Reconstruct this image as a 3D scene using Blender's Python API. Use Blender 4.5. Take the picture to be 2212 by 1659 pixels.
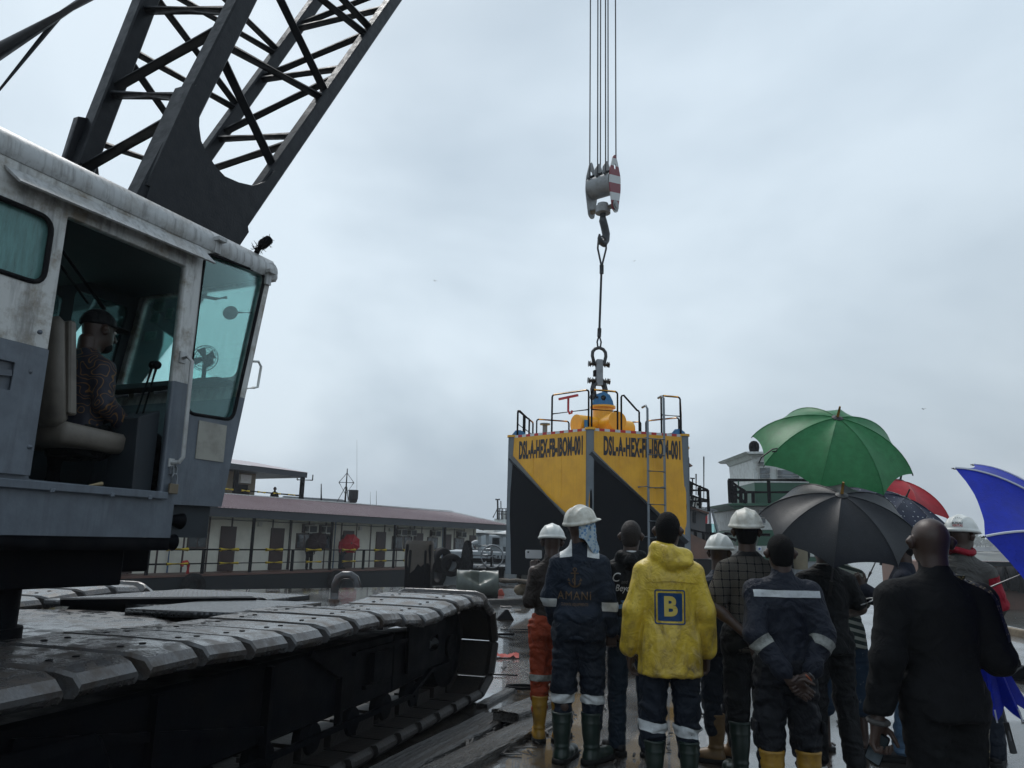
import bpy, bmesh, math, random
import numpy as np
from mathutils import Vector, Matrix, noise as mnoise
from mathutils.bvhtree import BVHTree
for _o in list(bpy.data.objects): bpy.data.objects.remove(_o)
SC = bpy.context.scene
COL = SC.collection
random.seed(7)
# ------------------------------------------------------------------ camera
FPX = 1652.0                      # focal length in 2212-px-wide picture units
PITCH = math.atan((1170 - 829.5) / FPX); ROLL = 0.025
CAM = np.array([0.0, 0.0, 1.6])
_fw = np.array([0, math.cos(PITCH), math.sin(PITCH)]); _rt = np.array([1.0, 0, 0]); _up = np.array([0, -math.sin(PITCH), math.cos(PITCH)])
_r2 = math.cos(ROLL) * _rt + math.sin(ROLL) * _up
_u2 = math.cos(ROLL) * _up - math.sin(ROLL) * _rt
cam_d = bpy.data.cameras.new('camera'); cam = bpy.data.objects.new('camera', cam_d); COL.objects.link(cam)
cam_d.sensor_width = 36; cam_d.lens = 36 * FPX / 2212; cam_d.clip_start = 0.05; cam_d.clip_end = 6000
cam.matrix_world = Matrix(((_r2[0], _u2[0], -_fw[0], 0), (_r2[1], _u2[1], -_fw[1], 0), (_r2[2], _u2[2], -_fw[2], 1.6), (0, 0, 0, 1)))
SC.camera = cam
# ------------------------------------------------------------------ world: rainy overcast sky
wd = bpy.data.worlds.new('World'); SC.world = wd; wd.use_nodes = True
nt = wd.node_tree; nt.nodes.clear()
SUN_EL, SUN_AZ = math.radians(58), math.radians(-25)
def wn(t, **k):
    n = nt.nodes.new(t)
    for a, b in k.items(): setattr(n, a, b)
    return n
w_out = wn('ShaderNodeOutputWorld'); w_bg = wn('ShaderNodeBackground'); w_bg.inputs[1].default_value = 0.1
w_sky = wn('ShaderNodeTexSky', sky_type='NISHITA'); w_sky.sun_disc = False
w_sky.sun_elevation = SUN_EL; w_sky.sun_rotation = SUN_AZ; w_sky.air_density = 2.0; w_sky.dust_density = 4.0
w_tc = wn('ShaderNodeTexCoord'); w_sep = wn('ShaderNodeSeparateXYZ'); nt.links.new(w_tc.outputs['Generated'], w_sep.inputs[0])
w_abs = wn('ShaderNodeMath', operation='ABSOLUTE'); nt.links.new(w_sep.outputs[2], w_abs.inputs[0])
w_add = wn('ShaderNodeMath', operation='ADD'); w_add.inputs[1].default_value = 0.42; nt.links.new(w_abs.outputs[0], w_add.inputs[0])
w_dx = wn('ShaderNodeMath', operation='DIVIDE'); w_dy = wn('ShaderNodeMath', operation='DIVIDE')
nt.links.new(w_sep.outputs[0], w_dx.inputs[0]); nt.links.new(w_add.outputs[0], w_dx.inputs[1])
nt.links.new(w_sep.outputs[1], w_dy.inputs[0]); nt.links.new(w_add.outputs[0], w_dy.inputs[1])
w_cmb = wn('ShaderNodeCombineXYZ'); nt.links.new(w_dx.outputs[0], w_cmb.inputs[0]); nt.links.new(w_dy.outputs[0], w_cmb.inputs[1]); w_cmb.inputs[2].default_value = 3.7
w_n1 = wn('ShaderNodeTexNoise'); w_n1.inputs['Scale'].default_value = 1.15; w_n1.inputs['Detail'].default_value = 5; w_n1.inputs['Roughness'].default_value = 0.5; w_n1.inputs['Distortion'].default_value = 0.3
nt.links.new(w_cmb.outputs[0], w_n1.inputs['Vector'])
w_rp = wn('ShaderNodeValToRGB'); nt.links.new(w_n1.outputs[0], w_rp.inputs[0])
w_rp.color_ramp.elements[0].position = 0.36; w_rp.color_ramp.elements[0].color = (0.33, 0.41, 0.49, 1)
w_rp.color_ramp.elements[1].position = 0.62; w_rp.color_ramp.elements[1].color = (0.545, 0.632, 0.708, 1)
w_mul = wn('ShaderNodeVectorMath', operation='SCALE'); w_mul.inputs['Scale'].default_value = 10.0; nt.links.new(w_rp.outputs[0], w_mul.inputs[0])
w_mix = wn('ShaderNodeMixRGB'); w_mix.inputs[0].default_value = 0.94
w_gx = wn('ShaderNodeMapRange'); w_gx.interpolation_type = 'SMOOTHSTEP'; w_gx.inputs[1].default_value = 0.05; w_gx.inputs[2].default_value = 0.8; w_gx.inputs[3].default_value = 1.0; w_gx.inputs[4].default_value = 0.60; nt.links.new(w_sep.outputs[0], w_gx.inputs[0])
w_gz = wn('ShaderNodeMapRange'); w_gz.inputs[1].default_value = 0.0; w_gz.inputs[2].default_value = 0.55; w_gz.inputs[3].default_value = 1.0; w_gz.inputs[4].default_value = 0.0; nt.links.new(w_abs.outputs[0], w_gz.inputs[0])
w_gm = wn('ShaderNodeMix'); nt.links.new(w_gz.outputs[0], w_gm.inputs[0]); w_gm.inputs[2].default_value = 1.0; nt.links.new(w_gx.outputs[0], w_gm.inputs[3])
w_sc = wn('ShaderNodeMath', operation='MULTIPLY'); w_sc.inputs[1].default_value = 10.0; nt.links.new(w_gm.outputs[0], w_sc.inputs[0]); nt.links.new(w_sc.outputs[0], w_mul.inputs['Scale'])
nt.links.new(w_sky.outputs[0], w_mix.inputs[1]); nt.links.new(w_mul.outputs[0], w_mix.inputs[2])
nt.links.new(w_mix.outputs[0], w_bg.inputs[0]); nt.links.new(w_bg.outputs[0], w_out.inputs[0])
# ------------------------------------------------------------------ sun behind cloud
sl = bpy.data.lights.new('sun', 'SUN'); sl.energy = 1.5; sl.angle = math.radians(25); sl.color = (1, 0.98, 0.95)
so = bpy.data.objects.new('sun', sl); COL.objects.link(so)
_sd = Vector((math.sin(SUN_AZ) * math.cos(SUN_EL), math.cos(SUN_AZ) * math.cos(SUN_EL), math.sin(SUN_EL)))
so.rotation_euler = _sd.to_track_quat('Z', 'Y').to_euler(); so.location = (0, 0, 40)
SC.view_settings.view_transform = 'Standard'; SC.view_settings.look = 'None'; SC.view_settings.gamma = 1.0
SC.view_settings.exposure = 0.45; SC.view_settings.use_curve_mapping = False
SC.cycles.max_bounces = 6; SC.cycles.transparent_max_bounces = 12; SC.cycles.glossy_bounces = 4; SC.cycles.diffuse_bounces = 3
SC.cycles.volume_bounces = 0
# ------------------------------------------------------------------ helpers
def ray(x, y): return _fw * FPX + (x - 1106) * _r2 - (y - 829.5) * _u2
def gz(x, y, z=0.0):
    d = ray(x, y); return Vector(CAM + d * ((z - 1.6) / d[2]))
def at(x, y, Y):
    d = ray(x, y); return Vector(CAM + d * (Y / d[1]))
def V3(*a): return Vector(a)
def tag(o, label=None, cat=None, group=None, kind=None):
    if label: o['label'] = label
    if cat: o['category'] = cat
    if group: o['group'] = group
    if kind: o['kind'] = kind
    return o
def empty(name, loc=(0, 0, 0), rz=0.0, label=None, cat=None, group=None):
    o = bpy.data.objects.new(name, None); COL.objects.link(o); o.empty_display_size = 0.2
    o.location = loc; o.rotation_euler = (0, 0, rz)
    return tag(o, label, cat, group)
def link(name, me, mat=None, parent=None):
    o = bpy.data.objects.new(name, me); COL.objects.link(o)
    if mat is not None and not me.materials:
        for m in (mat if isinstance(mat, (list, tuple)) else [mat]): me.materials.append(m)
    if parent is not None: o.parent = parent
    return o
def copy_tree(o, parent=None):
    c = o.copy(); COL.objects.link(c); c.parent = parent
    for ch in list(o.children): copy_tree(ch, c)
    return c
def frame(d, upv=None):
    d = Vector(d).normalized(); u = Vector(upv) if upv is not None else (Vector((0, 0, 1)) if abs(d.z) < 0.95 else Vector((0, 1, 0)))
    a = d.cross(u).normalized(); b = a.cross(d).normalized(); return d, a, b
class MB:
    def __init__(s, M=None): s.v = []; s.f = []; s.mi = []; s.M = M; s.cur = 0
    def pt(s, p):
        p = Vector(p)
        if s.M is not None: p = s.M @ p
        s.v.append(p); return len(s.v) - 1
    def face(s, idx): s.f.append(tuple(idx)); s.mi.append(s.cur)
    def poly(s, pts): s.face([s.pt(p) for p in pts])
    def hexa(s, P):
        i = [s.pt(p) for p in P]
        for q in ((0, 3, 2, 1), (4, 5, 6, 7), (0, 1, 5, 4), (1, 2, 6, 5), (2, 3, 7, 6), (3, 0, 4, 7)): s.face([i[k] for k in q])
        return s
    def box(s, x0, x1, y0, y1, z0, z1):
        return s.hexa([(x0, y0, z0), (x1, y0, z0), (x1, y1, z0), (x0, y1, z0), (x0, y0, z1), (x1, y0, z1), (x1, y1, z1), (x0, y1, z1)])
    def beam(s, p0, p1, w, h, upv=None, w1=None, h1=None):
        p0 = Vector(p0); p1 = Vector(p1); d, a, b = frame(p1 - p0, upv); w1 = w if w1 is None else w1; h1 = h if h1 is None else h1
        return s.hexa([p0 - a * w / 2 - b * h / 2, p0 + a * w / 2 - b * h / 2, p1 + a * w1 / 2 - b * h1 / 2, p1 - a * w1 / 2 - b * h1 / 2,
                       p0 - a * w / 2 + b * h / 2, p0 + a * w / 2 + b * h / 2, p1 + a * w1 / 2 + b * h1 / 2, p1 - a * w1 / 2 + b * h1 / 2])
    def tube(s, p0, p1, r, r1=None, n=8, cap=True): return s.path([p0, p1], r, n, r1=r1, cap=cap)
    def path(s, pts, r, n=8, r1=None, cap=True, closed=False, radii=None):
        pts = [Vector(p) for p in pts]; m = len(pts); rings = []; prev = None
        for k, p in enumerate(pts):
            if closed: d = pts[(k + 1) % m] - pts[k - 1]
            else: d = (pts[min(k + 1, m - 1)] - pts[max(k - 1, 0)])
            d = d.normalized() if d.length > 1e-9 else Vector((0, 0, 1))
            if prev is None: _, a, b = frame(d)
            else:
                a = prev - d * prev.dot(d); a = a.normalized() if a.length > 1e-6 else frame(d)[1]; b = d.cross(a)
            prev = a
            rr = radii[k] if radii else (r if r1 is None else r + (r1 - r) * k / (m - 1))
            rings.append([s.pt(p + (a * math.cos(2 * math.pi * j / n) + b * math.sin(2 * math.pi * j / n)) * rr) for j in range(n)])
        for k in range(m if closed else m - 1):
            A, B = rings[k], rings[(k + 1) % m]
            for j in range(n): s.face((A[j], A[(j + 1) % n], B[(j + 1) % n], B[j]))
        if cap and not closed: s.face(rings[0][::-1]); s.face(rings[-1])
        return s
    def lathe(s, prof, o=(0, 0, 0), ax=(0, 0, 1), n=24, a0=0.0, a1=2 * math.pi, sx=1.0):
        o = Vector(o); d, a, b = frame(ax); full = abs(a1 - a0 - 2 * math.pi) < 1e-6; m = n if full else n + 1; rings = []
        for (r, h) in prof: rings.append([s.pt(o + d * h + (a * math.cos(a0 + (a1 - a0) * j / n) * sx + b * math.sin(a0 + (a1 - a0) * j / n)) * r) for j in range(m)])
        for k in range(len(prof) - 1):
            for j in range(n): s.face((rings[k][j], rings[k][(j + 1) % m], rings[k + 1][(j + 1) % m], rings[k + 1][j]))
        return s
    def torus(s, c, ax, R, r, n=24, m=8, sq=1.0):
        d, a, b = frame(ax); c = Vector(c)
        return s.path([c + (a * math.cos(2 * math.pi * k / n) + b * math.sin(2 * math.pi * k / n) * sq) * R for k in range(n)], r, m, closed=True)
    def sphere(s, c, r, n=10, m=7):
        c = Vector(c); r = (r, r, r) if not isinstance(r, (tuple, list)) else r; rings = []
        for i in range(1, m):
            th = math.pi * i / m
            rings.append([s.pt(c + Vector((r[0] * math.sin(th) * math.cos(2 * math.pi * j / n), r[1] * math.sin(th) * math.sin(2 * math.pi * j / n), r[2] * math.cos(th)))) for j in range(n)])
        t = s.pt(c + Vector((0, 0, r[2]))); b = s.pt(c - Vector((0, 0, r[2])))
        for j in range(n):
            s.face((t, rings[0][j], rings[0][(j + 1) % n])); s.face((b, rings[-1][(j + 1) % n], rings[-1][j]))
            for k in range(m - 2): s.face((rings[k][j], rings[k + 1][j], rings[k + 1][(j + 1) % n], rings[k][(j + 1) % n]))
        return s
    def mesh(s, name, smooth=None, bevel=0.0):
        me = bpy.data.meshes.new(name); me.from_pydata([tuple(p) for p in s.v], [], s.f)
        if any(s.mi): me.polygons.foreach_set('material_index', s.mi)
        bm = bmesh.new(); bm.from_mesh(me)
        bmesh.ops.recalc_face_normals(bm, faces=bm.faces)
        if bevel > 0:
            ed = [e for e in bm.edges if len(e.link_faces) == 2 and e.calc_face_angle(0) > 0.6]
            bmesh.ops.bevel(bm, geom=ed, offset=bevel, segments=1, affect='EDGES', clamp_overlap=True)
        bm.to_mesh(me); bm.free()
        if smooth is not None:
            me.polygons.foreach_set('use_smooth', [True] * len(me.polygons))
            if smooth < 3: me.set_sharp_from_angle(angle=smooth)
        me.update(); return me
    def build(s, name, mat, parent=None, smooth=None, bevel=0.0): return link(name, s.mesh(name, smooth, bevel), mat, parent)
def plate(outline, t, holes=(), M=None, name='plate', bevel=0.0):
    """flat plate cut from a 2-D outline (with holes), thickness t centred on its plane, placed by matrix M; returns a mesh"""
    cu = bpy.data.curves.new(name, 'CURVE'); cu.dimensions = '2D'; cu.fill_mode = 'BOTH'; cu.extrude = t / 2
    for loop in [outline] + list(holes):
        sp = cu.splines.new('POLY'); sp.points.add(len(loop) - 1); sp.use_cyclic_u = True
        for k, p in enumerate(loop): sp.points[k].co = (p[0], p[1], 0, 1)
    ob = bpy.data.objects.new(name, cu); me = bpy.data.meshes.new_from_object(ob)
    bpy.data.objects.remove(ob); bpy.data.curves.remove(cu)
    bm = bmesh.new(); bm.from_mesh(me); bmesh.ops.remove_doubles(bm, verts=bm.verts, dist=1e-5); bmesh.ops.recalc_face_normals(bm, faces=bm.faces)
    bm.to_mesh(me); bm.free()
    if M is not None: me.transform(M)
    me.name = name; return me
def rrect(x0, x1, y0, y1, r, n=5):
    P = []
    for cx, cy, a in ((x1 - r, y1 - r, 0), (x0 + r, y1 - r, 90), (x0 + r, y0 + r, 180), (x1 - r, y0 + r, 270)):
        for k in range(n + 1):
            t = math.radians(a + 90 * k / n); P.append((cx + r * math.cos(t), cy + r * math.sin(t)))
    return P
def rpoly(P, r, n=5):
    out = []; m = len(P)
    for k in range(m):
        p = Vector(P[k]); a = (Vector(P[k - 1]) - p); b = (Vector(P[(k + 1) % m]) - p); rr = min(r, a.length * .45, b.length * .45)
        p0 = p + a.normalized() * rr; p1 = p + b.normalized() * rr
        for j in range(n + 1):
            t = j / n; out.append(tuple(p0 * (1 - t) ** 2 + p * 2 * t * (1 - t) + p1 * t * t))
    return out
def axes(o, ex, ey):
    ex = Vector(ex).normalized(); ey = Vector(ey).normalized(); ez = ex.cross(ey); o = Vector(o)
    return Matrix(((ex.x, ey.x, ez.x, o.x), (ex.y, ey.y, ez.y, o.y), (ex.z, ey.z, ez.z, o.z), (0, 0, 0, 1)))
def text_mesh(s, size=1.0, bold=0.0, sx=1.0, ext=0.0, shear=0.0, sub=0.0, spacing=1.0):
    cu = bpy.data.curves.new('lettering', 'FONT'); cu.body = s; cu.size = size; cu.offset = bold; cu.extrude = ext; cu.shear = shear
    cu.align_x = 'CENTER'; cu.align_y = 'CENTER'; cu.space_character = spacing; cu.resolution_u = 4
    ob = bpy.data.objects.new('lettering', cu); me = bpy.data.meshes.new_from_object(ob); bpy.data.objects.remove(ob); bpy.data.curves.remove(cu)
    me.transform(Matrix.Diagonal((sx, 1, 1, 1))); me.name = 'lettering'
    return me
def lerp(a, b, t): return a + (b - a) * t
# ------------------------------------------------------------------ materials
MATS = {}
def mat(name, col, rough=0.6, metal=0.0, dirt=None, damt=0.5, dscale=3.0, dlo=0.45, dhi=0.7, bump=0.0, bscale=40.0, spec=0.5, streak=0.0, fold=0.0,
        dirt2=None, d2scale=12.0, d2amt=0.3, rvar=0.0, coat=0.0, sheen=0.0, vary=0.0, stretch=None):
    if name in MATS: return MATS[name]
    m = bpy.data.materials.new(name); m.use_nodes = True; t = m.node_tree; b = t.nodes['Principled BSDF']
    b.inputs['Roughness'].default_value = rough; b.inputs['Metallic'].default_value = metal
    b.inputs['Specular IOR Level'].default_value = spec; b.inputs['Coat Weight'].default_value = coat; b.inputs['Sheen Weight'].default_value = sheen
    b.inputs['Coat Roughness'].default_value = 0.1
    def N(k, **kw):
        n = t.nodes.new(k)
        for a, v in kw.items(): setattr(n, a, v)
        return n
    tc = N('ShaderNodeTexCoord'); src = tc.outputs['Object']
    if stretch:
        mp = N('ShaderNodeMapping'); mp.inputs['Scale'].default_value = stretch; t.links.new(src, mp.inputs[0]); src = mp.outputs[0]
    cur = None
    def rgb(c):
        n = N('ShaderNodeRGB'); n.outputs[0].default_value = (*c, 1); return n.outputs[0]
    cur = rgb(col)
    def layer(cur, dcol, scale, lo, hi, amt, vec=None, det=6):
        nz = N('ShaderNodeTexNoise'); nz.inputs['Scale'].default_value = scale; nz.inputs['Detail'].default_value = det; nz.inputs['Roughness'].default_value = 0.62
        t.links.new(vec or src, nz.inputs['Vector'])
        mr = N('ShaderNodeMapRange'); mr.inputs[1].default_value = lo; mr.inputs[2].default_value = hi; mr.inputs[3].default_value = 0; mr.inputs[4].default_value = amt
        t.links.new(nz.outputs[0], mr.inputs[0])
        mx = N('ShaderNodeMixRGB'); t.links.new(mr.outputs[0], mx.inputs[0]); t.links.new(cur, mx.inputs[1]); mx.inputs[2].default_value = (*dcol, 1)
        return mx.outputs[0], mr.outputs[0]
    last = None
    if dirt: cur, last = layer(cur, dirt, dscale, dlo, dhi, damt)
    if dirt2: cur, last = layer(cur, dirt2, d2scale, 0.5, 0.75, d2amt)
    if streak > 0:
        mp = N('ShaderNodeMapping'); mp.inputs['Scale'].default_value = (14, 14, 0.7); t.links.new(tc.outputs['Object'], mp.inputs[0])
        cur, _ = layer(cur, dirt or tuple(c * .3 for c in col), 2.2, 0.48, 0.72, streak, mp.outputs[0])
    if vary > 0:
        oi = N('ShaderNodeObjectInfo'); mr = N('ShaderNodeMapRange'); mr.inputs[3].default_value = 1 - vary; mr.inputs[4].default_value = 1 + vary
        t.links.new(oi.outputs['Random'], mr.inputs[0]); hs = N('ShaderNodeHueSaturation'); t.links.new(mr.outputs[0], hs.inputs['Value']); t.links.new(cur, hs.inputs['Color']); cur = hs.outputs[0]
    t.links.new(cur, b.inputs['Base Color'])
    if rvar > 0:
        nz = N('ShaderNodeTexNoise'); nz.inputs['Scale'].default_value = dscale * 1.7; nz.inputs['Detail'].default_value = 5; t.links.new(src, nz.inputs['Vector'])
        mr = N('ShaderNodeMapRange'); mr.inputs[1].default_value = 0.35; mr.inputs[2].default_value = 0.65; mr.inputs[3].default_value = max(rough - rvar, 0.04); mr.inputs[4].default_value = rough + rvar
        t.links.new(nz.outputs[0], mr.inputs[0]); t.links.new(mr.outputs[0], b.inputs['Roughness'])
    if bump > 0:
        nz = N('ShaderNodeTexNoise'); nz.inputs['Scale'].default_value = bscale; nz.inputs['Detail'].default_value = 5; t.links.new(src, nz.inputs['Vector'])
        bp = N('ShaderNodeBump'); bp.inputs['Strength'].default_value = bump; bp.inputs['Distance'].default_value = 0.02; t.links.new(nz.outputs[0], bp.inputs['Height']); t.links.new(bp.outputs[0], b.inputs['Normal'])
    if fold > 0:
        nz = N('ShaderNodeTexNoise'); nz.inputs['Scale'].default_value = 6.5; nz.inputs['Detail'].default_value = 2.5; nz.inputs['Distortion'].default_value = 1.3; t.links.new(tc.outputs['Object'], nz.inputs['Vector'])
        ab = N('ShaderNodeMath', operation='SUBTRACT'); t.links.new(nz.outputs[0], ab.inputs[0]); ab.inputs[1].default_value = .5; a2 = N('ShaderNodeMath', operation='ABSOLUTE'); t.links.new(ab.outputs[0], a2.inputs[0])
        bq = N('ShaderNodeBump'); bq.invert = True; bq.inputs['Strength'].default_value = fold; bq.inputs['Distance'].default_value = 0.10; t.links.new(a2.outputs[0], bq.inputs['Height'])
        if b.inputs['Normal'].links: t.links.new(b.inputs['Normal'].links[0].from_socket, bq.inputs['Normal'])
        t.links.new(bq.outputs[0], b.inputs['Normal'])
    MATS[name] = m; return m
def new_mat(name):
    m = bpy.data.materials.new(name); m.use_nodes = True; t = m.node_tree; b = t.nodes['Principled BSDF']
    def N(k, **kw):
        n = t.nodes.new(k)
        for a, v in kw.items():
            if a.startswith('i_'): n.inputs[a[2:].replace('_', ' ')].default_value = v
            else: setattr(n, a, v)
        return n
    MATS[name] = m; return m, t, b, N
def glass(name, tint, refl=0.10, rough=0.03, op=0.0, opcol=(0.3, 0.35, 0.35)):
    m = bpy.data.materials.new(name); m.use_nodes = True; t = m.node_tree; t.nodes.clear()
    o = t.nodes.new('ShaderNodeOutputMaterial'); tr = t.nodes.new('ShaderNodeBsdfTransparent'); tr.inputs[0].default_value = (*tint, 1)
    gl = t.nodes.new('ShaderNodeBsdfGlossy'); gl.inputs['Roughness'].default_value = rough; gl.inputs[0].default_value = (.9, 1, 1, 1)
    fr = t.nodes.new('ShaderNodeLayerWeight'); fr.inputs[0].default_value = 0.25
    mr = t.nodes.new('ShaderNodeMapRange'); mr.inputs[3].default_value = refl; mr.inputs[4].default_value = min(1, refl + .6); t.links.new(fr.outputs['Fresnel'], mr.inputs[0])
    mx = t.nodes.new('ShaderNodeMixShader'); t.links.new(mr.outputs[0], mx.inputs[0]); t.links.new(tr.outputs[0], mx.inputs[1]); t.links.new(gl.outputs[0], mx.inputs[2])
    last = mx.outputs[0]
    if op > 0:
        df = t.nodes.new('ShaderNodeBsdfDiffuse'); df.inputs[0].default_value = (*opcol, 1)
        tc = t.nodes.new('ShaderNodeTexCoord'); mp = t.nodes.new('ShaderNodeMapping'); mp.inputs['Scale'].default_value = (9, 9, 1.6); t.links.new(tc.outputs['Object'], mp.inputs[0]); nz = t.nodes.new('ShaderNodeTexNoise'); nz.inputs['Scale'].default_value = 3; nz.inputs['Detail'].default_value = 8; nz.inputs['Roughness'].default_value = .75; t.links.new(mp.outputs[0], nz.inputs['Vector'])
        m2 = t.nodes.new('ShaderNodeMapRange'); m2.inputs[1].default_value = .3; m2.inputs[2].default_value = .75; m2.inputs[3].default_value = op * .4; m2.inputs[4].default_value = op * 1.5; t.links.new(nz.outputs[0], m2.inputs[0])
        mx2 = t.nodes.new('ShaderNodeMixShader'); t.links.new(m2.outputs[0], mx2.inputs[0]); t.links.new(last, mx2.inputs[1]); t.links.new(df.outputs[0], mx2.inputs[2]); last = mx2.outputs[0]
    t.links.new(last, o.inputs[0]); MATS[name] = m; return m
# common paints
M_BLACK = mat('black_steel_paint', (0.0035, 0.0042, 0.006), 0.55, spec=.03, dirt=(0.008, 0.0065, 0.006), damt=0.6, dscale=4, bump=0.15, bscale=60, rvar=0.12)
M_DARK = mat('dark_grey_paint', (0.007, 0.0085, 0.0115), 0.42, spec=.2, dirt=(0.016, 0.018, 0.021), damt=0.5, dscale=7, bump=0.12, bscale=50, rvar=0.1)
M_RUBBER = mat('tyre_rubber', (0.009, 0.009, 0.0105), 0.6, spec=.05, dirt=(0.03, 0.028, 0.026), damt=0.4, dscale=9, bump=0.3, bscale=50)
M_RUST = mat('rusty_steel', (0.07, 0.035, 0.022), 0.6, dirt=(0.02, 0.016, 0.014), damt=0.8, dscale=6, bump=0.3, bscale=45)
M_WHITE = mat('white_paint', (0.62, 0.64, 0.62), 0.45, dirt=(0.25, 0.22, 0.18), damt=0.5, dscale=4, streak=0.3)
M_YEL = mat('yellow_paint', (0.72, 0.52, 0.02), 0.4, dirt=(0.3, 0.2, 0.03), damt=0.4, dscale=8)
M_REDP = mat('red_paint', (0.5, 0.015, 0.02), 0.4, dirt=(0.2, 0.02, 0.02), damt=0.4, dscale=6)
M_STEEL = mat('galvanised_steel', (0.22, 0.235, 0.25), 0.4, metal=0.6, dirt=(0.1, 0.1, 0.1), damt=0.6, dscale=7)
M_ROPE = mat('wire_rope', (0.02, 0.021, 0.024), 0.5, metal=0.4)
M_WOOD = mat('wet_wood', (0.075, 0.07, 0.062), 0.4, dirt=(0.02, 0.018, 0.016), damt=0.8, dscale=5, bump=0.6, bscale=22, stretch=(3, .5, 3), rvar=.15)
# ------------------------------------------------------------------ setting: wet deck, river, far shore
m, t, b, N = new_mat('wet_deck')
tc = N('ShaderNodeTexCoord'); S = tc.outputs['Object']; L = t.links.new
n1 = N('ShaderNodeTexNoise', i_Scale=0.55, i_Detail=6, i_Roughness=0.6, i_Distortion=0.4); L(S, n1.inputs['Vector'])
n2 = N('ShaderNodeTexNoise', i_Scale=15.0, i_Detail=6, i_Roughness=0.7); L(S, n2.inputs['Vector'])
n3 = N('ShaderNodeTexNoise', i_Scale=42.0, i_Detail=4, i_Roughness=0.6); L(S, n3.inputs['Vector'])
n4 = N('ShaderNodeTexNoise', i_Scale=2.3, i_Detail=5, i_Roughness=0.6); L(S, n4.inputs['Vector'])
pud = N('ShaderNodeMapRange', i_From_Min=0.42, i_From_Max=0.54); L(n1.outputs[0], pud.inputs[0])       # 1 = standing water
c1 = N('ShaderNodeValToRGB'); L(n4.outputs[0], c1.inputs[0])
c1.color_ramp.elements[0].position = .3; c1.color_ramp.elements[0].color = (0.014, 0.012, 0.010, 1); c1.color_ramp.elements[1].position = .72; c1.color_ramp.elements[1].color = (0.085, 0.072, 0.06, 1)
e = c1.color_ramp.elements.new(.5); e.color = (0.04, 0.034, 0.029, 1)
c2 = N('ShaderNodeMixRGB', blend_type='MULTIPLY'); c2.inputs[0].default_value = .55; L(c1.outputs[0], c2.inputs[1]); L(n2.outputs[0], c2.inputs[2]); L(c2.outputs[0], b.inputs['Base Color'])
rg = N('ShaderNodeMapRange', i_To_Min=0.09, i_To_Max=0.03); L(pud.outputs[0], rg.inputs[0]); L(rg.outputs[0], b.inputs['Roughness'])
b.inputs['Specular IOR Level'].default_value = 1.0; b.inputs['Coat Weight'].default_value = .6; b.inputs['Coat Roughness'].default_value = .05
hs = N('ShaderNodeMath', operation='MULTIPLY_ADD'); L(n2.outputs[0], hs.inputs[0]); hs.inputs[1].default_value = 0.8; L(n3.outputs[0], hs.inputs[2])
st = N('ShaderNodeMapRange', i_To_Min=0.5, i_To_Max=0.08); L(pud.outputs[0], st.inputs[0])
bp = N('ShaderNodeBump'); bp.inputs['Distance'].default_value = 0.035; L(st.outputs[0], bp.inputs['Strength']); L(hs.outputs[0], bp.inputs['Height'])
wv = N('ShaderNodeTexNoise', i_Scale=5.5, i_Detail=3, i_Roughness=0.5); mpw = N('ShaderNodeMapping'); mpw.inputs['Scale'].default_value = (1, 2.2, 1); L(S, mpw.inputs[0]); L(mpw.outputs[0], wv.inputs['Vector'])
bp2 = N('ShaderNodeBump'); bp2.inputs['Distance'].default_value = 0.02; bp2.inputs['Strength'].default_value = 0.16; L(wv.outputs[0], bp2.inputs['Height']); L(bp.outputs[0], bp2.inputs['Normal']); L(bp2.outputs[0], b.inputs['Normal'])
M_DECK = m
edge = [(-45, 8), (-12, 21), (-6.2, 25.0), (-3.2, 27.2), (-0.8, 30.4), (8, 30.6), (13.6, 30.5), (11.0, 15.5), (9.2, 5), (7.6, -8)]
mb = MB(); outl = [(-45, -8)] + edge
tp = [mb.pt((x, y, 0)) for x, y in outl]; bt = [mb.pt((x, y, -2.0)) for x, y in outl]
mb.face(tp)
for k in range(len(tp)): mb.face((tp[k], bt[k], bt[(k + 1) % len(tp)], tp[(k + 1) % len(tp)]))
tag(mb.build('ground', M_DECK), kind='structure')
m, t, b, N = new_mat('river_water'); L = t.links.new
b.inputs['Base Color'].default_value = (0.055, 0.065, 0.062, 1); b.inputs['Roughness'].default_value = 0.08; b.inputs['Specular IOR Level'].default_value = 0.6
tc = N('ShaderNodeTexCoord'); mp = N('ShaderNodeMapping'); mp.inputs['Scale'].default_value = (0.5, 1.3, 1); L(tc.outputs['Object'], mp.inputs[0])
n1 = N('ShaderNodeTexNoise', i_Scale=1.6, i_Detail=5, i_Roughness=0.55); L(mp.outputs[0], n1.inputs['Vector'])
bp = N('ShaderNodeBump', i_Strength=0.35, i_Distance=0.15); L(n1.outputs[0], bp.inputs['Height']); L(bp.outputs[0], b.inputs['Normal'])
mb = MB(); mb.poly([(-3000, -300, -1.25), (3000, -300, -1.25), (3000, 4500, -1.25), (-3000, 4500, -1.25)])
tag(mb.build('water', m), kind='structure')
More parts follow.
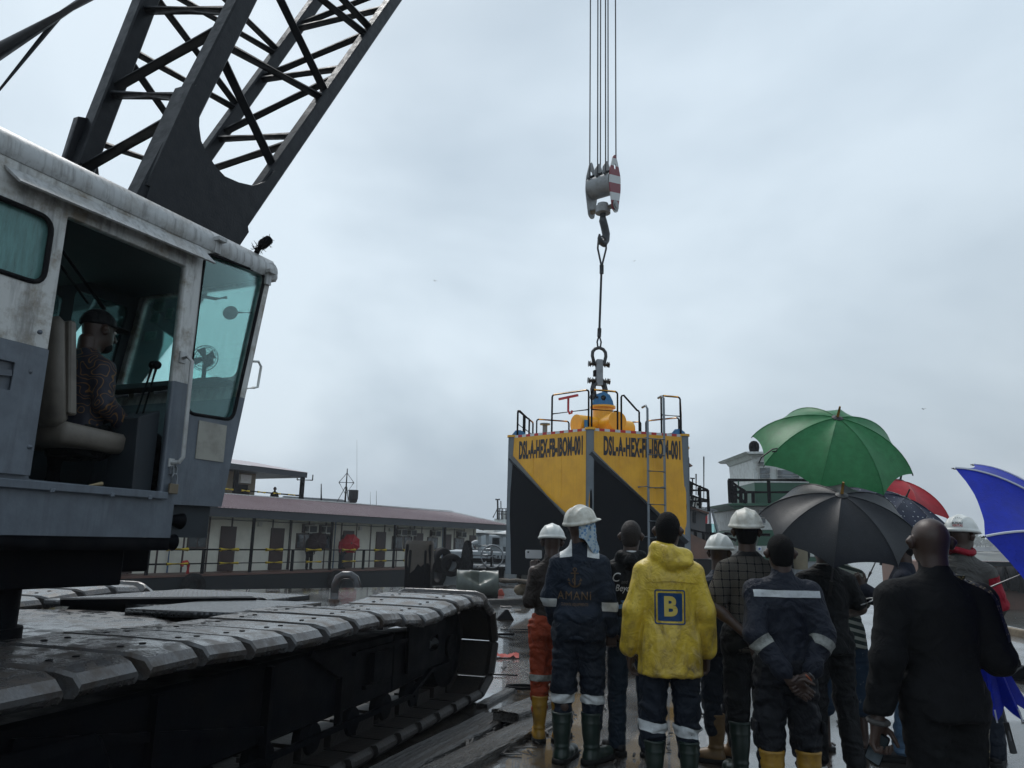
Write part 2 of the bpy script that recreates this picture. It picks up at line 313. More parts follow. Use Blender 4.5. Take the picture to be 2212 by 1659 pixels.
# far bank with low hills
m_bank = mat('far_bank', (0.10, 0.11, 0.09), 0.9, dirt=(0.22, 0.19, 0.15), damt=0.7, dscale=0.03)
rs = random.Random(3); mb = MB(); rows = []
for j, (yy, zz) in enumerate(((400, -1.4), (408, 1.2), (470, 3.0), (560, 7), (700, 12), (900, 13))):
    row = []
    for i in range(61):
        x = -600 + i * 30
        row.append(mb.pt((x, yy + rs.uniform(-6, 6), zz + (rs.uniform(-.3, 1) if 0 < j < 3 else 0) + (7 * mnoise.noise(Vector((x * .008, j * 3, 2))) if j > 2 else 0))))
    rows.append(row)
for j in range(5):
    for i in range(60): mb.face((rows[j][i], rows[j][i + 1], rows[j + 1][i + 1], rows[j + 1][i]))
tag(mb.build('hills', m_bank, smooth=4), kind='structure')
# ------------------------------------------------------------------ crawler crane (local x = to its right, y = forward)
CR_YAW = math.radians(24)
crane = empty('crawler_crane', (-2.25, 4.2, 0), -CR_YAW, 'big grey and white lattice boom crawler crane with its operator cab and wet tracks', 'crane')
M_CR = Matrix.Translation((-2.25, 4.2, 0)) @ Matrix.Rotation(-CR_YAW, 4, 'Z')
# track frame (tracks stand about 7 degrees off the slewed upper works)
_tw = Matrix.Translation((-0.2, 8.3, 0)) @ Matrix.Rotation(-math.atan2(.296, .955), 4, 'Z')
M_TR = M_CR.inverted() @ _tw
# cab paint: white over grey
def cab_paint(name, grey=True):
    m, t, b, N = new_mat(name); L = t.links.new
    tc = N('ShaderNodeTexCoord'); sp = N('ShaderNodeSeparateXYZ'); L(tc.outputs['Object'], sp.inputs[0])
    st = N('ShaderNodeMath', operation='GREATER_THAN'); L(sp.outputs[2], st.inputs[0]); st.inputs[1].default_value = 2.51 if grey else -1
    mp = N('ShaderNodeMapping'); mp.inputs['Scale'].default_value = (9, 9, 1.1) if grey else (16, 16, 1.0); L(tc.outputs['Object'], mp.inputs[0])
    n1 = N('ShaderNodeTexNoise', i_Scale=2.0, i_Detail=6, i_Roughness=.65); L(mp.outputs[0], n1.inputs['Vector'])
    n2 = N('ShaderNodeTexNoise', i_Scale=5.0, i_Detail=7, i_Roughness=.7); L(tc.outputs['Object'], n2.inputs['Vector'])
    w = N('ShaderNodeValToRGB'); L(n2.outputs[0], w.inputs[0]); w.color_ramp.elements[0].position = .36; w.color_ramp.elements[0].color = (.22, .185, .14, 1) if grey else (.34, .33, .31, 1); w.color_ramp.elements[1].position = .52; w.color_ramp.elements[1].color = (.52, .52, .50, 1) if grey else (.44, .445, .44, 1)
    sk = N('ShaderNodeMapRange', i_From_Min=.48, i_From_Max=.66, i_To_Max=.7); L(n1.outputs[0], sk.inputs[0])
    w2 = N('ShaderNodeMixRGB'); L(sk.outputs[0], w2.inputs[0]); L(w.outputs[0], w2.inputs[1]); w2.inputs[2].default_value = (.17, .165, .155, 1)
    g = N('ShaderNodeValToRGB'); L(n2.outputs[0], g.inputs[0]); g.color_ramp.elements[0].position = .3; g.color_ramp.elements[0].color = (.075, .09, .11, 1); g.color_ramp.elements[1].position = .62; g.color_ramp.elements[1].color = (.115, .135, .16, 1)
    g2 = N('ShaderNodeMixRGB'); L(sk.outputs[0], g2.inputs[0]); L(g.outputs[0], g2.inputs[1]); g2.inputs[2].default_value = (.07, .08, .095, 1)
    mx = N('ShaderNodeMixRGB'); L(st.outputs[0], mx.inputs[0]); L(g2.outputs[0], mx.inputs[1]); L(w2.outputs[0], mx.inputs[2]); L(mx.outputs[0], b.inputs['Base Color'])
    b.inputs['Roughness'].default_value = .36
    n3 = N('ShaderNodeTexNoise', i_Scale=18, i_Detail=4); L(tc.outputs['Object'], n3.inputs['Vector'])
    bp = N('ShaderNodeBump', i_Strength=.12, i_Distance=.02); L(n3.outputs[0], bp.inputs['Height']); L(bp.outputs[0], b.inputs['Normal'])
    return m
M_CAB = cab_paint('cab_two_tone_paint'); M_ROOF = cab_paint('cab_roof_paint', False)
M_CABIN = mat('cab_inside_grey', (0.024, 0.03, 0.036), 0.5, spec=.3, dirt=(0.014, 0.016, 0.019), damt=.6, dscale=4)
M_CGREY = mat('crane_deck_grey', (0.085, 0.10, 0.12), 0.4, dirt=(0.04, 0.04, 0.045), damt=.7, dscale=4, bump=.1)
M_TEAL = glass('teal_cab_glass', (0.86, 1.0, 0.985), refl=.04, op=.06, opcol=(.2, .42, .4))
M_FROST = glass('frosted_teal_glass', (0.34, 0.55, 0.52), refl=.05, rough=.2, op=.55, opcol=(.22, .42, .40))
M_CLEAR = glass('wet_cab_glass', (0.66, 0.88, 0.86), refl=.06, op=.06, opcol=(.25, .4, .4))
# --- upper works platform
P = [(-2.9, -4.5), (0.02, -4.5), (0.02, .52), (-1.02, .52), (-1.15, 1.0), (-2.9, 1.0)]
o = link('deck_plate', plate(P, .07, M=Matrix.Translation((0, 0, 1.535))), M_BLACK, crane)
mb = MB(); mb.box(-2.7, -.12, -4.3, .34, 1.30, 1.50); mb.box(-1.25, -.35, .1, .72, 1.36, 1.499); mb.beam((-.75, .4, 1.45), (-.75, .95, 1.37), .5, .16, w1=.2, h1=.05); mb.build('deck_girders', M_BLACK, crane, bevel=.01)
mb = MB(); mb.lathe([(.02, 1.30), (1.12, 1.30), (1.12, 1.16), (1.0, 1.16), (1.0, 1.02), (.86, 1.02), (.86, .72), (.02, .72)], o=(-1.45, -.75, 0), n=40)
for k in range(24):
    a = k * math.pi / 12; mb.lathe([(.001, .03), (.025, .03), (.025, 0)], o=(-1.45 + 1.06 * math.cos(a), -.75 + 1.06 * math.sin(a), 1.13), n=6)
mb.build('slew_ring', M_BLACK, crane, smooth=.6)
mb = MB(); mb.lathe([(.001, 1.36), (.2, 1.36), (.2, .98), (.001, .98)], o=(-.42, -.28, 0), n=20); mb.lathe([(.001, 1.03), (.23, 1.03), (.23, 1.10), (.001, 1.10)], o=(-.42, -.28, 0), n=20); mb.box(-.62, -.2, -.75, -.5, 1.0, 1.34); mb.build('slew_drive', M_BLACK, crane, smooth=.6)
# engine house behind the cab (mostly out of frame)
mb = MB(); mb.box(-2.85, -1.12, -4.4, -.5, 1.58, 3.05); mb.build('engine_house', M_CGREY, crane, bevel=.03)
# --- cab
cab = link('cab', plate([(-2.3, 1.572), (.52, 1.572), (.52, 1.77), (.905, 1.775), (1.165, 3.44), (-2.3, 3.44)], .05,
      holes=[rpoly([(-.40, 1.845), (.425, 1.835), (.412, 3.245), (-.40, 3.245)], .015, 2),
             rpoly([(.535, 2.33), (.93, 2.345), (1.105, 3.43), (.545, 3.385)], .07),
             rpoly([(-1.5, 2.83), (-.475, 2.83), (-.475, 3.19), (-1.5, 3.19)], .08)],
      M=axes((0, 0, 0), (0, 1, 0), (0, 0, 1)), name='cab'), M_CAB, crane)
def rim(name, P, r, rad, x, mt, par):
    mb = MB(); mb.path([(x, a, c) for a, c in rpoly(P, rad)], r, 6, closed=True); return mb.build(name, mt, par, smooth=4)
rim('window_seal', [(.535, 2.33), (.93, 2.345), (1.105, 3.43), (.545, 3.385)], .012, .07, .022, M_RUBBER, cab)
rim('window_seal', [(-1.5, 2.83), (-.475, 2.83), (-.475, 3.19), (-1.5, 3.19)], .014, .08, .024, M_RUBBER, cab)
link('window', plate(rpoly([(.535, 2.33), (.93, 2.345), (1.105, 3.43), (.545, 3.385)], .07), .006, M=axes((.0, 0, 0), (0, 1, 0), (0, 0, 1))), M_TEAL, cab)
link('window', plate(rpoly([(-1.5, 2.83), (-.475, 2.83), (-.475, 3.19), (-1.5, 3.19)], .08), .006, M=axes((0, 0, 0), (0, 1, 0), (0, 0, 1))), M_FROST, cab)
# far side wall with window
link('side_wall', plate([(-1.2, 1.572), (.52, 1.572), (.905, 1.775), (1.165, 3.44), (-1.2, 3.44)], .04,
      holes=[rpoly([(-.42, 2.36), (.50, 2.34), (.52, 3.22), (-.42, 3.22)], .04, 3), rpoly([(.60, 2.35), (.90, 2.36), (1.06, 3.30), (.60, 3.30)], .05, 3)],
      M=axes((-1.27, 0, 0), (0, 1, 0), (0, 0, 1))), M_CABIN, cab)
link('window', plate(rpoly([(-.42, 2.36), (.50, 2.34), (.52, 3.22), (-.42, 3.22)], .04, 3), .006, M=axes((-1.27, 0, 0), (0, 1, 0), (0, 0, 1))), M_CLEAR, cab)
link('window', plate(rpoly([(.60, 2.35), (.90, 2.36), (1.06, 3.30), (.60, 3.30)], .05, 3), .006, M=axes((-1.27, 0, 0), (0, 1, 0), (0, 0, 1))), M_CLEAR, cab)
# front wall: lower panel + windscreen, in the slanted front plane
ex = (-1, 0, 0); ey = (0, .26, 1.665); Mf = axes((0, .905, 1.775), ex, ey)
link('nose_panel', plate([(.026, 0), (1.245, 0), (1.245, 1.66), (.026, 1.66)], .045, holes=[rrect(.08, 1.20, .90, 1.63, .05)], M=Mf), M_CAB, cab)
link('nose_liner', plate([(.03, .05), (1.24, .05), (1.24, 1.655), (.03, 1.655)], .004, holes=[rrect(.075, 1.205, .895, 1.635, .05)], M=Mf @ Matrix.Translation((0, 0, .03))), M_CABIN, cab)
link('windscreen', plate(rrect(.08, 1.20, .90, 1.63, .05), .006, M=Mf), M_TEAL, cab)
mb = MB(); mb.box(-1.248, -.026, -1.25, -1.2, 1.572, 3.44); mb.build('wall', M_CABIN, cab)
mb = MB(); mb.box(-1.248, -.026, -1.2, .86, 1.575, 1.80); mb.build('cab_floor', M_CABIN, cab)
# roof with rolled edge
prof = [(.03, 3.41), (.045, 3.44), (.04, 3.50), (.005, 3.555), (-.06, 3.585), (-.6, 3.60), (-1.2, 3.585), (-1.28, 3.54), (-1.31, 3.44), (-1.29, 3.41)]
mb = MB(); ys = [-2.3, -1.5, -.8, 0, .8, 1.12, 1.19, 1.225]; ins = [0, 0, 0, 0, 0, 0, .0, .05]; rows = []
for yv, i in zip(ys, ins): rows.append([mb.pt((x + (-.5 - x) * i * .6, yv, 3.41 + (z - 3.41) * (1 - i * 4 if i else 1))) for x, z in prof])
for k in range(len(rows) - 1):
    for j in range(len(prof) - 1): mb.face((rows[k][j], rows[k][j + 1], rows[k + 1][j + 1], rows[k + 1][j]))
mb.face(rows[0]); mb.face(rows[-1][::-1])
for k in range(len(rows) - 1): mb.face((rows[k][0], rows[k + 1][0], rows[k + 1][-1], rows[k][-1]))
mb.build('roof', M_ROOF, cab, smooth=.7)
mb = MB(); mb.tube((.032, 1.16, 3.47), (-1.30, 1.16, 3.47), .06, n=12); mb.build('roof_roll', M_ROOF, cab, smooth=.9)
# raised roof box in front of the boom
mb = MB(); mb.hexa([(-.35, .05, 3.58), (-.98, .05, 3.58), (-.98, 1.15, 3.58), (-.35, 1.15, 3.58), (-.42, .12, 3.72), (-.95, .12, 3.72), (-.95, 1.05, 3.62), (-.42, 1.05, 3.62)]); mb.build('roof_hatch', M_ROOF, cab, bevel=.008)
# drip gutter
mb = MB(); mb.hexa([(.02, -.76, 3.355), (.10, -.72, 3.275), (.10, .56, 3.30), (.02, .50, 3.40), (.03, -.76, 3.362), (.11, -.72, 3.282), (.11, .56, 3.307), (.03, .50, 3.407)]); mb.build('rain_gutter', M_ROOF, cab)
for yv, zv in ((.60, 3.455), (1.09, 3.40)): mb = MB(); mb.box(.026, .05, yv, yv + .05, zv - .05, zv + .05); mb.box(.026, .085, yv - .01, yv + .06, zv + .03, zv + .055); mb.build('roof_bracket', M_ROOF, cab)
# door sill / slide rail / side details
mb = MB(); mb.box(.026, .06, -.75, .44, 1.795, 1.838)
for yv in (-.3, .05, .3): mb.box(.055, .066, yv, yv + .025, 1.785, 1.81)
mb.build('door_rail', M_CAB, cab, bevel=.004)
mb = MB(); mb.box(.026, .034, -1.2, -.52, 1.70, 1.704); mb.box(.026, .031, -.62, -.618, 1.60, 1.79); mb.build('panel_seams', M_CAB, cab)
sd = link('sliding_door', plate([(-1.4, 1.862), (-.412, 1.862), (-.412, 2.50), (-1.4, 2.50)], .02, holes=[rrect(-.86, -.57, 2.26, 2.40, .005, 1)], M=axes((.045, 0, 0), (0, 1, 0), (0, 0, 1))), M_CAB, cab)
mb = MB(); mb.box(.028, .034, -.86, -.57, 2.26, 2.40); mb.beam((.05, -.86, 2.31), (.05, -.58, 2.345), .012, .03); mb.build('door_latch', M_CGREY, cab)
mb = MB(); mb.path([(.03, -.455, 2.0), (.05, -.44, 2.0), (.055, -.425, 2.0)], .012, 6)
for yv, zv in ((-.47, 2.58), (-.49, 2.37), (-.44, 2.0)): mb.sphere((.05, yv, zv), .013, 8, 5)
mb.build('door_studs', M_CGREY, cab, smooth=1)
mb = MB(); mb.path([(.03, .455, 2.66), (.075, .455, 2.665), (.09, .475, 2.64), (.09, .488, 2.05), (.075, .478, 2.02), (.03, .46, 2.015)], .013, 8); mb.box(.026, .034, .43, .48, 2.63, 2.70); mb.box(.026, .034, .44, .48, 1.99, 2.04)
mb.build('grab_handle', M_ROOF, cab, smooth=.8)
mb = MB(); mb.path([(.0, 1.035, 2.58), (.02, 1.10, 2.60), (.02, 1.135, 2.61), (.02, 1.15, 2.76), (.02, 1.12, 2.79), (.0, 1.06, 2.78)], .009, 8); mb.build('grab_handle', M_WHITE, cab, smooth=.8)
mb = MB(); mb.box(.026, .032, .64, .875, 2.06, 2.30); mb.build('data_plate', mat('aged_plate', (.30, .29, .25), .5, dirt=(.15, .14, .12), damt=.6, dscale=10), cab)
mb = MB(); mb.box(.026, .04, .452, .492, 1.945, 1.995); mb.path([(.045, .462, 1.95), (.045, .462, 1.985), (.045, .478, 2.0), (.045, .494, 1.985), (.045, .494, 1.95)], .005, 6); mb.build('lock_hasp', M_STEEL, cab, smooth=.8)
pd_ = empty('padlock', (0, 0, 0), 0, 'small brass padlock with steel shackle hanging on the cab side', 'padlock')
pd_.matrix_world = M_CR @ Matrix.Translation((.05, .478, 1.86))
mb = MB(); mb.box(-.009, .009, -.032, .032, -.03, .03); mb.build('lock_body', mat('dull_brass', (.16, .13, .09), .45, metal=.5), pd_, bevel=.003)
mb = MB(); mb.path([(0, -.02, .03), (0, -.02, .07), (0, -.01, .088), (0, .01, .088), (0, .02, .07), (0, .02, .03)], .005, 8); mb.build('shackle', M_STEEL, pd_, smooth=1)
# underside of the cab nose, air horns
mb = MB(); mb.box(-1.2, -.06, .525, .895, 1.72, 1.768); mb.path([(-.08, .55, 1.75), (-.05, .56, 1.66), (-.06, .54, 1.60)], .03, 8); mb.build('nose_underside', M_BLACK, cab)
for dz, dy, ln in ((0, 0, .2), (-.13, -.02, .18)):
    mb = MB(); mb.lathe([(.012, 0), (.02, .02), (.022, ln * .55), (.035, ln * .8), (.046, ln), (.05, ln + .01), (.038, ln - .01), (.02, ln * .6)], o=(-.03, .42 + dy, 1.69 + dz), ax=(.05, 1, -.08), n=16); mb.build('air_horn', M_BLACK, cab, smooth=1)
# beacon-like brush on the roof edge
mb = MB(); rs = random.Random(5); mb.path([(.0, 1.02, 3.56), (.0, 1.08, 3.65), (.0, 1.13, 3.70)], .035, 8, radii=[.02, .04, .035])
for k in range(46):
    p = Vector((0, 1.0, 3.58)).lerp(Vector((0, 1.12, 3.69)), rs.random()); d = Vector((rs.uniform(-1, 1), rs.uniform(-1, 1), rs.uniform(-1, 1))).normalized(); mb.tube(p, p + d * rs.uniform(.045, .065), .004, .002, 4)
mb.build('roof_lamp_wrapping', M_BLACK, cab, smooth=1)
# inside: floor pedestal, console, levers, header bar, notices, wiper, mirror, chain rail
mb = MB(); mb.hexa([(-.06, .29, 1.80), (-.30, .29, 1.80), (-.30, .42, 1.80), (-.06, .42, 1.80), (-.06, .27, 2.27), (-.30, .27, 2.27), (-.30, .42, 2.33), (-.06, .42, 2.33)]); mb.build('control_console', M_CABIN, cab, bevel=.008)
mb = MB(); mb.box(-1.2, -.08, .86, 1.03, 2.60, 2.635); mb.build('shelf', M_CABIN, cab)
for x, y0, y1, z1 in ((-.14, .34, .42, 2.62), (-.20, .34, .44, 2.63), (-.75, .42, .50, 2.62), (-.85, .34, .38, 2.64)): mb = MB(); mb.tube((x, y0, 2.2), (x, y1, z1), .009, n=6); mb.build('lever', M_BLACK, cab, smooth=1); mb = MB(); mb.sphere((x, y1, z1), .027, 10, 7); mb.build('lever_knob', M_BLACK, cab, smooth=4)
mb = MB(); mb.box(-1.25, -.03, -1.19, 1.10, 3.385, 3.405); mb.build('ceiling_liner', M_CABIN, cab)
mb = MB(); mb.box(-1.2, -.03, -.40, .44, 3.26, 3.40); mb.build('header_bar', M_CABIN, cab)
mb = MB(); mb.tube((-.15, -.34, 3.16), (-.5, .28, 2.98), .009, n=6); mb.tube((-.42, .14, 3.02), (-.5, .28, 2.98), .013, n=6); mb.path([(-.3, -.3, 3.18), (-.5, 0, 3.12), (-.7, .2, 3.14), (-.8, .38, 3.08)], .008, 6); mb.build('wiper_arm', M_BLACK, cab)
M_PAPER = mat('stuck_paper', (.5, .52, .48), .8, dirt=(.18, .2, .2), damt=.7, dscale=60, dlo=.5, dhi=.6)
for (u0, v0, w, h) in ((1.02, 1.52, .12, .11), (1.04, 1.43, .08, .075), (.90, 1.45, .07, .085), (1.02, 1.28, .12, .075)):
    link('notice', plate([(u0, v0), (u0 + w, v0), (u0 + w, v0 + h), (u0, v0 + h)], .003, M=Mf @ Matrix.Translation((0, 0, .02))), M_PAPER, cab)
mb = MB(); mb.tube((-.02, 1.09, 3.14), (-.12, 1.01, 3.13), .009, n=6); mb.lathe([(.001, 0), (.05, .004), (.052, .012), (.001, .02)], o=(-.15, .99, 3.12), ax=(.5, -1, .1), n=18); mb.build('mirror', M_BLACK, cab, smooth=.9)
mb = MB(); mb.path([(-.3, 1.08, 3.28), (-.3, .98, 3.24), (-.3, .85, 3.22), (-.3, .74, 3.17)], .012, 6); mb.build('wiper_motor_hose', M_BLACK, cab, smooth=.9)
mb = MB()
for k in range(9):
    p = Vector((-.9, .05, 2.32)).lerp(Vector((-.2, .62, 2.50)), k / 8.); q = Vector((-.9, .05, 2.32)).lerp(Vector((-.2, .62, 2.50)), (k + .7) / 8.); mb.tube(p, q, .012, n=6)
mb.build('chain_guard', M_STEEL, cab)
mb = MB(); mb.tube((-.5, .1, 1.8), (-.5, .1, 2.08), .06, n=10); mb.build('seat_pedestal', M_BLACK, cab)
M_SEAT = mat('worn_seat_vinyl', (.17, .15, .125), .55, dirt=(.08, .07, .06), damt=.6, dscale=6, bump=.25, bscale=14)
mb = MB(); mb.hexa([(-.17, -0.160, 2.150), (-.70, -0.160, 2.150), (-.70, -0.060, 2.170), (-.17, -0.060, 2.170), (-.22, -0.220, 2.770), (-.65, -0.220, 2.770), (-.65, -0.130, 2.790), (-.22, -0.130, 2.790)]); mb.build('seat_back', M_SEAT, cab, bevel=.04, smooth=.9)
mb = MB(); mb.hexa([(-.155, -0.100, 2.230), (-.17, -0.040, 2.230), (-.72, -0.040, 2.230), (-.72, -0.100, 2.230), (-.2, -0.145, 2.760), (-.2, -0.100, 2.760), (-.67, -0.100, 2.760), (-.67, -0.145, 2.760)]); mb.build('seat_cover_panel', M_SEAT, cab, bevel=.01)
mb = MB(); mb.hexa([(-.17, -0.120, 2.070), (-.70, -0.120, 2.070), (-.70, 0.340, 2.050), (-.17, 0.340, 2.050), (-.15, -0.120, 2.190), (-.72, -0.120, 2.190), (-.72, 0.370, 2.160), (-.15, 0.370, 2.160)]); mb.build('seat_cushion', M_SEAT, cab, bevel=.025, smooth=.9)
mb = MB(); mb.hexa([(-.32, -0.220, 2.770), (-.55, -0.220, 2.770), (-.55, -0.150, 2.770), (-.32, -0.150, 2.770), (-.34, -0.250, 2.930), (-.53, -0.250, 2.930), (-.53, -0.180, 2.930), (-.34, -0.180, 2.930)]); mb.build('headrest', M_BLACK, cab, bevel=.03, smooth=.9)
# a short stick on the cab floor
o = empty('wooden_stick', (0, 0, 0), 0, 'pale short wooden stick lying on the cab floor by the doorway', 'stick'); o.matrix_world = M_CR @ Matrix.Translation((-.12, .0, 1.815))
mb = MB(); mb.tube((0, -.08, 0), (.0, .13, .05), .012, n=7); mb.build('stick', mat('pale_stick', (.32, .25, .14), .7), o)
# desk fan
fan = empty('desk_fan', (0, 0, 0), 0, 'small caged desk fan standing behind the teal cab window', 'fan'); fan.matrix_world = M_CR @ Matrix.Translation((-.30, .95, 2.637)) @ Matrix.Rotation(math.radians(25), 4, 'Z') @ Matrix.Scale(.72, 4)
mb = MB(); mb.lathe([(.001, 0), (.06, 0), (.06, .02), (.02, .03), (.02, .16), (.001, .16)], n=14); mb.build('stand', M_BLACK, fan, smooth=.7)
mb = MB(); mb.lathe([(.001, 0), (.045, .0), (.05, .06), (.03, .12), (.001, .12)], o=(0, .02, .22), ax=(0, 1, 0), n=14); mb.build('motor', M_BLACK, fan, smooth=.8)
mb = MB()
for R_, yy in ((.03, -.07), (.06, -.068), (.09, -.06), (.115, -.045), (.13, -.02), (.115, .005)): mb.torus((0, yy, .22), (0, 1, 0), R_, .0022, 24, 4)
for k in range(16):
    a = k * math.pi / 8; c, s_ = math.cos(a), math.sin(a); mb.path([(.02 * c, -.07, .22 + .02 * s_), (.09 * c, -.06, .22 + .09 * s_), (.13 * c, -.02, .22 + .13 * s_), (.10 * c, .01, .22 + .10 * s_)], .0018, 4)
mb.build('cage', M_BLACK, fan)
mb = MB()
for k in range(4):
    a = k * math.pi / 2 + .4; c, s_ = math.cos(a), math.sin(a); e = Vector((-s_, 0, c)); d = Vector((c, 0, s_)); o_ = Vector((0, -.02, .22))
    mb.hexa([o_ + d * .02 - e * .02, o_ + d * .1 - e * .04, o_ + d * .1 + e * .04 + V3(0, -.02, 0), o_ + d * .02 + e * .02, *(p + V3(0, -.004, 0) for p in (o_ + d * .02 - e * .02, o_ + d * .1 - e * .04, o_ + d * .1 + e * .04 + V3(0, -.02, 0), o_ + d * .02 + e * .02))])
mb.build('blades', M_BLACK, fan)
# --- boom
CH = {'C': (V3(-1.4, 1.23, 4.50), V3(-1.4, 1.97, 6.71)), 'A': (V3(-1.4, 2.61, 5.20), V3(-1.4, 4.51, 8.58)), 'D': (V3(-2.8, 1.58, 5.07), V3(-2.8, 2.0, 7.15)), 'B': (V3(-2.8, 3.07, 5.98), V3(-2.8, 4.65, 9.09))}
def cp(c, s): a, b_ = CH[c]; return a + (b_ - a) * s
KN = {'C': 1.55, 'A': 1.25, 'D': 1.65, 'B': 1.25}           # where the butt section ends and the straight boom starts
HEAD = {'C': V3(-2.55, 17.5, 35.6), 'D': V3(-3.35, 17.5, 35.6), 'A': V3(-2.55, 18.5, 35.0), 'B': V3(-3.35, 18.5, 35.0)}
FOOT = {'C': V3(-1.4, 1.05, 3.6), 'A': V3(-1.4, 1.55, 3.35), 'D': V3(-2.8, 1.3, 3.7), 'B': V3(-2.8, 1.75, 3.4)}
boom = None
for c in 'CADB':
    mb = MB(); w = {'C': .19, 'A': .15, 'D': .19, 'B': .15}[c]
    k0 = cp(c, -.3 if c != 'D' else -.45); kn = cp(c, KN[c]); upv = (1, 0, 0)
    mb.beam(k0, kn, w, w * .9, upv); mb.beam(kn, HEAD[c], w, w * .9, upv)
    o = mb.build('boom' if boom is None else 'chord', M_DARK, crane if boom is None else boom, bevel=.015)
    if boom is None: boom = o
def brace(c0, s0, c1, s1, r=.045):
    mb = MB(); mb.tube(cp(c0, s0), cp(c1, s1), r, n=10); mb.build('lacing_tube', M_DARK, boom, smooth=.9)
for q in [(.69, .01), (.73, .36), (1.27, .38), (1.32, .74), (1.5, .78)]: brace('C', q[0], 'A', q[1])
for q in [(.64, -.08), (.68, .22), (1.07, .23), (1.12, .58), (1.4, .6), (.12, -.14)]: brace('D', q[0], 'B', q[1], .042)
for q in [(.42, .85), (.39, .41), (-.05, .33), (.93, .93)]: brace('D', q[0], 'C', q[1], .05)
for q in [(.05, .17), (.08, .5), (-.15, .14), (.41, .54), (.42, .77), (.77, .94), (.80, 1.13)]: brace('B', q[0], 'A', q[1], .045)
mb = MB()                     # lacing of the upper boom, above the picture
def up(c, s): return cp(c, KN[c]).lerp(HEAD[c], s)
nb = 13
for k in range(nb):
    for c0, c1 in (('C', 'A'), ('D', 'B'), ('C', 'D'), ('A', 'B')):
        s0, s1 = k / nb, (k + 1) / nb; a_, b_ = (c0, c1) if k % 2 else (c1, c0); mb.tube(up(a_, s0), up(b_, s1), .035, n=6)
    mb.tube(up('C', k / nb), up('D', k / nb), .035, n=6); mb.tube(up('A', k / nb), up('B', k / nb), .035, n=6)
mb.build('lacing', M_DARK, boom)
mb = MB()
for k in range(5): mb.lathe([(.05, -.03), (.42, -.03), (.36, 0), (.42, .03), (.05, .03)], o=(-3.2 + k * .12, 18.7, 35.2), ax=(1, 0, 0), n=28)
mb.build('head_sheaves', M_DARK, boom, smooth=.6)
# butt plates
def side_plate(xp, pts, th, nm):
    link(nm, plate(pts, th, M=axes((xp, 0, 0), (0, 1, 0), (0, 0, 1))), M_DARK, boom)
side_plate(-1.335, [(1.14, 4.35), (1.40, 5.30), (1.47, 5.47), (1.53, 5.46), (1.54, 5.21), (1.55, 5.11), (1.59, 4.99), (1.66, 4.92), (1.78, 4.84), (1.90, 4.80), (2.07, 4.82), (2.25, 4.87), (2.34, 4.93), (2.44, 5.01), (2.53, 5.16), (2.61, 5.19), (2.24, 4.45), (2.26, 4.40), (2.12, 4.15), (1.70, 3.40), (1.30, 2.77), (1.0, 2.3), (.7, 2.3), (.80, 3.2), (1.05, 3.9)], .07, 'butt_plate')
mb = MB(); mb.hexa([(-1.296, 1.10, 4.35), (-1.50, 1.10, 4.35), (-1.5, 1.137, 4.35), (-1.296, 1.137, 4.35), (-1.296, 1.42, 5.45), (-1.50, 1.42, 5.45), (-1.5, 1.457, 5.45), (-1.296, 1.457, 5.45)]); mb.build('plate_flange', M_DARK, boom)
side_plate(-2.86, [(1.48, 5.50), (1.62, 5.55), (1.9, 4.6), (2.2, 4.2), (1.7, 3.3), (1.3, 3.3), (1.25, 3.9), (1.40, 4.9)], .07, 'butt_plate')
mb = MB(); mb.tube((-1.29, .85, 2.42), (-3.0, .85, 2.42), .09, n=14); mb.box(-1.55, -1.42, .5, 1.2, 1.57, 2.6); mb.box(-2.8, -2.67, .5, 1.2, 1.57, 2.6); mb.build('boom_foot_bracket', M_DARK, crane, smooth=.6)
# backstop mast and pendant
mb = MB(); mb.tube((-1.38, -1.6, 2.58), (-1.38, 2.2, 8.20), .15, n=14); mb.build('mast', M_DARK, crane, smooth=1)
mb = MB(); mb.tube((-1.38, -.52, 3.36), (-1.38, .25, 5.30), .02, n=8); mb.build('pendant_line', M_ROPE, crane)
# --- tracks
def shoe_mesh():
    mb = MB(); W_ = 1.0; hp = .180
    prof = [(0.0, -.10), (.014, -.085), (.02, -.060), (-.02, -.02), (-.10, 0.0), (-.5, .004), (-.91, 0.0), (-1.02, -.06), (-1.0, -.10)]; yy = [-hp, -hp + .012, 0, hp - .012, hp]; zz = [-.016, 0, 0, 0, -.016]
    top = []
    for (x, z) in prof:
        tp_ = .035 if (x > -.05 or x < -.95) else 0
        top.append([mb.pt((x, y * (1 - tp_ * 3), z + dz)) for y, dz in zip(yy, zz)])
    bot = []
    for (x, z) in ((-.03, -.115), (-.09, -.06), (-.91, -.06), (-.97, -.115)): bot.append([mb.pt((x, y, z)) for y in (-hp, hp)])
    for k in range(len(top) - 1):
        for j in range(4): mb.face((top[k][j], top[k][j + 1], top[k + 1][j + 1], top[k + 1][j]))
    for k in range(3): mb.face((bot[k][0], bot[k + 1][0], bot[k + 1][1], bot[k][1]))
    mb.face([top[k][0] for k in range(len(top))] + [b_[0] for b_ in bot[::-1]]); mb.face([top[k][-1] for k in range(len(top))][::-1] + [b_[1] for b_ in bot])
    mb.face(top[0] + [bot[0][1], bot[0][0]]); mb.face(top[-1][::-1] + [bot[-1][0], bot[-1][1]])
    mb.box(-.62, -.38, -.15, .15, -.16, -.056)
    mb.cur = 1
    for x in (-.25, -.72):
        for y in (-.07, .05): mb.lathe([(.001, .0062), (.016, .0062), (.016, .0)], o=(x + .02 * (y > 0), y, 0), n=8)
    return mb.mesh('shoe', smooth=.5)
m, t, b, N = new_mat('wet_track_steel'); L = t.links.new
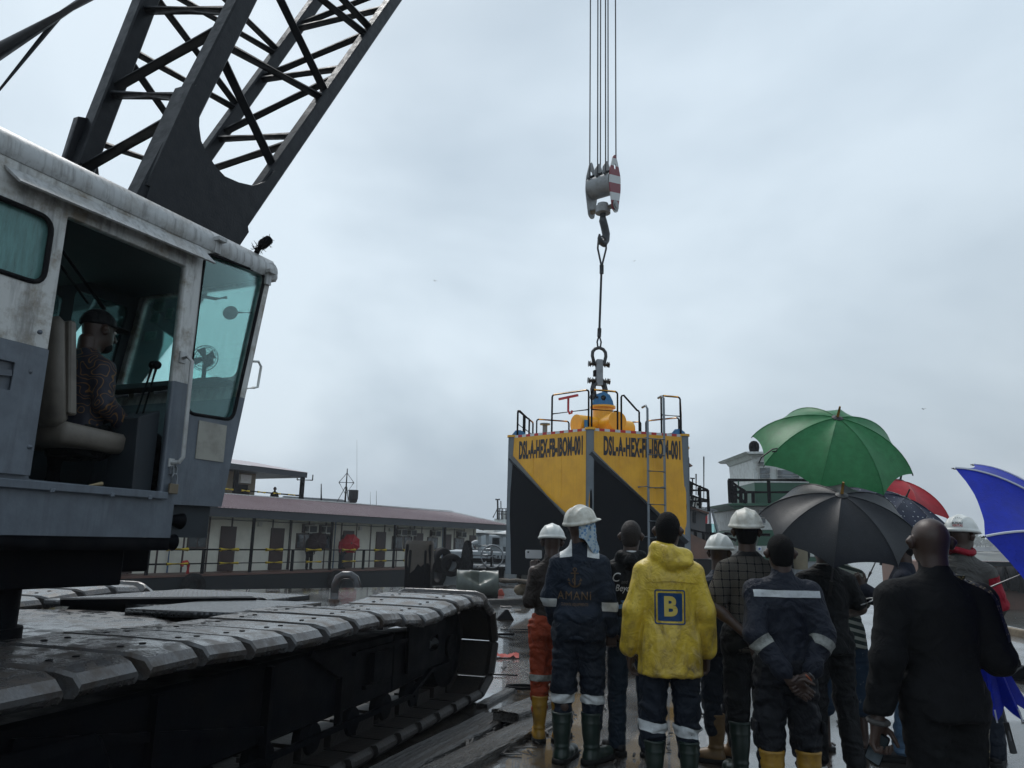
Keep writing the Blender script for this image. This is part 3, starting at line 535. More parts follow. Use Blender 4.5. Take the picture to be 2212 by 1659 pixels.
tc = N('ShaderNodeTexCoord'); n1 = N('ShaderNodeTexNoise', i_Scale=7, i_Detail=7, i_Roughness=.65); L(tc.outputs['Object'], n1.inputs['Vector'])
oi = N('ShaderNodeObjectInfo'); ad = N('ShaderNodeVectorMath', operation='ADD'); cx = N('ShaderNodeCombineXYZ'); mu = N('ShaderNodeMath', operation='MULTIPLY'); mu.inputs[1].default_value = 40; L(oi.outputs['Random'], mu.inputs[0]); L(mu.outputs[0], cx.inputs[0]); L(tc.outputs['Object'], ad.inputs[0]); L(cx.outputs[0], ad.inputs[1]); L(ad.outputs[0], n1.inputs['Vector'])
cr_ = N('ShaderNodeValToRGB'); L(n1.outputs[0], cr_.inputs[0]); cr_.color_ramp.elements[0].position = .35; cr_.color_ramp.elements[0].color = (.035, .024, .016, 1); cr_.color_ramp.elements[1].position = .6; cr_.color_ramp.elements[1].color = (.07, .07, .072, 1); L(cr_.outputs[0], b.inputs['Base Color'])
rr_ = N('ShaderNodeMapRange', i_From_Min=.42, i_From_Max=.56, i_To_Min=.5, i_To_Max=.10); L(n1.outputs[0], rr_.inputs[0]); L(rr_.outputs[0], b.inputs['Roughness'])
b.inputs['Specular IOR Level'].default_value = .6; b.inputs['Metallic'].default_value = .0
n2 = N('ShaderNodeTexNoise', i_Scale=55, i_Detail=4); L(ad.outputs[0], n2.inputs['Vector']); bp = N('ShaderNodeBump', i_Strength=.16, i_Distance=.02); L(n2.outputs[0], bp.inputs['Height']); L(bp.outputs[0], b.inputs['Normal'])
M_SHOE = m
ME_SHOE = shoe_mesh(); ME_SHOE.materials.append(M_SHOE); ME_SHOE.materials.append(M_BLACK)
ME_SHOE2 = ME_SHOE.copy(); ME_SHOE2.materials.clear(); ME_SHOE2.materials.append(mat('muddy_track_steel', (.016, .014, .013), .55, spec=.22, dirt=(.03, .022, .017), damt=.6, dscale=5, bump=.3, bscale=30)); ME_SHOE2.materials.append(M_BLACK)
def track(roff, nm, detail=True, fend=0.0):
    """one crawler: loop of shoes round a side frame; roff = outer face, negative = inboard"""
    T = M_TR @ Matrix.Translation((roff, fend, 0))
    loop = []; R_ = .49; f1, f0 = -.14, -6.6; zc = .53
    n = 60
    for k in range(n + 1):                                    # top run, sagging near the front idler
        f = f1 + (f0 - f1) * k / n; z = 1.062; u = (f + 1.55) / .95
        if abs(u) < 1: z -= .065 * (math.cos(math.pi * u) + 1) / 2
        if f < -2.6: z -= .012 * (1 + math.sin(f * 3.1))
        loop.append((f, z))
    for k in range(1, 24): a = math.pi / 2 + math.pi * k / 24; loop.append((f0 + (R_ + .04) * math.cos(a), zc + (R_ + .04) * math.sin(a)))
    for k in range(n + 1): loop.append((f0 + (f1 - f0) * k / n, .012))
    for k in range(1, 24): a = -math.pi / 2 + math.pi * k / 24; loop.append((f1 + (R_ + .04) * math.cos(a), zc + (R_ + .03) * math.sin(a)))
    loop = [Vector(p) for p in loop]; seg = [(loop[(k + 1) % len(loop)] - loop[k]).length for k in range(len(loop))]; tot = sum(seg); cnt = int(round(tot / .40))
    # frame: side beam with guards
    mb = MB(T)
    mb.box(-.70, -.34, -6.0, -1.5, .30, .80); mb.hexa([(-.70, -1.5, .3), (-.34, -1.5, .3), (-.34, -.35, .36), (-.70, -.35, .36), (-.70, -1.5, .8), (-.34, -1.5, .8), (-.34, -.35, .72), (-.70, -.35, .72)])
    par = mb.build(nm, M_BLACK, crane, bevel=.02)
    T0 = T; T = T @ Matrix.Translation((-.2, 0, 0))
    if detail:
        mb = MB(T); mb.box(-.139, -.10, -6.1, -1.15, .20, .235); mb.hexa([(-.139, -1.15, .20), (-.10, -1.15, .20), (-.10, -.7, .36), (-.139, -.7, .36), (-.139, -1.15, .235), (-.10, -1.15, .235), (-.10, -.7, .395), (-.139, -.7, .395)]); mb.box(-.139, -.10, -.7, -.25, .36, .395); mb.build('flange', M_BLACK, par)
        link('idler_block', plate(rrect(-1.28, -.42, .42, .86, .02, 2), .03, holes=[rrect(-.80, -.58, .56, .70, .04)], M=T @ axes((-.11, 0, 0), (0, 1, 0), (0, 0, 1))), M_BLACK, par)
        mb = MB(T); mb.tube((-.13, -.78, .62), (-.13, -.60, .62), .045, n=12); mb.build('idler_pin', M_STEEL, par, smooth=.8)
        mb = MB(T); mb.box(-.139, -.105, -2.25, -1.285, .70, .73); mb.box(-.139, -.105, -2.05, -1.62, .42, .45); mb.beam((-.12, -2.9, .80), (-.12, -2.45, .58), .03, .04); mb.box(-.139, -.09, -2.47, -2.43, .25, .58); mb.box(-.139, -.09, -1.95, -1.62, .46, .69); mb.box(-.139, -.085, -3.4, -3.36, .24, .78); mb.box(-.139, -.085, -4.4, -4.36, .24, .78); mb.beam((-.12, -5.2, .72), (-.12, -3.4, .40), .025, .05); mb.build('side_ribs', M_BLACK, par)
        mb = MB(T); mb.hexa([(-.13, -6.1, .34), (-.07, -6.1, .34), (-.07, -4.55, .34), (-.13, -4.55, .34), (-.13, -6.1, .74), (-.07, -6.1, .70), (-.07, -4.75, .66), (-.13, -4.75, .70)]); mb.build('drive_cover', M_BLACK, par, bevel=.03)
        for k in range(9):
            mb = MB(T); mb.lathe([(.001, -.1), (.13, -.1), (.13, -.04), (.10, 0), (.03, .0), (.03, .02), (.001, .02)], o=(-.16, -5.6 + k * .58, .20), ax=(1, 0, 0), n=16); mb.build('roller', M_BLACK, par, smooth=.6)
    mb = MB(T)
    for f in (f1, f0): mb = MB(T); mb.lathe([(.001, -.45), (.40, -.45), (.40, -.18), (.34, -.16), (.12, -.15), (.12, -.12), (.001, -.12)], o=(0, f, zc), ax=(1, 0, 0), n=28); mb.build('idler', M_BLACK, par, smooth=.6)
    T = T0; rs = random.Random(int(abs(roff) * 10) + 1); d = .07; pos = 0; k = 0; acc = 0
    for i in range(cnt):
        target = (i + .45) * tot / cnt
        while acc + seg[k] < target: acc += seg[k]; k += 1
        p = loop[k].lerp(loop[(k + 1) % len(loop)], (target - acc) / seg[k]); q = loop[(k + 3) % len(loop)] - loop[(k - 3) % len(loop)]; q.normalize()
        if p.y < .2 and p.x < -3.3 and not detail: continue
        nrm = Vector((q.y, -q.x)) * 1.0                          # loop runs backwards along the top: outward normal
        o = bpy.data.objects.new('shoe', ME_SHOE if p.y > .86 else ME_SHOE2); COL.objects.link(o); o.parent = par
        ez = Vector((0, nrm.x, nrm.y)); ex_ = Vector((1, 0, 0)); ey = Vector((0, ez.z, -ez.y))
        R4 = Matrix(((ex_.x, ey.x, ez.x, 0), (ex_.y, ey.y, ez.y, 0), (ex_.z, ey.z, ez.z, 0), (0, 0, 0, 1)))
        o.matrix_parent_inverse = Matrix(); o.matrix_basis = T @ Matrix.Translation((0, p.x, p.y)) @ R4 @ Matrix.Rotation(rs.uniform(-.012, .012), 4, 'X') @ Matrix.Rotation(rs.uniform(-.006, .006), 4, 'Z')
    return par
track(0, 'track')
track(-3.5, 'track', detail=False, fend=-.9)
# car body between the tracks with its wet plates
mb = MB(M_TR); mb.lathe([(.001, .98), (1.0, .98), (1.35, .9), (1.5, .72), (1.5, .35), (.001, .35)], o=(-2.25, -3.75, 0), n=36); mb.box(-3.6, -.95, -4.6, -4.0, .35, .80); mb.box(-3.6, -.95, -3.3, -2.7, .35, .80); mb.build('car_body', M_SHOE, crane, smooth=.6)
m, t, b, N = new_mat('wet_checker_plate'); L = t.links.new
tc = N('ShaderNodeTexCoord'); mp = N('ShaderNodeMapping'); mp.inputs['Scale'].default_value = (22, 22, 22); mp.inputs['Rotation'].default_value = (0, 0, .785); L(tc.outputs['Object'], mp.inputs[0]); ck = N('ShaderNodeTexVoronoi', i_Scale=1.0, i_Randomness=.15); L(mp.outputs[0], ck.inputs['Vector'])
bp = N('ShaderNodeBump', i_Strength=.8, i_Distance=.02); L(ck.outputs['Distance'], bp.inputs['Height']); bp.invert = True; L(bp.outputs[0], b.inputs['Normal']); b.inputs['Base Color'].default_value = (.035, .038, .042, 1); b.inputs['Roughness'].default_value = .2; b.inputs['Specular IOR Level'].default_value = .8
M_CHECK = m
def chk(P, z, th): return link('checker_plate', plate(P, th, M=M_TR @ Matrix.Translation((0, 0, z))), M_CHECK, crane)
chk([(-1.95, -2.9), (-1.12, -2.75), (-1.05, -1.55), (-1.95, -1.70)], 1.0, .05)
chk([(-3.3, -2.4), (-1.75, -2.4), (-1.75, -.6), (-3.3, -.6)], .98, .05)
mb = MB(M_TR); mb.beam((-2.75, -2.75, 1.03), (-1.72, -1.6, 1.02), .20, .05); mb.beam((-2.70, -2.7, .93), (-1.75, -1.62, .93), .03, .18); mb.lathe([(.03, -.05), (.08, -.05), (.08, .05), (.03, .05)], o=(-1.68, -1.56, .96), ax=(.75, -.65, 0), n=16); mb.box(-2.6, -1.05, -2.5, -1.6, .82, .90); mb.build('tie_beam', M_BLACK, crane)
# ------------------------------------------------------------------ hexagonal buoy on its pontoon
A_ = 2.8; Mc = at(1274, 1100, 20.0); TOPZ = at(1272, 926, 20.0).z; BOTZ = 0.72
hx = [Vector((Mc.x, Mc.y))]; cen = hx[0] + A_ * Vector((math.cos(math.radians(77)), math.sin(math.radians(77))))
HV = [cen + A_ * Vector((math.cos(math.radians(257 + 60 * k)), math.sin(math.radians(257 + 60 * k)))) for k in range(6)]     # 0 = near corner, then to the right
buoy = empty('hexagonal_buoy', (cen.x, cen.y, BOTZ), 0, 'yellow and black hexagonal steel buoy with railings and ladder hanging under the crane', 'buoy')
off = Vector((cen.x, cen.y, BOTZ)); Hh = TOPZ - BOTZ
M_BY = mat('buoy_yellow', (0.80, 0.40, 0.012), 0.36, dirt=(0.58, 0.26, 0.012), damt=.6, dscale=2.2, dlo=.4, dhi=.7, bump=.25, bscale=2.2, streak=.45)
M_BK = mat('buoy_black', (0.005, 0.0065, 0.009), 0.5, spec=.06, streak=.5, dirt=(0.008, 0.009, 0.011), damt=.5, dscale=1.5)
M_BG = mat('buoy_grey', (0.15, 0.175, 0.195), 0.4, dirt=(0.10, 0.115, 0.13), damt=.5, dscale=4)
M_BLUE = mat('padeye_blue', (0.02, 0.16, 0.38), 0.4, dirt=(0.02, 0.08, 0.18), damt=.5, dscale=8)
M_INK = mat('black_lettering', (0.01, 0.012, 0.02), 0.5)
LP = [V3(p.x - cen.x, p.y - cen.y, 0) for p in HV]
mb = MB(); ring = [(p.x * .985, p.y * .985) for p in LP]
b_ = [mb.pt((x, y, 0)) for x, y in ring]; t_ = [mb.pt((x, y, Hh - .02)) for x, y in ring]; mb.face(t_); mb.face(b_[::-1])
for k in range(6): mb.face((b_[k], b_[(k + 1) % 6], t_[(k + 1) % 6], t_[k]))
hull = mb.build('hull', M_BY, buoy)
for k in range(6):
    a, c = LP[k], LP[(k + 1) % 6]
    if k == 5: pass
    ex = (c - a).normalized(); w = (c - a).length; Mx = axes(a + ex.cross(V3(0, 0, 1)) * .012, ex, (0, 0, 1))
    z1 = Hh - .62; z2 = 1.0
    link('yellow_panel', plate([(0, z1), (w, z2), (w, Hh), (0, Hh)], .02, M=Mx), M_BY, hull)
    link('black_panel', plate([(0, 0), (w, 0), (w, z2), (0, z1)], .02, M=Mx), M_BK, hull)
    mb = MB(); n_ = ex.cross(V3(0, 0, 1)); mb.tube(a + n_ * .02 + V3(0, 0, z1), c + n_ * .02 + V3(0, 0, z2), .095, n=12); mb.build('diagonal_pipe', M_BG, hull, smooth=1)
    mb = MB(); mb.tube(a, a + V3(0, 0, Hh - .03), .105, n=14); mb.build('corner_pipe', M_BG, hull, smooth=1)
    mb = MB(); mb.lathe([(.001, .06), (.14, .06), (.14, 0), (.001, 0)], o=a + V3(0, 0, Hh - .03), n=14); mb.build('corner_cap', M_BY, hull)
    for sx_ in (.30, .66):
        mb = MB(); z0_ = lerp(z1, z2, sx_); mb.beam(a + ex * w * sx_ + n_ * .023 + V3(0, 0, z0_ + .1), a + ex * w * sx_ + n_ * .023 + V3(0, 0, Hh - .06), .022, .008, n_); mb.build('weld_seam', M_BY, hull)
    mb = MB(); mb.beam(a + ex * .12 + n_ * .023 + V3(0, 0, z1 + .02), a + ex * (w - .12) + n_ * .023 + V3(0, 0, z1 + .02), .022, .008, n_); mb.build('weld_seam', M_BY, hull)
    nseg = 17
    for j in range(nseg):
        mb = MB(); s0, s1 = j / nseg * (w - .2) + .1, (j + 1) / nseg * (w - .2) + .1
        mb.hexa([a + ex * s0 + n_ * .024 + V3(0, 0, Hh - .05), a + ex * s1 + n_ * .024 + V3(0, 0, Hh - .05), a + ex * s1 - n_ * .05 + V3(0, 0, Hh - .05), a + ex * s0 - n_ * .05 + V3(0, 0, Hh - .05), a + ex * s0 + n_ * .024 + V3(0, 0, Hh + .02), a + ex * s1 + n_ * .024 + V3(0, 0, Hh + .02), a + ex * s1 - n_ * .05 + V3(0, 0, Hh + .02), a + ex * s0 - n_ * .05 + V3(0, 0, Hh + .02)])
        if k in (0, 5): mb.build('edge_stripe', M_REDP if j % 2 else M_WHITE, hull)
    if k in (0, 5):
        me = text_mesh('DSL-A-HEX-FB-IBOM-001', .66, .03, .30, .002, spacing=1.08)
        me.transform(Matrix.Translation((w * (.52 if k else .545), Hh - .45, .016))); me.transform(Mx); link('lettering', me, M_INK, hull)
# railings along the top edges
def rail(k, s0, s1, h=1.08, slant=None, mid=True):
    a, c = LP[k], LP[(k + 1) % 6]; ex = (c - a).normalized(); w = (c - a).length; n_ = ex.cross(V3(0, 0, 1)); p = a - n_ * .10
    P0, P1 = p + ex * w * s0, p + ex * w * s1; z0 = Hh; h1 = h if slant is None else slant
    mb = MB(); q = .07 * (1 if s1 > s0 else -1)
    mb.path([P0 + V3(0, 0, z0), P0 + V3(0, 0, z0 + h - .06), P0 + ex * q * .3 + V3(0, 0, z0 + h - .02), P0 + ex * q + V3(0, 0, z0 + h), P1 - ex * q + V3(0, 0, z0 + h1), P1 - ex * q * .3 + V3(0, 0, z0 + h1 - .02), P1 + V3(0, 0, z0 + h1 - .06), P1 + V3(0, 0, z0)], .026, 8)
    if mid: mb.tube(P0 + V3(0, 0, z0 + h * .5), P1 + V3(0, 0, z0 + min(h, h1) * .5), .02, n=8)
    o = mb.build('railing', M_BLACK, buoy, smooth=1)
    if slant is None:
        mb = MB(); mb.tube(P0 + ex * q + V3(0, 0, z0 + h), P1 - ex * q + V3(0, 0, z0 + h), .029, n=8); mb.build('yellow_bar', M_BY, o, smooth=1)
    return o
r1 = rail(5, .50, .955); rail(0, .03, .30); rail(0, .34, .53, 1.0, .62, False); rail(0, .77, .98); rail(5, .04, .20, 0.75, .5, False)
rail(1, .05, .5, .95); rail(1, .55, .97, .95); rail(2, .05, .48, .95); rail(2, .55, .95, .95); rail(3, .05, .48, .95); rail(3, .55, .95, .95); rail(4, .1, .55, .8); rail(4, .62, .92, .8)
# red T hook on the railing
a, c = LP[5], LP[0]; ex = (c - a).normalized(); n_ = ex.cross(V3(0, 0, 1)); w = A_
q0 = a + ex * w * .72 + n_ * -.05
mb = MB(); mb.beam(q0 - ex * .33 + V3(0, 0, Hh + .92), q0 + ex * .33 + V3(0, 0, Hh + .96), .05, .06); mb.path([q0 + V3(0, 0, Hh + .92), q0 + V3(0, 0, Hh + .56), q0 + ex * .05 + V3(0, 0, Hh + .48), q0 + ex * .12 + V3(0, 0, Hh + .49), q0 + ex * .13 + V3(0, 0, Hh + .56)], .03, 8); mb.build('red_hook', M_REDP, r1, smooth=.8)
# ladder
a, c = LP[0], LP[1]; ex = (c - a).normalized(); n_ = ex.cross(V3(0, 0, 1))
lad = None
for s_ in (.56, .735):
    mb = MB(); p = a + ex * A_ * s_ + n_ * .22; mb.path([p + V3(0, 0, .2), p + V3(0, 0, Hh + (.62 if s_ < .6 else .95)), p - n_ * .1 + V3(0, 0, Hh + (.72 if s_ < .6 else 1.02)), p - n_ * .3 + V3(0, 0, Hh + (.70 if s_ < .6 else 1.0))], .032, 8)
    o = mb.build('ladder' if lad is None else 'stringer', M_BG, buoy if lad is None else lad, smooth=1); lad = lad or o
for k in range(9):
    z = Hh - .18 - k * .435; mb = MB()
    if z > .2: mb.tube(a + ex * A_ * .56 + n_ * .22 + V3(0, 0, z), a + ex * A_ * .735 + n_ * .22 + V3(0, 0, z), .022, n=8); mb.build('rung', M_BG, lad, smooth=1)
for z in (Hh - .16, Hh - 1.45, Hh - 2.75):
    for s_ in (.56, .735): mb = MB(); mb.tube(a + ex * A_ * s_ + n_ * .22 + V3(0, 0, z), a + ex * A_ * (s_ - .07) + n_ * .02 + V3(0, 0, z - .02), .022, n=8); mb.build('ladder_bracket', M_BG, lad)
# top mast, side pipes, padeyes, bollard
mb = MB(); mb.lathe([(.001, 0), (.30, 0), (.30, 1.0), (.38, 1.0), (.38, 1.06), (.001, 1.06)], o=(0, -.3, Hh - .02), n=28); mast = mb.build('centre_post', M_BY, buoy, smooth=.7)
for d, ln in (((.25, -1, .02), 1.15), ((-.95, -.6, 0), 1.0), ((.9, .5, 0), 1.0)):
    mb = MB(); D_ = Vector(d).normalized(); mb.lathe([(.27, 0), (.27, ln), (.001, ln)], o=V3(0, -.3, Hh + .42), ax=D_, n=24); mb.build('side_pipe', M_BY, mast, smooth=.7)
mb = MB(); mb.box(-.62, -.48, -1.05, -.85, Hh, Hh + .5); mb.build('blue_box', M_BLUE, mast)
me = plate([(-.34, 0), (.34, 0), (.30, .18), (.2, .36), (0, .44), (-.2, .36), (-.30, .18)], .12, holes=[rrect(-.09, .09, .17, .33, .085)], M=axes((0, -.3, Hh + 1.04), (.95, .3, 0), (0, 0, 1))); link('lifting_eye', me, M_BLUE, mast)
for k in (1, 5):
    p = LP[k] * .93; me = plate([(-.24, 0), (.24, 0), (.18, .12), (.05, .2), (-.1, .18)], .05, M=axes(p + V3(0, 0, Hh), (1, .2, 0), (0, 0, 1))); link('corner_eye', me, M_BLUE, buoy)
mb = MB(); mb.lathe([(.07, 0), (.07, .35), (.15, .36), (.15, .40), (.001, .40)], o=LP[5] * .62 + LP[0] * .12 + V3(0, 0, Hh), n=14); mb.build('bollard', M_BG, buoy, smooth=.6)
# pontoon below
pt = empty('pontoon', (cen.x, 35.2, 0), 0, 'low pale grey pontoon floating behind the yellow buoy, tyres along its edge', 'pontoon')
M_PG = mat('pontoon_grey', (.30, .33, .35), .5, dirt=(.12, .12, .12), damt=.7, dscale=1.2, streak=.4)
mb = MB(); mb.box(-4.2, 5.2, -3.6, 6, -1.4, .66); ph = mb.build('pontoon_hull', M_PG, pt, bevel=.05)
mb = MB(); mb.box(-4.25, 5.25, -3.66, -3.6, .46, .60); mb.build('rubbing_strake', M_BLACK, ph)
def tyre_mesh(R=.42, w=.26):
    mb = MB(); mb.lathe([(R * .55, -w * .42), (R * .72, -w * .5), (R * .93, -w * .46), (R, -w * .3), (R, w * .3), (R * .93, w * .46), (R * .72, w * .5), (R * .55, w * .42), (R * .52, 0), (R * .55, -w * .42)], ax=(0, 1, 0), n=28)
    return mb.mesh('tyre', smooth=.5)
ME_TYRE = tyre_mesh(); ME_TYRE.materials.append(M_RUBBER)
def tyre(loc, rz, label, group, s=1.0, rx=0.0, ry=0.0):
    o = bpy.data.objects.new('tyre', ME_TYRE); COL.objects.link(o); o.location = loc; o.rotation_euler = (rx, ry, rz); o.scale = (s, s, s); return tag(o, label, 'tyre', group)
for k, dx in enumerate((-3.6, -1.95, -1.0, 1.4, 3.2)):
    tyre((cen.x + dx, 31.42, .22), 0, ['dark tyre fender at the left end of the grey pontoon below the buoy', 'dark tyre on the pontoon beside the brown shirt', 'tyre fender behind the man with the towel', 'tyre on the pontoon edge behind the yellow raincoat', 'tyre on the pontoon edge right of the yellow raincoat'][k], 'tyre fenders', .95)
# ------------------------------------------------------------------ rigging between hook and buoy
RX, RY = cen.x, cen.y - .3
def rig(x, y): p = at(x, y, RY); return p
zE = BOTZ + Hh + 1.04 + .25
def thing(name, label, cat, loc, rz=0): return empty(name, loc, rz, label, cat)
M_SHK = mat('forged_shackle', (.035, .037, .04), .45, metal=.5, dirt=(.09, .09, .09), damt=.5, dscale=8)
def shackle(loc, label, s, flip=False, rz=0.0):
    e = thing('bow_shackle', label, 'shackle', loc, rz); f = -1 if flip else 1
    mb = MB(); P = [(-.16, 0, 0), (-.165, 0, .1 * f), (-.20, 0, .24 * f), (-.19, 0, .36 * f), (-.12, 0, .45 * f), (0, 0, .49 * f), (.12, 0, .45 * f), (.19, 0, .36 * f), (.20, 0, .24 * f), (.165, 0, .1 * f), (.16, 0, 0)]
    mb.path([tuple(c * s for c in p) for p in P], .05 * s, 10); mb.build('bow', M_SHK, e, smooth=1)
    mb = MB(); mb.tube((-.27 * s, 0, 0), (.27 * s, 0, 0), .055 * s, n=10); mb.tube((-.31 * s, 0, 0), (-.25 * s, 0, 0), .095 * s, n=8); mb.tube((.24 * s, 0, 0), (.30 * s, 0, 0), .095 * s, n=6); mb.tube((-.18 * s, 0, 0), (-.1 * s, 0, 0), .09 * s, n=12); mb.tube((.18 * s, 0, 0), (.1 * s, 0, 0), .09 * s, n=12); mb.build('pin', M_SHK, e, smooth=.7); return e
zs = zE; rx = rig(1294, 880).x
shackle((rx, RY, zE), 'small shackle through the blue lifting eye on top of the buoy', .95, rz=.6)
z1 = zE + .42; z2 = rig(1296, 823).z; z3 = rig(1296, 787).z
shackle((rx, RY, z2), 'lower bow shackle hanging from the load cell over the buoy', 1.1, True, .15)
shackle((rx, RY, z3), 'upper bow shackle between wire sling and load cell', 1.05, False, .15)
lc = thing('load_cell', 'grey rectangular load cell link between the two bow shackles', 'load cell', (rx, RY, (z2 + z3) / 2), .15)
hl = (z3 - z2) / 2 + .14
link('link_body', plate(rrect(-.1, .1, -hl, hl, .03, 2), .17, M=axes((0, 0, 0), (1, 0, 0), (0, 0, 1))), M_STEEL, lc)
mb = MB(); mb.box(-.17, -.1, -.07, .07, -.12, .06); mb.build('readout_box', M_BLACK, lc)
# wire sling
zt = rig(1301, 524).z; zr = z3 + .55; sl_ = thing('wire_sling', 'thick black wire sling running from the hook down to the load cell', 'sling', (rx, RY, zr - .05))
hk = at(1301, 400, RY)
dx = rig(1301, 524).x - rx; Lz = zt - (zr - .05)
mb = MB(); mb.tube((0, 0, .35), (dx * .8, 0, Lz - .75), .035, n=8); mb.build('rope', M_ROPE, sl_)
mb = MB(); mb.path([(0, 0, .4), (-.06, 0, .2), (-.03, 0, -.04), (.03, 0, -.04), (.06, 0, .2), (0, 0, .4)], .026, 8); mb.build('eye_loop', M_ROPE, sl_, smooth=1); mb = MB(); mb.path([(dx * .8, 0, Lz - .8), (dx - .14, 0, Lz - .2), (dx - .12, 0, Lz + .12), (dx, .0, Lz + .22), (dx + .12, 0, Lz + .12), (dx + .12, 0, Lz - .2), (dx * .8, 0, Lz - .8)], .03, 8); mb.build('eye_loop', M_ROPE, sl_, smooth=1)
mb = MB(); mb.tube((0, 0, .36), (0.01, 0, .62), .06, n=10); mb.build('ferrule', M_SHK, sl_, smooth=.8); mb = MB(); mb.tube((dx * .8, 0, Lz - 1.02), (dx * .8, 0, Lz - .74), .065, n=10); mb.build('ferrule', M_SHK, sl_, smooth=.8)
# hook block
zb0, zb1 = rig(1300, 462).z, rig(1300, 352).z; Hb = zb1 - zb0
blk = thing('hook_block', 'grey crane hook block with red and white striped cheek plate', 'hook block', (hk.x + .02, RY, zb0), math.radians(-38))
m, t, b, N = new_mat('red_white_stripes'); L = t.links.new
tc = N('ShaderNodeTexCoord'); sp = N('ShaderNodeSeparateXYZ'); L(tc.outputs['Object'], sp.inputs[0]); ma = N('ShaderNodeMath', operation='MULTIPLY_ADD'); L(sp.outputs[1], ma.inputs[0]); ma.inputs[1].default_value = -.28; L(sp.outputs[2], ma.inputs[2])
mm = N('ShaderNodeMath', operation='MODULO'); mu = N('ShaderNodeMath', operation='ADD'); mu.inputs[1].default_value = 10.1; L(ma.outputs[0], mu.inputs[0]); L(mu.outputs[0], mm.inputs[0]); mm.inputs[1].default_value = .58; gt = N('ShaderNodeMath', operation='GREATER_THAN'); L(mm.outputs[0], gt.inputs[0]); gt.inputs[1].default_value = .26
mx = N('ShaderNodeMixRGB'); L(gt.outputs[0], mx.inputs[0]); mx.inputs[1].default_value = (.55, .56, .55, 1); mx.inputs[2].default_value = (.20, .02, .03, 1); L(mx.outputs[0], b.inputs['Base Color']); b.inputs['Roughness'].default_value = .5
M_RW = m; M_HB = mat('hook_block_grey', (.27, .28, .285), .45, dirt=(.13, .12, .11), damt=.6, dscale=5)
cheek = rpoly([(-.30, Hb * .72), (-.12, Hb * 1.02), (.0, Hb * 1.10), (.14, Hb), (.34, Hb * .72), (.34, Hb * .45), (.16, .0), (0, -.07), (-.16, 0), (-.34, Hb * .45)], .12, 3)
for xx, mt in ((.43, M_RW), (-.43, M_HB)): link('cheek_plate', plate(cheek, .035, holes=[rrect(-.07, .07, Hb * .80, Hb * .90, .05)], M=axes((xx, 0, 0), (0, 1, 0), (0, 0, 1))), mt, blk)
for xx in (-.14, .15): link('divider_plate', plate(rpoly([(-.26, Hb * .5), (-.26, Hb * .85), (0, Hb * 1.03), (.26, Hb * .85), (.26, Hb * .5)], .1, 3), .03, M=axes((xx, 0, 0), (0, 1, 0), (0, 0, 1))), M_HB, blk)
for xx in (-.29, 0, .29): mb = MB(); mb.lathe([(.05, -.05), (.34, -.05), (.30, 0), (.34, .05), (.05, .05)], o=(xx, 0, Hb * .60), ax=(1, 0, 0), n=28); mb.build('sheave', M_BLACK, blk, smooth=.5)
mb = MB(); mb.lathe([(.30, -.40), (.36, -.40), (.36, .40), (.30, .40)], o=(0, 0, Hb * .55), ax=(1, 0, 0), n=20, a0=math.pi * .80, a1=math.pi * 1.62); mb.lathe([(.30, -.40), (.36, -.40), (.36, .40), (.30, .40)], o=(0, 0, Hb * .55), ax=(1, 0, 0), n=20, a0=math.pi * 1.40, a1=math.pi * 2.2); mb.build('guard', M_HB, blk, smooth=.6)
mb = MB(); mb.tube((-.50, 0, .17), (.50, 0, .17), .10, n=14); mb.tube((.44, 0, .17), (.475, 0, .17), .17, n=18); mb.lathe([(.001, .34), (.17, .34), (.17, .26), (.24, .24), (.24, .02), (.001, .02)], n=18); mb.build('trunnion', M_HB, blk, smooth=.6)
hkm = MB(); hz = rig(1300, 524).z - zb0 + .02
prof = [(0, .05), (0, -.12), (0, -.22), (.10, -.40), (.19, -.60), (.17, -.82), (.05, -.97), (-.10, -.98), (-.20, -.86), (-.20, -.74)]
rad = [.10, .10, .13, .13, .13, .125, .12, .10, .07, .03]; sc_ = abs(hz) / .93
hkm.path([(0, p[0] * sc_, p[1] * sc_) for p in prof], .1, 12, radii=[r_ * sc_ * .95 for r_ in rad]); hkm.build('hook', M_SHK, blk, smooth=1)
# hoist ropes up to the boom head (parts of the crane)
Bm = Matrix.Translation(blk.location) @ Matrix.Rotation(math.radians(-38), 4, 'Z')
for i, xx in enumerate((-.29, 0, .29)):
    for yy in (-.32, .32):
        p = M_CR.inverted() @ (Bm @ V3(xx, yy, Hb * .62)); q = M_CR.inverted() @ (Bm @ V3(xx, yy * 1.05, Hb * .62)); q.z = 35.2
        mb = MB(); mb.tube(p, q, .021, n=6); mb.build('hoist_rope', M_ROPE, crane)
# ------------------------------------------------------------------ house barge behind the crane (local y along its length, x outward to the quay)
HB_YAW = math.radians(28.8)
hb = empty('house_barge', (-9.1, 38, -1.25), -HB_YAW, 'long cream accommodation barge with maroon ribbed roof, brown doors and yellow black railing', 'barge')
zo = 1.25
M_CREAM = mat('cream_wall', (.68, .67, .58), .6, dirt=(.46, .45, .39), damt=.5, dscale=1.2, streak=.25)
M_DOOR = mat('brown_door', (.035, .014, .012), .5, dirt=(.02, .01, .01), damt=.5, dscale=5)
M_HULL = mat('dark_hull', (.009, .013, .017), .55, spec=.15, dirt=(.02, .018, .016), damt=.5, dscale=1.0, streak=.5)
M_BLUEP = mat('blue_downpipe', (.05, .11, .2), .5)
M_DECKR = mat('brown_deck', (.11, .05, .035), .55, dirt=(.05, .03, .025), damt=.6, dscale=2)
M_MAROON = mat('maroon_sheet_roof', (.29, .215, .225), .3, dirt=(.21, .15, .155), damt=.5, dscale=.8)
M_FASC = mat('dark_fascia', (.018, .024, .032), .5)
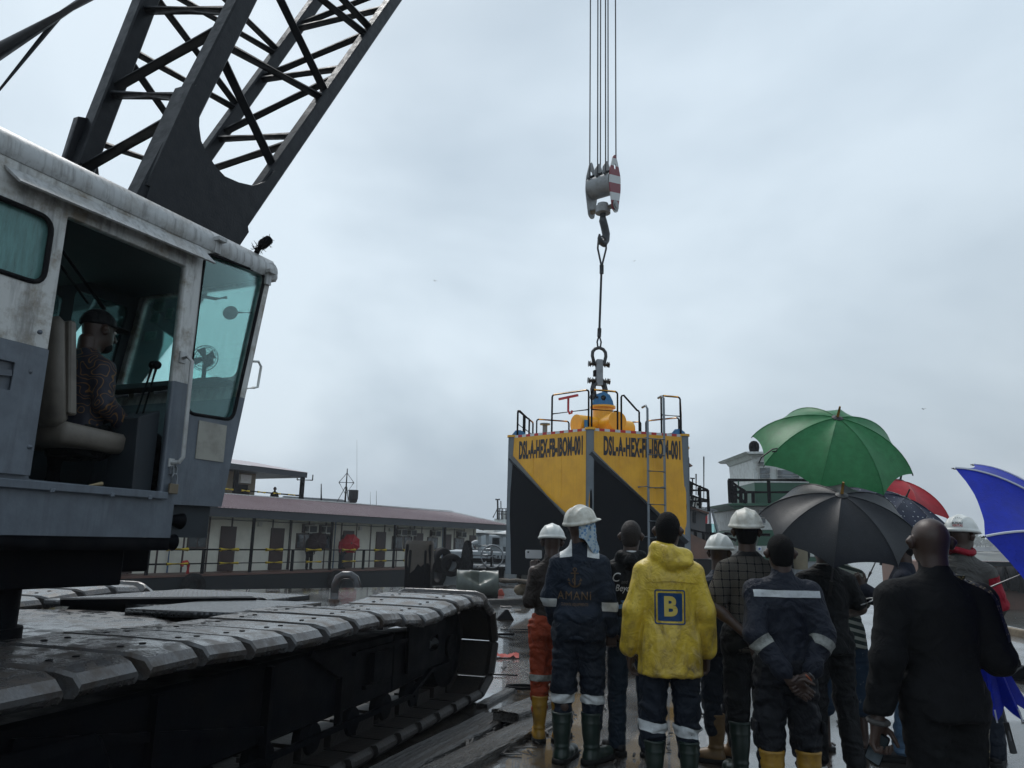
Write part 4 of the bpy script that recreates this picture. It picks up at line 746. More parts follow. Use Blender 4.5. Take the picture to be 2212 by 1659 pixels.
M_PANE = mat('dark_pane', (.02, .03, .035), .08, spec=.8, dirt=(.12, .15, .17), damt=.8, dscale=1.5, dlo=.5, dhi=.6)
M_ACW = mat('aircon_white', (.50, .51, .48), .5, dirt=(.3, .28, .22), damt=.5, dscale=9)
mb = MB(); mb.hexa([(-9, -26, -.6), (.35, -26, -.6), (.35, 19.2, -.6), (-9, 19.2, -.6), (-9, -26, zo - .06), (.35, -26, zo - .06), (.35, 19.8, zo - .06), (-9, 19.8, zo - .06)]); hull = mb.build('hull', M_HULL, hb, bevel=.04)
mb = MB(); mb.box(.352, .37, -26, 19.2, -.6, .2); mb.build('boot_top', M_RUST, hull)
mb = MB(); mb.box(-9, .36, -26, 19.7, zo - .058, zo + .02); mb.build('side_deck', M_DECKR, hull)
mb = MB(); mb.box(-7.5, -1.3, -26, 17.0, zo + .02, zo + 2.6); wall = mb.build('wall', M_CREAM, hb)
for k in range(-21, 15):
    y = k * 1.22 + .5; mb = MB(); mb.box(-1.299, -1.27, y - .035, y + .035, zo + .02, zo + 2.35); mb.build('wall_batten', M_DOOR, wall)
def door(y0):
    mb = MB(); mb.box(-1.298, -1.24, y0, y0 + .86, zo + .03, zo + 1.96); d = mb.build('door', M_DOOR, wall, bevel=.01); return d
for y0 in (-12.8, -9.95, -4.98, -2.04, 3.08, 5.86, 9.54, 12.70, 15.83): door(y0)
def wind(y0, y1):
    mb = MB(); mb.box(-1.298, -1.25, y0, y1, zo + 1.0, zo + 1.75); w_ = mb.build('window', M_DOOR, wall)
    ym = (y0 + y1) / 2
    for a, c in ((y0 + .06, ym - .03), (ym + .03, y1 - .06)): mb = MB(); mb.box(-1.249, -1.243, a, c, zo + 1.06, zo + 1.69); mb.build('pane', M_PANE, wall)
for a, c in ((-6.66, -5.70), (-.35, .66), (1.13, 2.08), (7.34, 8.32), (8.45, 9.26), (10.89, 12.0), (13.98, 15.1)): wind(a, c)
def aircon(y0):
    e = None
    mb = MB(); mb.box(-1.298, -1.22, y0 - .12, y0 + .72, zo + 1.78, zo + 2.20); mb.build('aircon_frame', M_DOOR, wall)
    mb = MB(); mb.box(-1.30, -.93, y0 + .02, y0 + .60, zo + 1.78, zo + 2.16); a = mb.build('air_conditioner', M_ACW, wall, bevel=.01)
    mb = MB(); mb.box(-.929, -.925, y0 + .06, y0 + .56, zo + 1.82, zo + 2.12); mb.build('aircon_grille', M_DARK, wall)
    for q in range(3): mb = MB(); mb.box(-1.22 + q * .09, -1.16 + q * .09, y0 + .016, y0 + .0195, zo + 1.86, zo + 2.10); mb.build('aircon_vent', M_DARK, wall)
for y0 in (-8.3, -6.55, .12, 1.34, 7.72, 8.67, 11.25, 14.3): aircon(y0)
for k, y in enumerate((-7.55, -.9, 2.35, 9.35, 12.45)):
    mb = MB(); mb.tube((-1.2, y, zo + .03), (-1.2, y, zo + 2.4), .035, n=7); mb.build('downpipe', M_BLUEP if k % 2 == 0 else M_DARK, wall)
for y in (-2.9, 4.3, 7.0): mb = MB(); mb.box(-1.298, -1.2, y, y + .22, zo + 2.0, zo + 2.2); mb.build('junction_box', M_ACW, wall)
mb = MB(); mb.path([(-1.24, -12 + k * .6, zo + 2.28 - .05 * abs(math.sin(k * .8))) for k in range(46)], .014, 5); mb.build('cable', M_BLACK, wall)
# roof: ribbed sheets, fascia
mb = MB(); ey0, ey1, rg0, rg1 = -26, 18.6, -20, 17.6; ze, zr = zo + 2.66, zo + 3.45
roof = None
mb.hexa([(.1, ey0, ze - .36), (.18, ey0, ze - .36), (.18, ey1, ze - .30), (.1, ey1, ze - .30), (.1, ey0, ze), (.18, ey0, ze), (.18, ey1, ze + .06), (.1, ey1, ze + .06)]); mb.box(-7.8, .1, ey1 - .1, ey1 - .02, ze - .3, ze + .0); mb.build('fascia', M_FASC, hb)
mb = MB(); mb.poly([(.10, ey0, ze - .3), (.10, ey1 - .1, ze - .26), (-1.31, ey1 - .1, ze - .10), (-1.31, ey0, ze - .10)]); mb.build('soffit', M_CREAM, hb)
mb = MB(); mb.poly([(.26, ey0, ze + .01), (.26, ey1 + .1, ze + .07), (-4.0, rg1, zr + .12), (-4.0, ey0, zr)]); mb.poly([(.26, ey1 + .1, ze + .07), (-8.0, ey1 + .1, ze + .07), (-4.0, rg1, zr + .12)]); mb.poly([(-8.0, ey0, ze), (-4, ey0, zr), (-4, rg1, zr + .12), (-8, ey1 + .1, ze + .07)]); roof = mb.build('roof', M_MAROON, hb)
nr = 150
for k in range(nr):
    y = -14 + k * (ey1 + 13.8) / nr; yt = min(y, rg1 - .05); f = 1.0 if y < rg1 else max(.05, (ey1 + .1 - y) / (ey1 + .1 - rg1))
    mb = MB(); mb.beam(V3(.262, y, ze + .055), V3(lerp(.26, -4.0, f), y if f == 1 else y - .0, lerp(ze + .055, zr + .10, f)), .03, .05); mb.build('roof_rib', M_MAROON, roof)
mb = MB(); mb.beam((-4.0, -14, zr + .06), (-4.0, rg1, zr + .18), .25, .05); mb.beam((-4, rg1, zr + .17), (.2, ey1 + .12, ze + .11), .2, .04); mb.build('ridge_cap', M_WHITE, roof)
# posts and rails in black and yellow
for y in (-14.5, -12, -9.39, -6.84, -4.33, -1.82, .74, 3.3, 5.87, 8.4, 10.9, 13.4):
    tall = y in (-9.39, -4.33, .74, 5.87, 10.9, -14.5); mb = MB(); mb.box(-.05, .05, y - .05, y + .05, zo + .02, zo + (2.36 if tall else 1.0)); mb.build('post', M_BLACK, hb)
for zz, r in ((.98, .07), (.42, .05)):
    mb = MB(); mb.tube((0, -15, zo + zz), (0, 13.5, zo + zz), r, n=8); rl = mb.build('rail', M_BLACK, hb, smooth=1)
    for k in range(10):
        y = -13.7 + k * 2.555 + (.05 if zz < .5 else 0); mb = MB(); mb.tube((0, y, zo + zz), (0, y + .96, zo + zz), r + .006, n=8); mb.build('yellow_band', M_YEL, rl, smooth=1)
mb = MB(); mb.path([(-.4, -7.2, zo + .02), (-.4, -7.2, zo + .38), (-.4, -7.3, zo + .48), (-.4, -7.45, zo + .46), (-.4, -7.52, zo + .32)], .075, 10); mb.build('red_vent', M_REDP, hb, smooth=1)
for k, (yy, zz, lb) in enumerate(((-7.6, -.45, 'tyre fender on the dark hull below the red vent pipe'), (.75, -.5, 'tyre fender hanging on the dark hull below the red umbrella'), (11.0, -.4, 'tyre fender on the dark hull near the draped mooring post'))):
    p = Matrix.Translation((-9.1, 38, 0)) @ Matrix.Rotation(-HB_YAW, 4, 'Z') @ V3(.50, yy, zz); tyre(p, -HB_YAW + math.pi / 2, lb, 'tyre fenders', 1.25)
HB = Matrix.Translation((-9.1, 38, 0)) @ Matrix.Rotation(-HB_YAW, 4, 'Z')
# ------------------------------------------------------------------ upper-deck house seen over the barge roof
uh = empty('deck_house', (-15.5, 47, 2.0), -HB_YAW, 'small tan deck house with wide flat roof above the maroon barge roof', 'deck house')
U = Matrix.Translation((-15.5, 47, 2.0)) @ Matrix.Rotation(-HB_YAW, 4, 'Z'); Ui = U.inverted()
pe = Ui @ at(664, 1022, 46); pw = Ui @ at(470, 1000, 42)
M_TAN = mat('tan_wall', (.17, .14, .085), .6, dirt=(.1, .08, .05), damt=.6, dscale=2)
mb = MB(); zt = pe.z; mb.hexa([(pe.x - 4.5, pe.y - 11, zt - .28), (pe.x, pe.y - 11, zt - .28), (pe.x, pe.y, zt - .28), (pe.x - 4.5, pe.y, zt - .28), (pe.x - 4.5, pe.y - 11, zt + .02), (pe.x, pe.y - 11, zt + .02), (pe.x, pe.y, zt + .02), (pe.x - 4.5, pe.y, zt + .02)]); mb.build('flat_roof', M_FASC, uh)
mb = MB(); mb.poly([(pe.x + .05, pe.y - 11, zt + .03), (pe.x + .05, pe.y + .05, zt + .03), (pe.x - 2.2, pe.y - 2.5, zt + .5), (pe.x - 2.2, pe.y - 11, zt + .5)]); mb.poly([(pe.x + .05, pe.y + .05, zt + .03), (pe.x - 4.5, pe.y + .05, zt + .03), (pe.x - 2.2, pe.y - 2.5, zt + .5)]); mb.build('roof_sheet', M_MAROON, uh)
wx = pe.x - 1.2; yw = (Ui @ at(556, 1050, 44)).y
mb = MB(); mb.box(wx - 3, wx, yw - 6.5, yw, -.5, zt - .29); hw = mb.build('house_wall', M_TAN, uh)
for (a, c, z0, z1, mt, nm) in ((-3.4, -2.5, -.4, zt - .75, M_BLACK, 'dark_doorway'), (-1.45, -.55, .2, zt - .95, M_BLACK, 'dark_window'), (-1.35, -.6, zt - .88, zt - .42, M_ACW, 'air_conditioner')):
    mb = MB(); mb.box(wx + .002, wx + (.3 if nm[0] == 'a' else .03), yw + a, yw + c, z0, z1); mb.build(nm, mt, hw)
for dy in (-.2, -5.2): mb = MB(); mb.box(pe.x - .25, pe.x - .05, pe.y + dy - .1, pe.y + dy + .1, -1, zt - .28); mb.build('roof_post', M_BLACK, uh)
for (za) in (.62, .2):
    mb = MB(); p1 = Ui @ at(660, 1075, 46); mb.tube((pe.x - .15, pe.y - 11, p1.z + .1), (pe.x - .15, pe.y - .1, p1.z + .1 - (.62 - za)), .05, n=6)
    rl = mb.build('rail', M_BLACK, uh)
    if za > .5:
        for k in range(9): mb = MB(); mb.tube((pe.x - .15, pe.y - 10.5 + k * 1.15, p1.z + .1), (pe.x - .15, pe.y - 9.95 + k * 1.15, p1.z + .1), .056, n=6); mb.build('yellow_band', M_YEL, rl)
# ------------------------------------------------------------------ masts and aerials behind the barge roof
def pole(x, y0, y1, Y, r, mt, mb): mb.tube(at(x, y0, Y), at(x + .025 * (y0 - y1) * 0, y1, Y), r, n=6)
def thing_at(name, label, cat, p): return empty(name, p, 0, label, cat)
def lattice_mast(x, ytop, ybot, Y, wpx, label):
    p = at(x, ybot, Y); e = thing_at('signal_mast', label, 'mast', p); q = at(x, ytop, Y); H = q.z - p.z; w = wpx * Y / FPX
    mb = MB(); mb.tube((0, 0, 0), (0, 0, H), .07, .03, 6); mb.build('pole', M_BLACK, e)
    mb = MB(); zz = H * .62; mb.tube((-w, 0, zz), (w, 0, zz), .03, n=5)
    for sx in (-1, 1): mb.tube((sx * w, 0, zz), (0, 0, H * .88), .025, n=5); mb.tube((sx * w, 0, zz), (0, 0, H * .3), .03, n=5)
    mb.build('spreader', M_DARK, e)
    mb = MB(); mb.tube((-w * 1.3, 0, 0), (-.05, 0, H * .5), .03, n=5); mb.tube((w * .5, 0, 0), (.05, 0, H * .5), .03, n=5); mb.build('legs', M_DARK, e); return e
lattice_mast(745, 1012, 1092, 52, 16, 'lattice signal mast with diamond spreader behind the maroon roof')
def aerial(x, y0, y1, Y, label, r=.02, arm=0):
    p = at(x, y1, Y); q = at(x, y0, Y); e = thing_at('aerial', label, 'aerial', p); mb = MB(); mb.tube((0, 0, 0), q - p, r, r * .5, 5); mb.build('whip', M_BLACK, e)
    if arm: mb = MB(); mb.tube((-arm, 0, (q - p).z * .75), (arm, 0, (q - p).z * .75), r, n=5); mb.tube((-arm, 0, (q - p).z * .75), (-arm, 0, (q - p).z * .95), r, n=5); mb.tube((arm, 0, (q - p).z * .75), (arm, 0, (q - p).z * .95), r, n=5); mb.build('arm', M_BLACK, e)
aerial(655, 1022, 1082, 50, 'short forked aerial right beside the deck house roof post', .04, .5)
aerial(694, 1045, 1085, 50, 'crooked short pole with a flag left of the lattice mast', .06)
aerial(771, 950, 1085, 56, 'long thin tilted whip aerial right of the lattice mast', .012)
aerial(813, 1060, 1090, 56, 'short whip aerial above the middle of the maroon roof', .02)
aerial(800, 1062, 1090, 56, 'shortest whip aerial left of the other over the maroon roof', .015)
bt_ = empty('grey_cabin_roof', at(690, 1090, 55), 0, 'pale grey cabin top showing above the maroon roof ridge', 'cabin'); mb = MB(); mb.hexa([(-4, 0, -1), (5, 0, -1), (5, 4, -1), (-4, 4, -1), (-2.6, 0, .55), (1.6, 0, .40), (1.6, 4, .4), (-2.6, 4, .55)]); mb.build('cabin_top', M_STEEL, bt_); mb = MB(); mb.lathe([(.001, .9), (.35, .9), (.35, .3), (.25, 0)], o=(2.3, .3, .2), n=12); mb.build('funnel', M_DARK, bt_)
# far white ship's bridge between roof end and buoy
fs = empty('ship', at(1085, 1150, 75), 0, 'distant white ship bridge with railings and mast left of the buoy', 'ship')
def L_(x, y): return at(x, y, 75) - fs.location
mb = MB(); p = L_(1068, 1120); q = L_(1130, 1112); mb.box(p.x, q.x + 1, 0, 5, -4, p.z); mb.build('bridge', M_WHITE, fs)
mb = MB(); mb.box(L_(1082, 0).x if False else L_(1083, 1104).x, q.x, .5, 4, p.z, L_(1083, 1104).z); mb.build('wheelhouse', M_WHITE, fs)
mb = MB()
for x in (1074, 1079, 1086, 1093, 1100): mb.tube(L_(x, 1122), L_(x, 1098), .05, n=5)
for y in (1098, 1104, 1110): mb.tube(L_(1074, y), L_(1100, y + 1), .05, n=5)
mb.build('railing', M_DARK, fs)
mb = MB(); mb.tube(L_(1076, 1122), L_(1075, 1078), .09, n=5); mb.tube(L_(1070, 1079), L_(1080, 1079), .09, n=5); mb.tube(L_(1083, 1122), L_(1082, 1082), .05, n=5); mb.tube(L_(1065, 1118), L_(1075, 1098), .06, n=5); mb.build('mast', M_DARK, fs)
# ------------------------------------------------------------------ grey work boat left of the buoy
wb = empty('work_boat', at(1020, 1252, 33.0), 0, 'pale grey work boat with tyre bow, pipes and louvred box left of the buoy', 'boat')
wY = 33.0
def W_(x, y, d=0.0): return at(933 + .125 * x, 1094.4 + .125 * y, wY + d) - wb.location
M_WG = mat('work_boat_grey', (.32, .355, .375), .45, dirt=(.15, .15, .15), damt=.6, dscale=1.5, streak=.3)
def quadbox(x0, x1, y0, y1, d0, d1, nm, mt, bev=.02):
    a = W_(x0, y1); c = W_(x1, y0); mb = MB(); mb.box(a.x, c.x, d0, d1, a.z, c.z); return mb.build(nm, mt, wb, bevel=bev)
h_ = quadbox(200, 1300, 900, 1420, -.2, 6, 'hull', M_WG); quadbox(240, 1300, 790, 900, -.05, 6, 'bulwark', M_WG); quadbox(180, 1280, 900, 940, -.35, -.15, 'rubbing_strake', M_BLACK)
quadbox(760, 1300, 490, 900, 2.0, 5, 'deck_cabin', M_WG); bx_ = quadbox(1000, 1180, 500, 680, 1.7, 2.1, 'louvre_box', M_WG)
for k in range(7): quadbox(1030, 1160, 535 + k * 18, 545 + k * 18, 1.62, 1.69, 'louvre', M_DARK, 0)
quadbox(1215, 1290, 700, 870, 1.9, 1.99, 'cabin_window', M_PANE, 0)
mb = MB(); mb.tube(W_(765, 452), W_(1300, 478), .33 * .5, n=12); mb.build('pipe', M_WG, wb, smooth=1)
mb = MB(); mb.path([W_(690, 720), W_(720, 640), W_(750, 625), W_(800, 625)], .12, 8); mb.build('bent_pipe', M_WG, wb, smooth=1)
for x in (820, 960, 1200): mb = MB(); mb.tube(W_(x, 470), W_(x, 900), .07, n=8); mb.build('stanchion', M_WG, wb, smooth=1)
mb = MB(); mb.tube(W_(760, 670), W_(1000, 680), .09, n=8); mb.build('pipe', M_WG, wb, smooth=1)
me_ = text_mesh('OFALE', .38, .004, .8); o = link('lettering', me_, M_BLACK, wb); o.location = W_(1125, 900) + V3(0, -.08, 0); o.rotation_euler = (math.pi / 2, 0, 0)
# deck winch with gear wheel, bollard post, hand wheel: fore deck machinery of the boat
wn_ = empty('deck_winch', W_(700, 1180) + wb.location + V3(0, -1.6, 0), 0, 'black deck winch with toothed gear wheel behind the dented drum', 'winch')
def Wn(x, y, d=-1.6): return W_(x, y, -1.6) + wb.location - wn_.location
mb = MB(); c = Wn(600, 1040); mb.lathe([(.05, -.06), (1.0, -.06), (1.0, .06), (.05, .06)], o=c, ax=(1, .25, 0), n=40)
for k in range(40): a = k * math.pi / 20; d_, e1, e2 = frame((1, .25, 0)); p = c + (e1 * math.cos(a) + e2 * math.sin(a)) * 1.0; mb.beam(p - d_ * .06, p + d_ * .06, .07, .07)
mb.build('gear_wheel', M_BLACK, wn_, smooth=.5)
mb = MB(); mb.tube(Wn(640, 1060), Wn(940, 1060), .28, n=18); mb.build('winch_drum', M_STEEL, wn_, smooth=.7)
mb = MB(); a = Wn(620, 1300); c = Wn(700, 760); mb.box(a.x, c.x, -.2, .3, a.z, c.z); mb.build('winch_frame', M_BLACK, wn_, bevel=.03)
mb = MB(); a = Wn(1000, 1300); c = Wn(1050, 745); mb.box(a.x, c.x, -.1, .35, a.z, c.z); a = Wn(1140, 1250); c = Wn(1250, 1050); mb.box(a.x, c.x, .1, .6, a.z, c.z); mb.build('winch_post', M_BLACK, wn_, bevel=.03)
mb = MB(); mb.tube(Wn(600, 740), Wn(1010, 742), .06, n=8); mb.tube(Wn(620, 840), Wn(960, 845), .06, n=8); mb.build('winch_rods', M_STEEL, wn_)
hwl = empty('hand_wheel', Wn(1045, 860) + wn_.location + V3(0, -.25, 0), 0, 'large thin steel hand wheel in front of the deck winch', 'hand wheel')
mb = MB(); mb.torus((0, 0, 0), (.15, -1, .05), .44, .028, 36, 8); mb.build('wheel_rim', M_STEEL, hwl, smooth=1)
for k in range(4): a = k * math.pi / 2 + .15; mb = MB(); mb.tube((0, 0, 0), (.43 * math.cos(a), .07 * math.cos(a), .43 * math.sin(a)), .018, n=6); mb.build('spoke', M_STEEL, hwl)
for k, (x, y, s, rz, lb) in enumerate(((165, 930, 1.25, .9, 'big ribbed tyre on the bow of the grey work boat'), (335, 1010, 1.1, .35, 'tilted tyre right of the ribbed one on the grey work boat bow'), (60, 1150, 1.5, 1.1, 'large dark tyre low at the bow of the grey work boat'))):
    p = W_(x, y, -.7) + wb.location; tyre(p, rz, lb, 'tyre fenders', s, .1, .2)
# mooring post with draped cloth
mp_ = empty('mooring_post', gz(903, 1272), 0, 'tall black steel mooring post draped with a brown cloth beside the railing', 'mooring post'); Yp = mp_.location.y; hp_ = at(908, 1168, Yp).z
mb = MB(); mb.box(-.42, .42, -.4, .4, -.3, hp_ - .1); mb.box(-.30, -.22, -.47, -.40, -.2, hp_ - .3); mb.box(.2, .28, -.47, -.40, -.2, hp_ - .3); mb.build('post', M_BLACK, mp_, bevel=.03)
mb = MB(); rs = random.Random(2); n = 28; rings = []
for j in range(9):
    zf = hp_ - .0 - j * .105; row = []
    for k in range(n):
        a = 2 * math.pi * k / n; c_, s_ = math.cos(a), math.sin(a); sq = 1 / max(abs(c_), abs(s_)); r_ = .47 * min(sq, 1.22) * (1 + .05 * j / 8 * math.sin(k * 2.3 + 1) + .03 * math.sin(k * 5.1 + j * .6)) * (.97 if j else .9)
        drop = (.12 * math.sin(k * .9) + .1 * math.sin(k * 2.1 + 2)) * (j / 8) ** 2; row.append(mb.pt((r_ * c_, r_ * s_ * .95, zf + drop)))
    rings.append(row)
mb.face(rings[0])
for j in range(8):
    for k in range(n): mb.face((rings[j][k], rings[j][(k + 1) % n], rings[j + 1][(k + 1) % n], rings[j + 1][k]))
mb.build('draped_cloth', mat('wet_brown_cloth', (.07, .058, .046), .6, dirt=(.03, .025, .02), damt=.6, dscale=4, bump=.4, bscale=10), mp_, smooth=1)
# ------------------------------------------------------------------ rusty grey tug right of the buoy
tg = empty('rusty_tug', at(1510, 1230, 34), 0, 'grey and rust brown tug with name board and railings right of the buoy', 'tug boat'); tY = 34.0
def T_(x, y, d=0.0): return at(1440 + .1389 * x, 979.2 + .1389 * y, tY + d) - tg.location
M_TG = mat('tug_grey', (.075, .08, .085), .55, dirt=(.16, .09, .065), damt=.75, dscale=.9, dlo=.48, dhi=.6, streak=.4)
M_TB = mat('tug_brown', (.16, .085, .06), .6, dirt=(.08, .055, .045), damt=.6, dscale=1.5, streak=.3)
def tq(nm, P, th, mt, d=0.0, par=None):
    mb = MB(); A = [T_(x, y, d) for x, y in P]; B = [p + V3(0, th, 0) for p in A]; i0 = [mb.pt(p) for p in A]; i1 = [mb.pt(p) for p in B]; mb.face(i0); mb.face(i1[::-1])
    for k in range(len(P)): mb.face((i0[k], i0[(k + 1) % len(P)], i1[(k + 1) % len(P)], i1[k]))
    return mb.build(nm, mt, par or tg)
dh = tq('deck_house', [(-700, 830), (355, 830), (655, 935), (605, 990), (600, 1500), (-700, 1500)], 5, M_TG, .2)
tq('house_roof_edge', [(-700, 800), (350, 812), (662, 922), (655, 945), (350, 850), (-700, 840)], 5.2, M_TB, .0)
tq('bulwark', [(-700, 1235), (370, 1250), (700, 1400), (700, 1640), (-700, 1640)], .3, M_TB, -.8)
tq('hull', [(-700, 1640), (760, 1650), (700, 2000), (-700, 2000)], 6, M_HULL, -.7)
nb_ = tq('name_board', [(-400, 600), (350, 630), (500, 710), (535, 770), (520, 830), (440, 850), (350, 815), (-400, 790)], .1, M_DARK, -.3)
me_ = text_mesh('BETHEL', .62, .012, .72); o = link('lettering', me_, M_WHITE, tg); o.location = T_(335, 735, -.36); o.rotation_euler = (math.pi / 2, math.radians(12), 0)
tq('house_window', [(415, 905), (460, 915), (455, 1090), (410, 1070)], .08, M_DARK, .13)
mb = MB(); tq('cabin', [(-600, 120), (330, 130), (345, 320), (340, 620), (-600, 620)], 4, M_TG, 1.5); tq('cabin_roof', [(-600, 100), (330, 130), (410, 195), (385, 208), (330, 185), (-600, 160)], 4.4, M_TB, 1.3)
for (a, c) in (((330, 435), (640, 575)), ((330, 575), (640, 575)), ((330, 640), (650, 740)), ((330, 745), (650, 745)), ((640, 572), (655, 905)), ((375, 450), (380, 640)), ((515, 500), (522, 860)), ((370, 1190), (690, 1255)), ((370, 1410), (690, 1450)), ((445, 1200), (465, 1580)), ((570, 1225), (580, 1420)), ((680, 1250), (690, 1600)), ((700, 1250), (1060, 1260))):
    mb = MB(); mb.tube(T_(*a, -.6), T_(*c, -.6), .065, n=6); mb.build('railing_bar', M_BLACK, tg)
for x, y0, y1 in ((402, 390, 640), (458, 320, 650), (578, 50, 760), (488, 530, 660)): mb = MB(); mb.tube(T_(x, y0, 2), T_(x, y1, 2), .035, .02, n=5); mb.build('tug_aerial', M_DARK, tg)
mb = MB(); mb.tube(T_(370, 388, 2), T_(436, 392, 2), .04, n=5); mb.build('tug_aerial', M_DARK, tg)
# stern gantry behind
tq('gantry_roof', [(540, 830), (720, 860), (795, 890), (790, 905), (700, 900), (540, 870)], 1.5, M_STEEL, 3); 
for P in ([(660, 890), (690, 890), (700, 1230), (670, 1230)], [(705, 890), (725, 890), (815, 1230), (790, 1230)], [(600, 940), (640, 940), (640, 1090), (605, 1090)]): tq('gantry_leg', P, .2, M_STEEL if P[0][0] > 650 else M_REDP, 3)
tq('gantry_box', [(605, 1090), (700, 1100), (710, 1400), (605, 1400)], 1.5, M_DARK, 2.8)
tq('gantry_glass', [(700, 1090), (790, 1115), (815, 1230), (700, 1230)], .05, M_CLEAR, 3.1)
# ------------------------------------------------------------------ green and white vessel behind the umbrellas
gv = empty('green_vessel', at(1680, 1240, 36), 0, 'white and green ship wheelhouse with black railings behind the umbrellas', 'ship'); gY = 36.0
def G_(x, y, d=0.0): return at(1555 + .17355 * x, 956 + .17355 * y, gY + d) - gv.location
M_GRN = mat('ship_green', (.012, .085, .045), .45, dirt=(.01, .05, .03), damt=.5, dscale=1.5, streak=.2)
def gq(nm, P, th, mt, d=0.0):
    mb = MB(); A = [G_(x, y, d) for x, y in P]; B = [p + V3(0, th, 0) for p in A]; i0 = [mb.pt(p) for p in A]; i1 = [mb.pt(p) for p in B]; mb.face(i0); mb.face(i1[::-1])
    for k in range(len(P)): mb.face((i0[k], i0[(k + 1) % len(P)], i1[(k + 1) % len(P)], i1[k]))
    return mb.build(nm, mt, gv)
gq('wheelhouse', [(398, 128), (1420, 128), (1420, 470), (428, 470)], 4, M_WHITE, 1.0); gq('wheelhouse_roof', [(322, 112), (1460, 112), (1460, 140), (360, 138)], 5, M_WHITE, .5); gq('roof_flare', [(328, 122), (400, 122), (400, 205)], 4, M_WHITE, .9)
gq('green_band', [(430, 498), (1420, 498), (1420, 752), (442, 752)], 4, M_GRN, .98); gq('white_line', [(428, 470), (1420, 470), (1420, 498), (430, 498)], 4, M_WHITE, .95)
gq('deck_edge', [(110, 755), (1420, 752), (1420, 790), (118, 782)], 5, M_GRN, -.2); gq('deck_flare', [(115, 782), (300, 790), (300, 830), (185, 828)], 4.6, M_GRN, .0)
gq('wall', [(198, 800), (1420, 795), (1420, 1085), (205, 1085)], 4, M_WHITE, .6); gq('green_band', [(205, 1090), (1420, 1090), (1420, 1285), (210, 1285)], 4, M_GRN, .5); gq('hull_white', [(210, 1288), (1440, 1285), (1440, 1420), (215, 1420)], 4.2, M_WHITE, .4); gq('hull_strake', [(200, 1420), (1480, 1430), (1480, 1480), (200, 1470)], 4.4, M_GRN, .3); gq('hull', [(200, 1480), (1480, 1480), (1480, 2000), (230, 2000)], 4.4, M_STEEL, .45)
for (x0, x1, y0, y1) in ((490, 635, 300, 450), (475, 560, 228, 285), (710, 1000, 330, 450), (485, 580, 830, 1010)):
    gq('window_frame', [(x0, y0), (x1, y0), (x1, y1), (x0, y1)], .1, M_WHITE, .9 if y0 < 500 else .5)
    ym = (y0 + y1) / 2 + 15
    for (a, c) in ((y0 + 12, ym - 6), (ym + 6, y1 - 12)): gq('window_pane', [(x0 + 12, a), (x1 - 12, a), (x1 - 12, c), (x0 + 12, c)], .04, M_PANE, .84 if y0 < 500 else .44)
mb = MB(); mb.lathe([(.22, 0), (.26, .2), (.24, .4), (.14, .52), (.001, .56)], o=G_(428, 115, 2), n=14); mb.build('searchlight', M_BLACK, gv, smooth=.8)
for (a, c) in (((105, 467), (1100, 467)), ((125, 618), (1100, 618)), ((115, 470), (128, 752)), ((148, 480), (158, 752)), ((190, 540), (195, 752)), ((260, 590), (262, 752)), ((322, 618), (322, 752)), ((412, 618), (416, 752)), ((605, 467), (618, 752)), ((115, 470), (310, 610)), ((130, 625), (322, 750)), ((60, 1135), (620, 1150)), ((60, 1170), (200, 1215))):
    mb = MB(); mb.tube(G_(*a, -.15), G_(*c, -.15), .085, n=6); mb.build('railing_bar', M_BLACK, gv)
gq('flag', [(222, 470), (240, 470), (238, 540), (225, 540)], .02, M_GRN, -.2); gq('star_sign', [(470, 1300), (520, 1300), (520, 1345), (470, 1345)], .03, mat('sign_white', (.7, .72, .75), .5), .3)
st_ = [(495 + (18 if k % 2 == 0 else 8) * math.sin(k * math.pi / 5), 1323 - (18 if k % 2 == 0 else 8) * math.cos(k * math.pi / 5)) for k in range(10)]; gq('star', st_, .02, mat('star_blue', (.02, .09, .4), .5), .27)
mb = MB(); mb.torus(G_(940, 1385, .2), (0, 1, 0), .55, .14, 20, 8); mb.build('round_port', M_DARK, gv, smooth=1); mb = MB(); mb.lathe([(.3, 0), (.36, 1.5), (.001, 1.5)], o=G_(1010, 1580, -.3), n=14); mb.build('vent_drum', M_TAN, gv, smooth=.7)
# ------------------------------------------------------------------ tyre-hung barge on the right
tb = empty('tyre_barge', (24, 42, -1.25), math.radians(-4), 'rusty flat barge hung with rows of old tyres behind the blue umbrella shaft', 'barge'); TB = Matrix.Translation((24, 42, -1.25)) @ Matrix.Rotation(math.radians(-4), 4, 'Z')
mb = MB(); mb.hexa([(-.3, 0, -.5), (26, 0, -.5), (26, 9, -.5), (-.3, 9, -.5), (-.3, -.4, 2.35), (26, -.4, 2.5), (26, 9, 2.5), (-.3, 9, 2.35)]); th_ = mb.build('hull', M_TB, tb, bevel=.05)
mb = MB(); mb.hexa([(-.5, -.55, 2.2), (26, -.55, 2.35), (26, 1, 2.35), (-.5, 1, 2.2), (-.5, -.55, 2.42), (26, -.55, 2.57), (26, 1, 2.57), (-.5, 1, 2.42)]); mb.build('gunwale', M_HULL, th_)
rs = random.Random(9); names = ['first', 'second', 'third', 'fourth', 'fifth', 'sixth', 'seventh', 'eighth', 'ninth', 'tenth', 'eleventh', 'twelfth']
for k in range(12):
    p = TB @ V3(.9 + k * .52, -.72, 1.55 + rs.uniform(-.12, .12)); lean = rs.uniform(-.35, .35)
    tyre(p, math.radians(-4) + rs.uniform(.9, 1.4) if k != 6 else .2, names[k] + ' old tyre from the left in the row hung on the rusty barge', 'tyres hung on the rusty barge', 1.5, rs.uniform(-.15, .15), lean)
tyre(TB @ V3(7.6, -.75, .75), 1.2, 'low fat tyre hanging under the row on the rusty barge', 'tyres hung on the rusty barge', 1.7)
mb = MB()
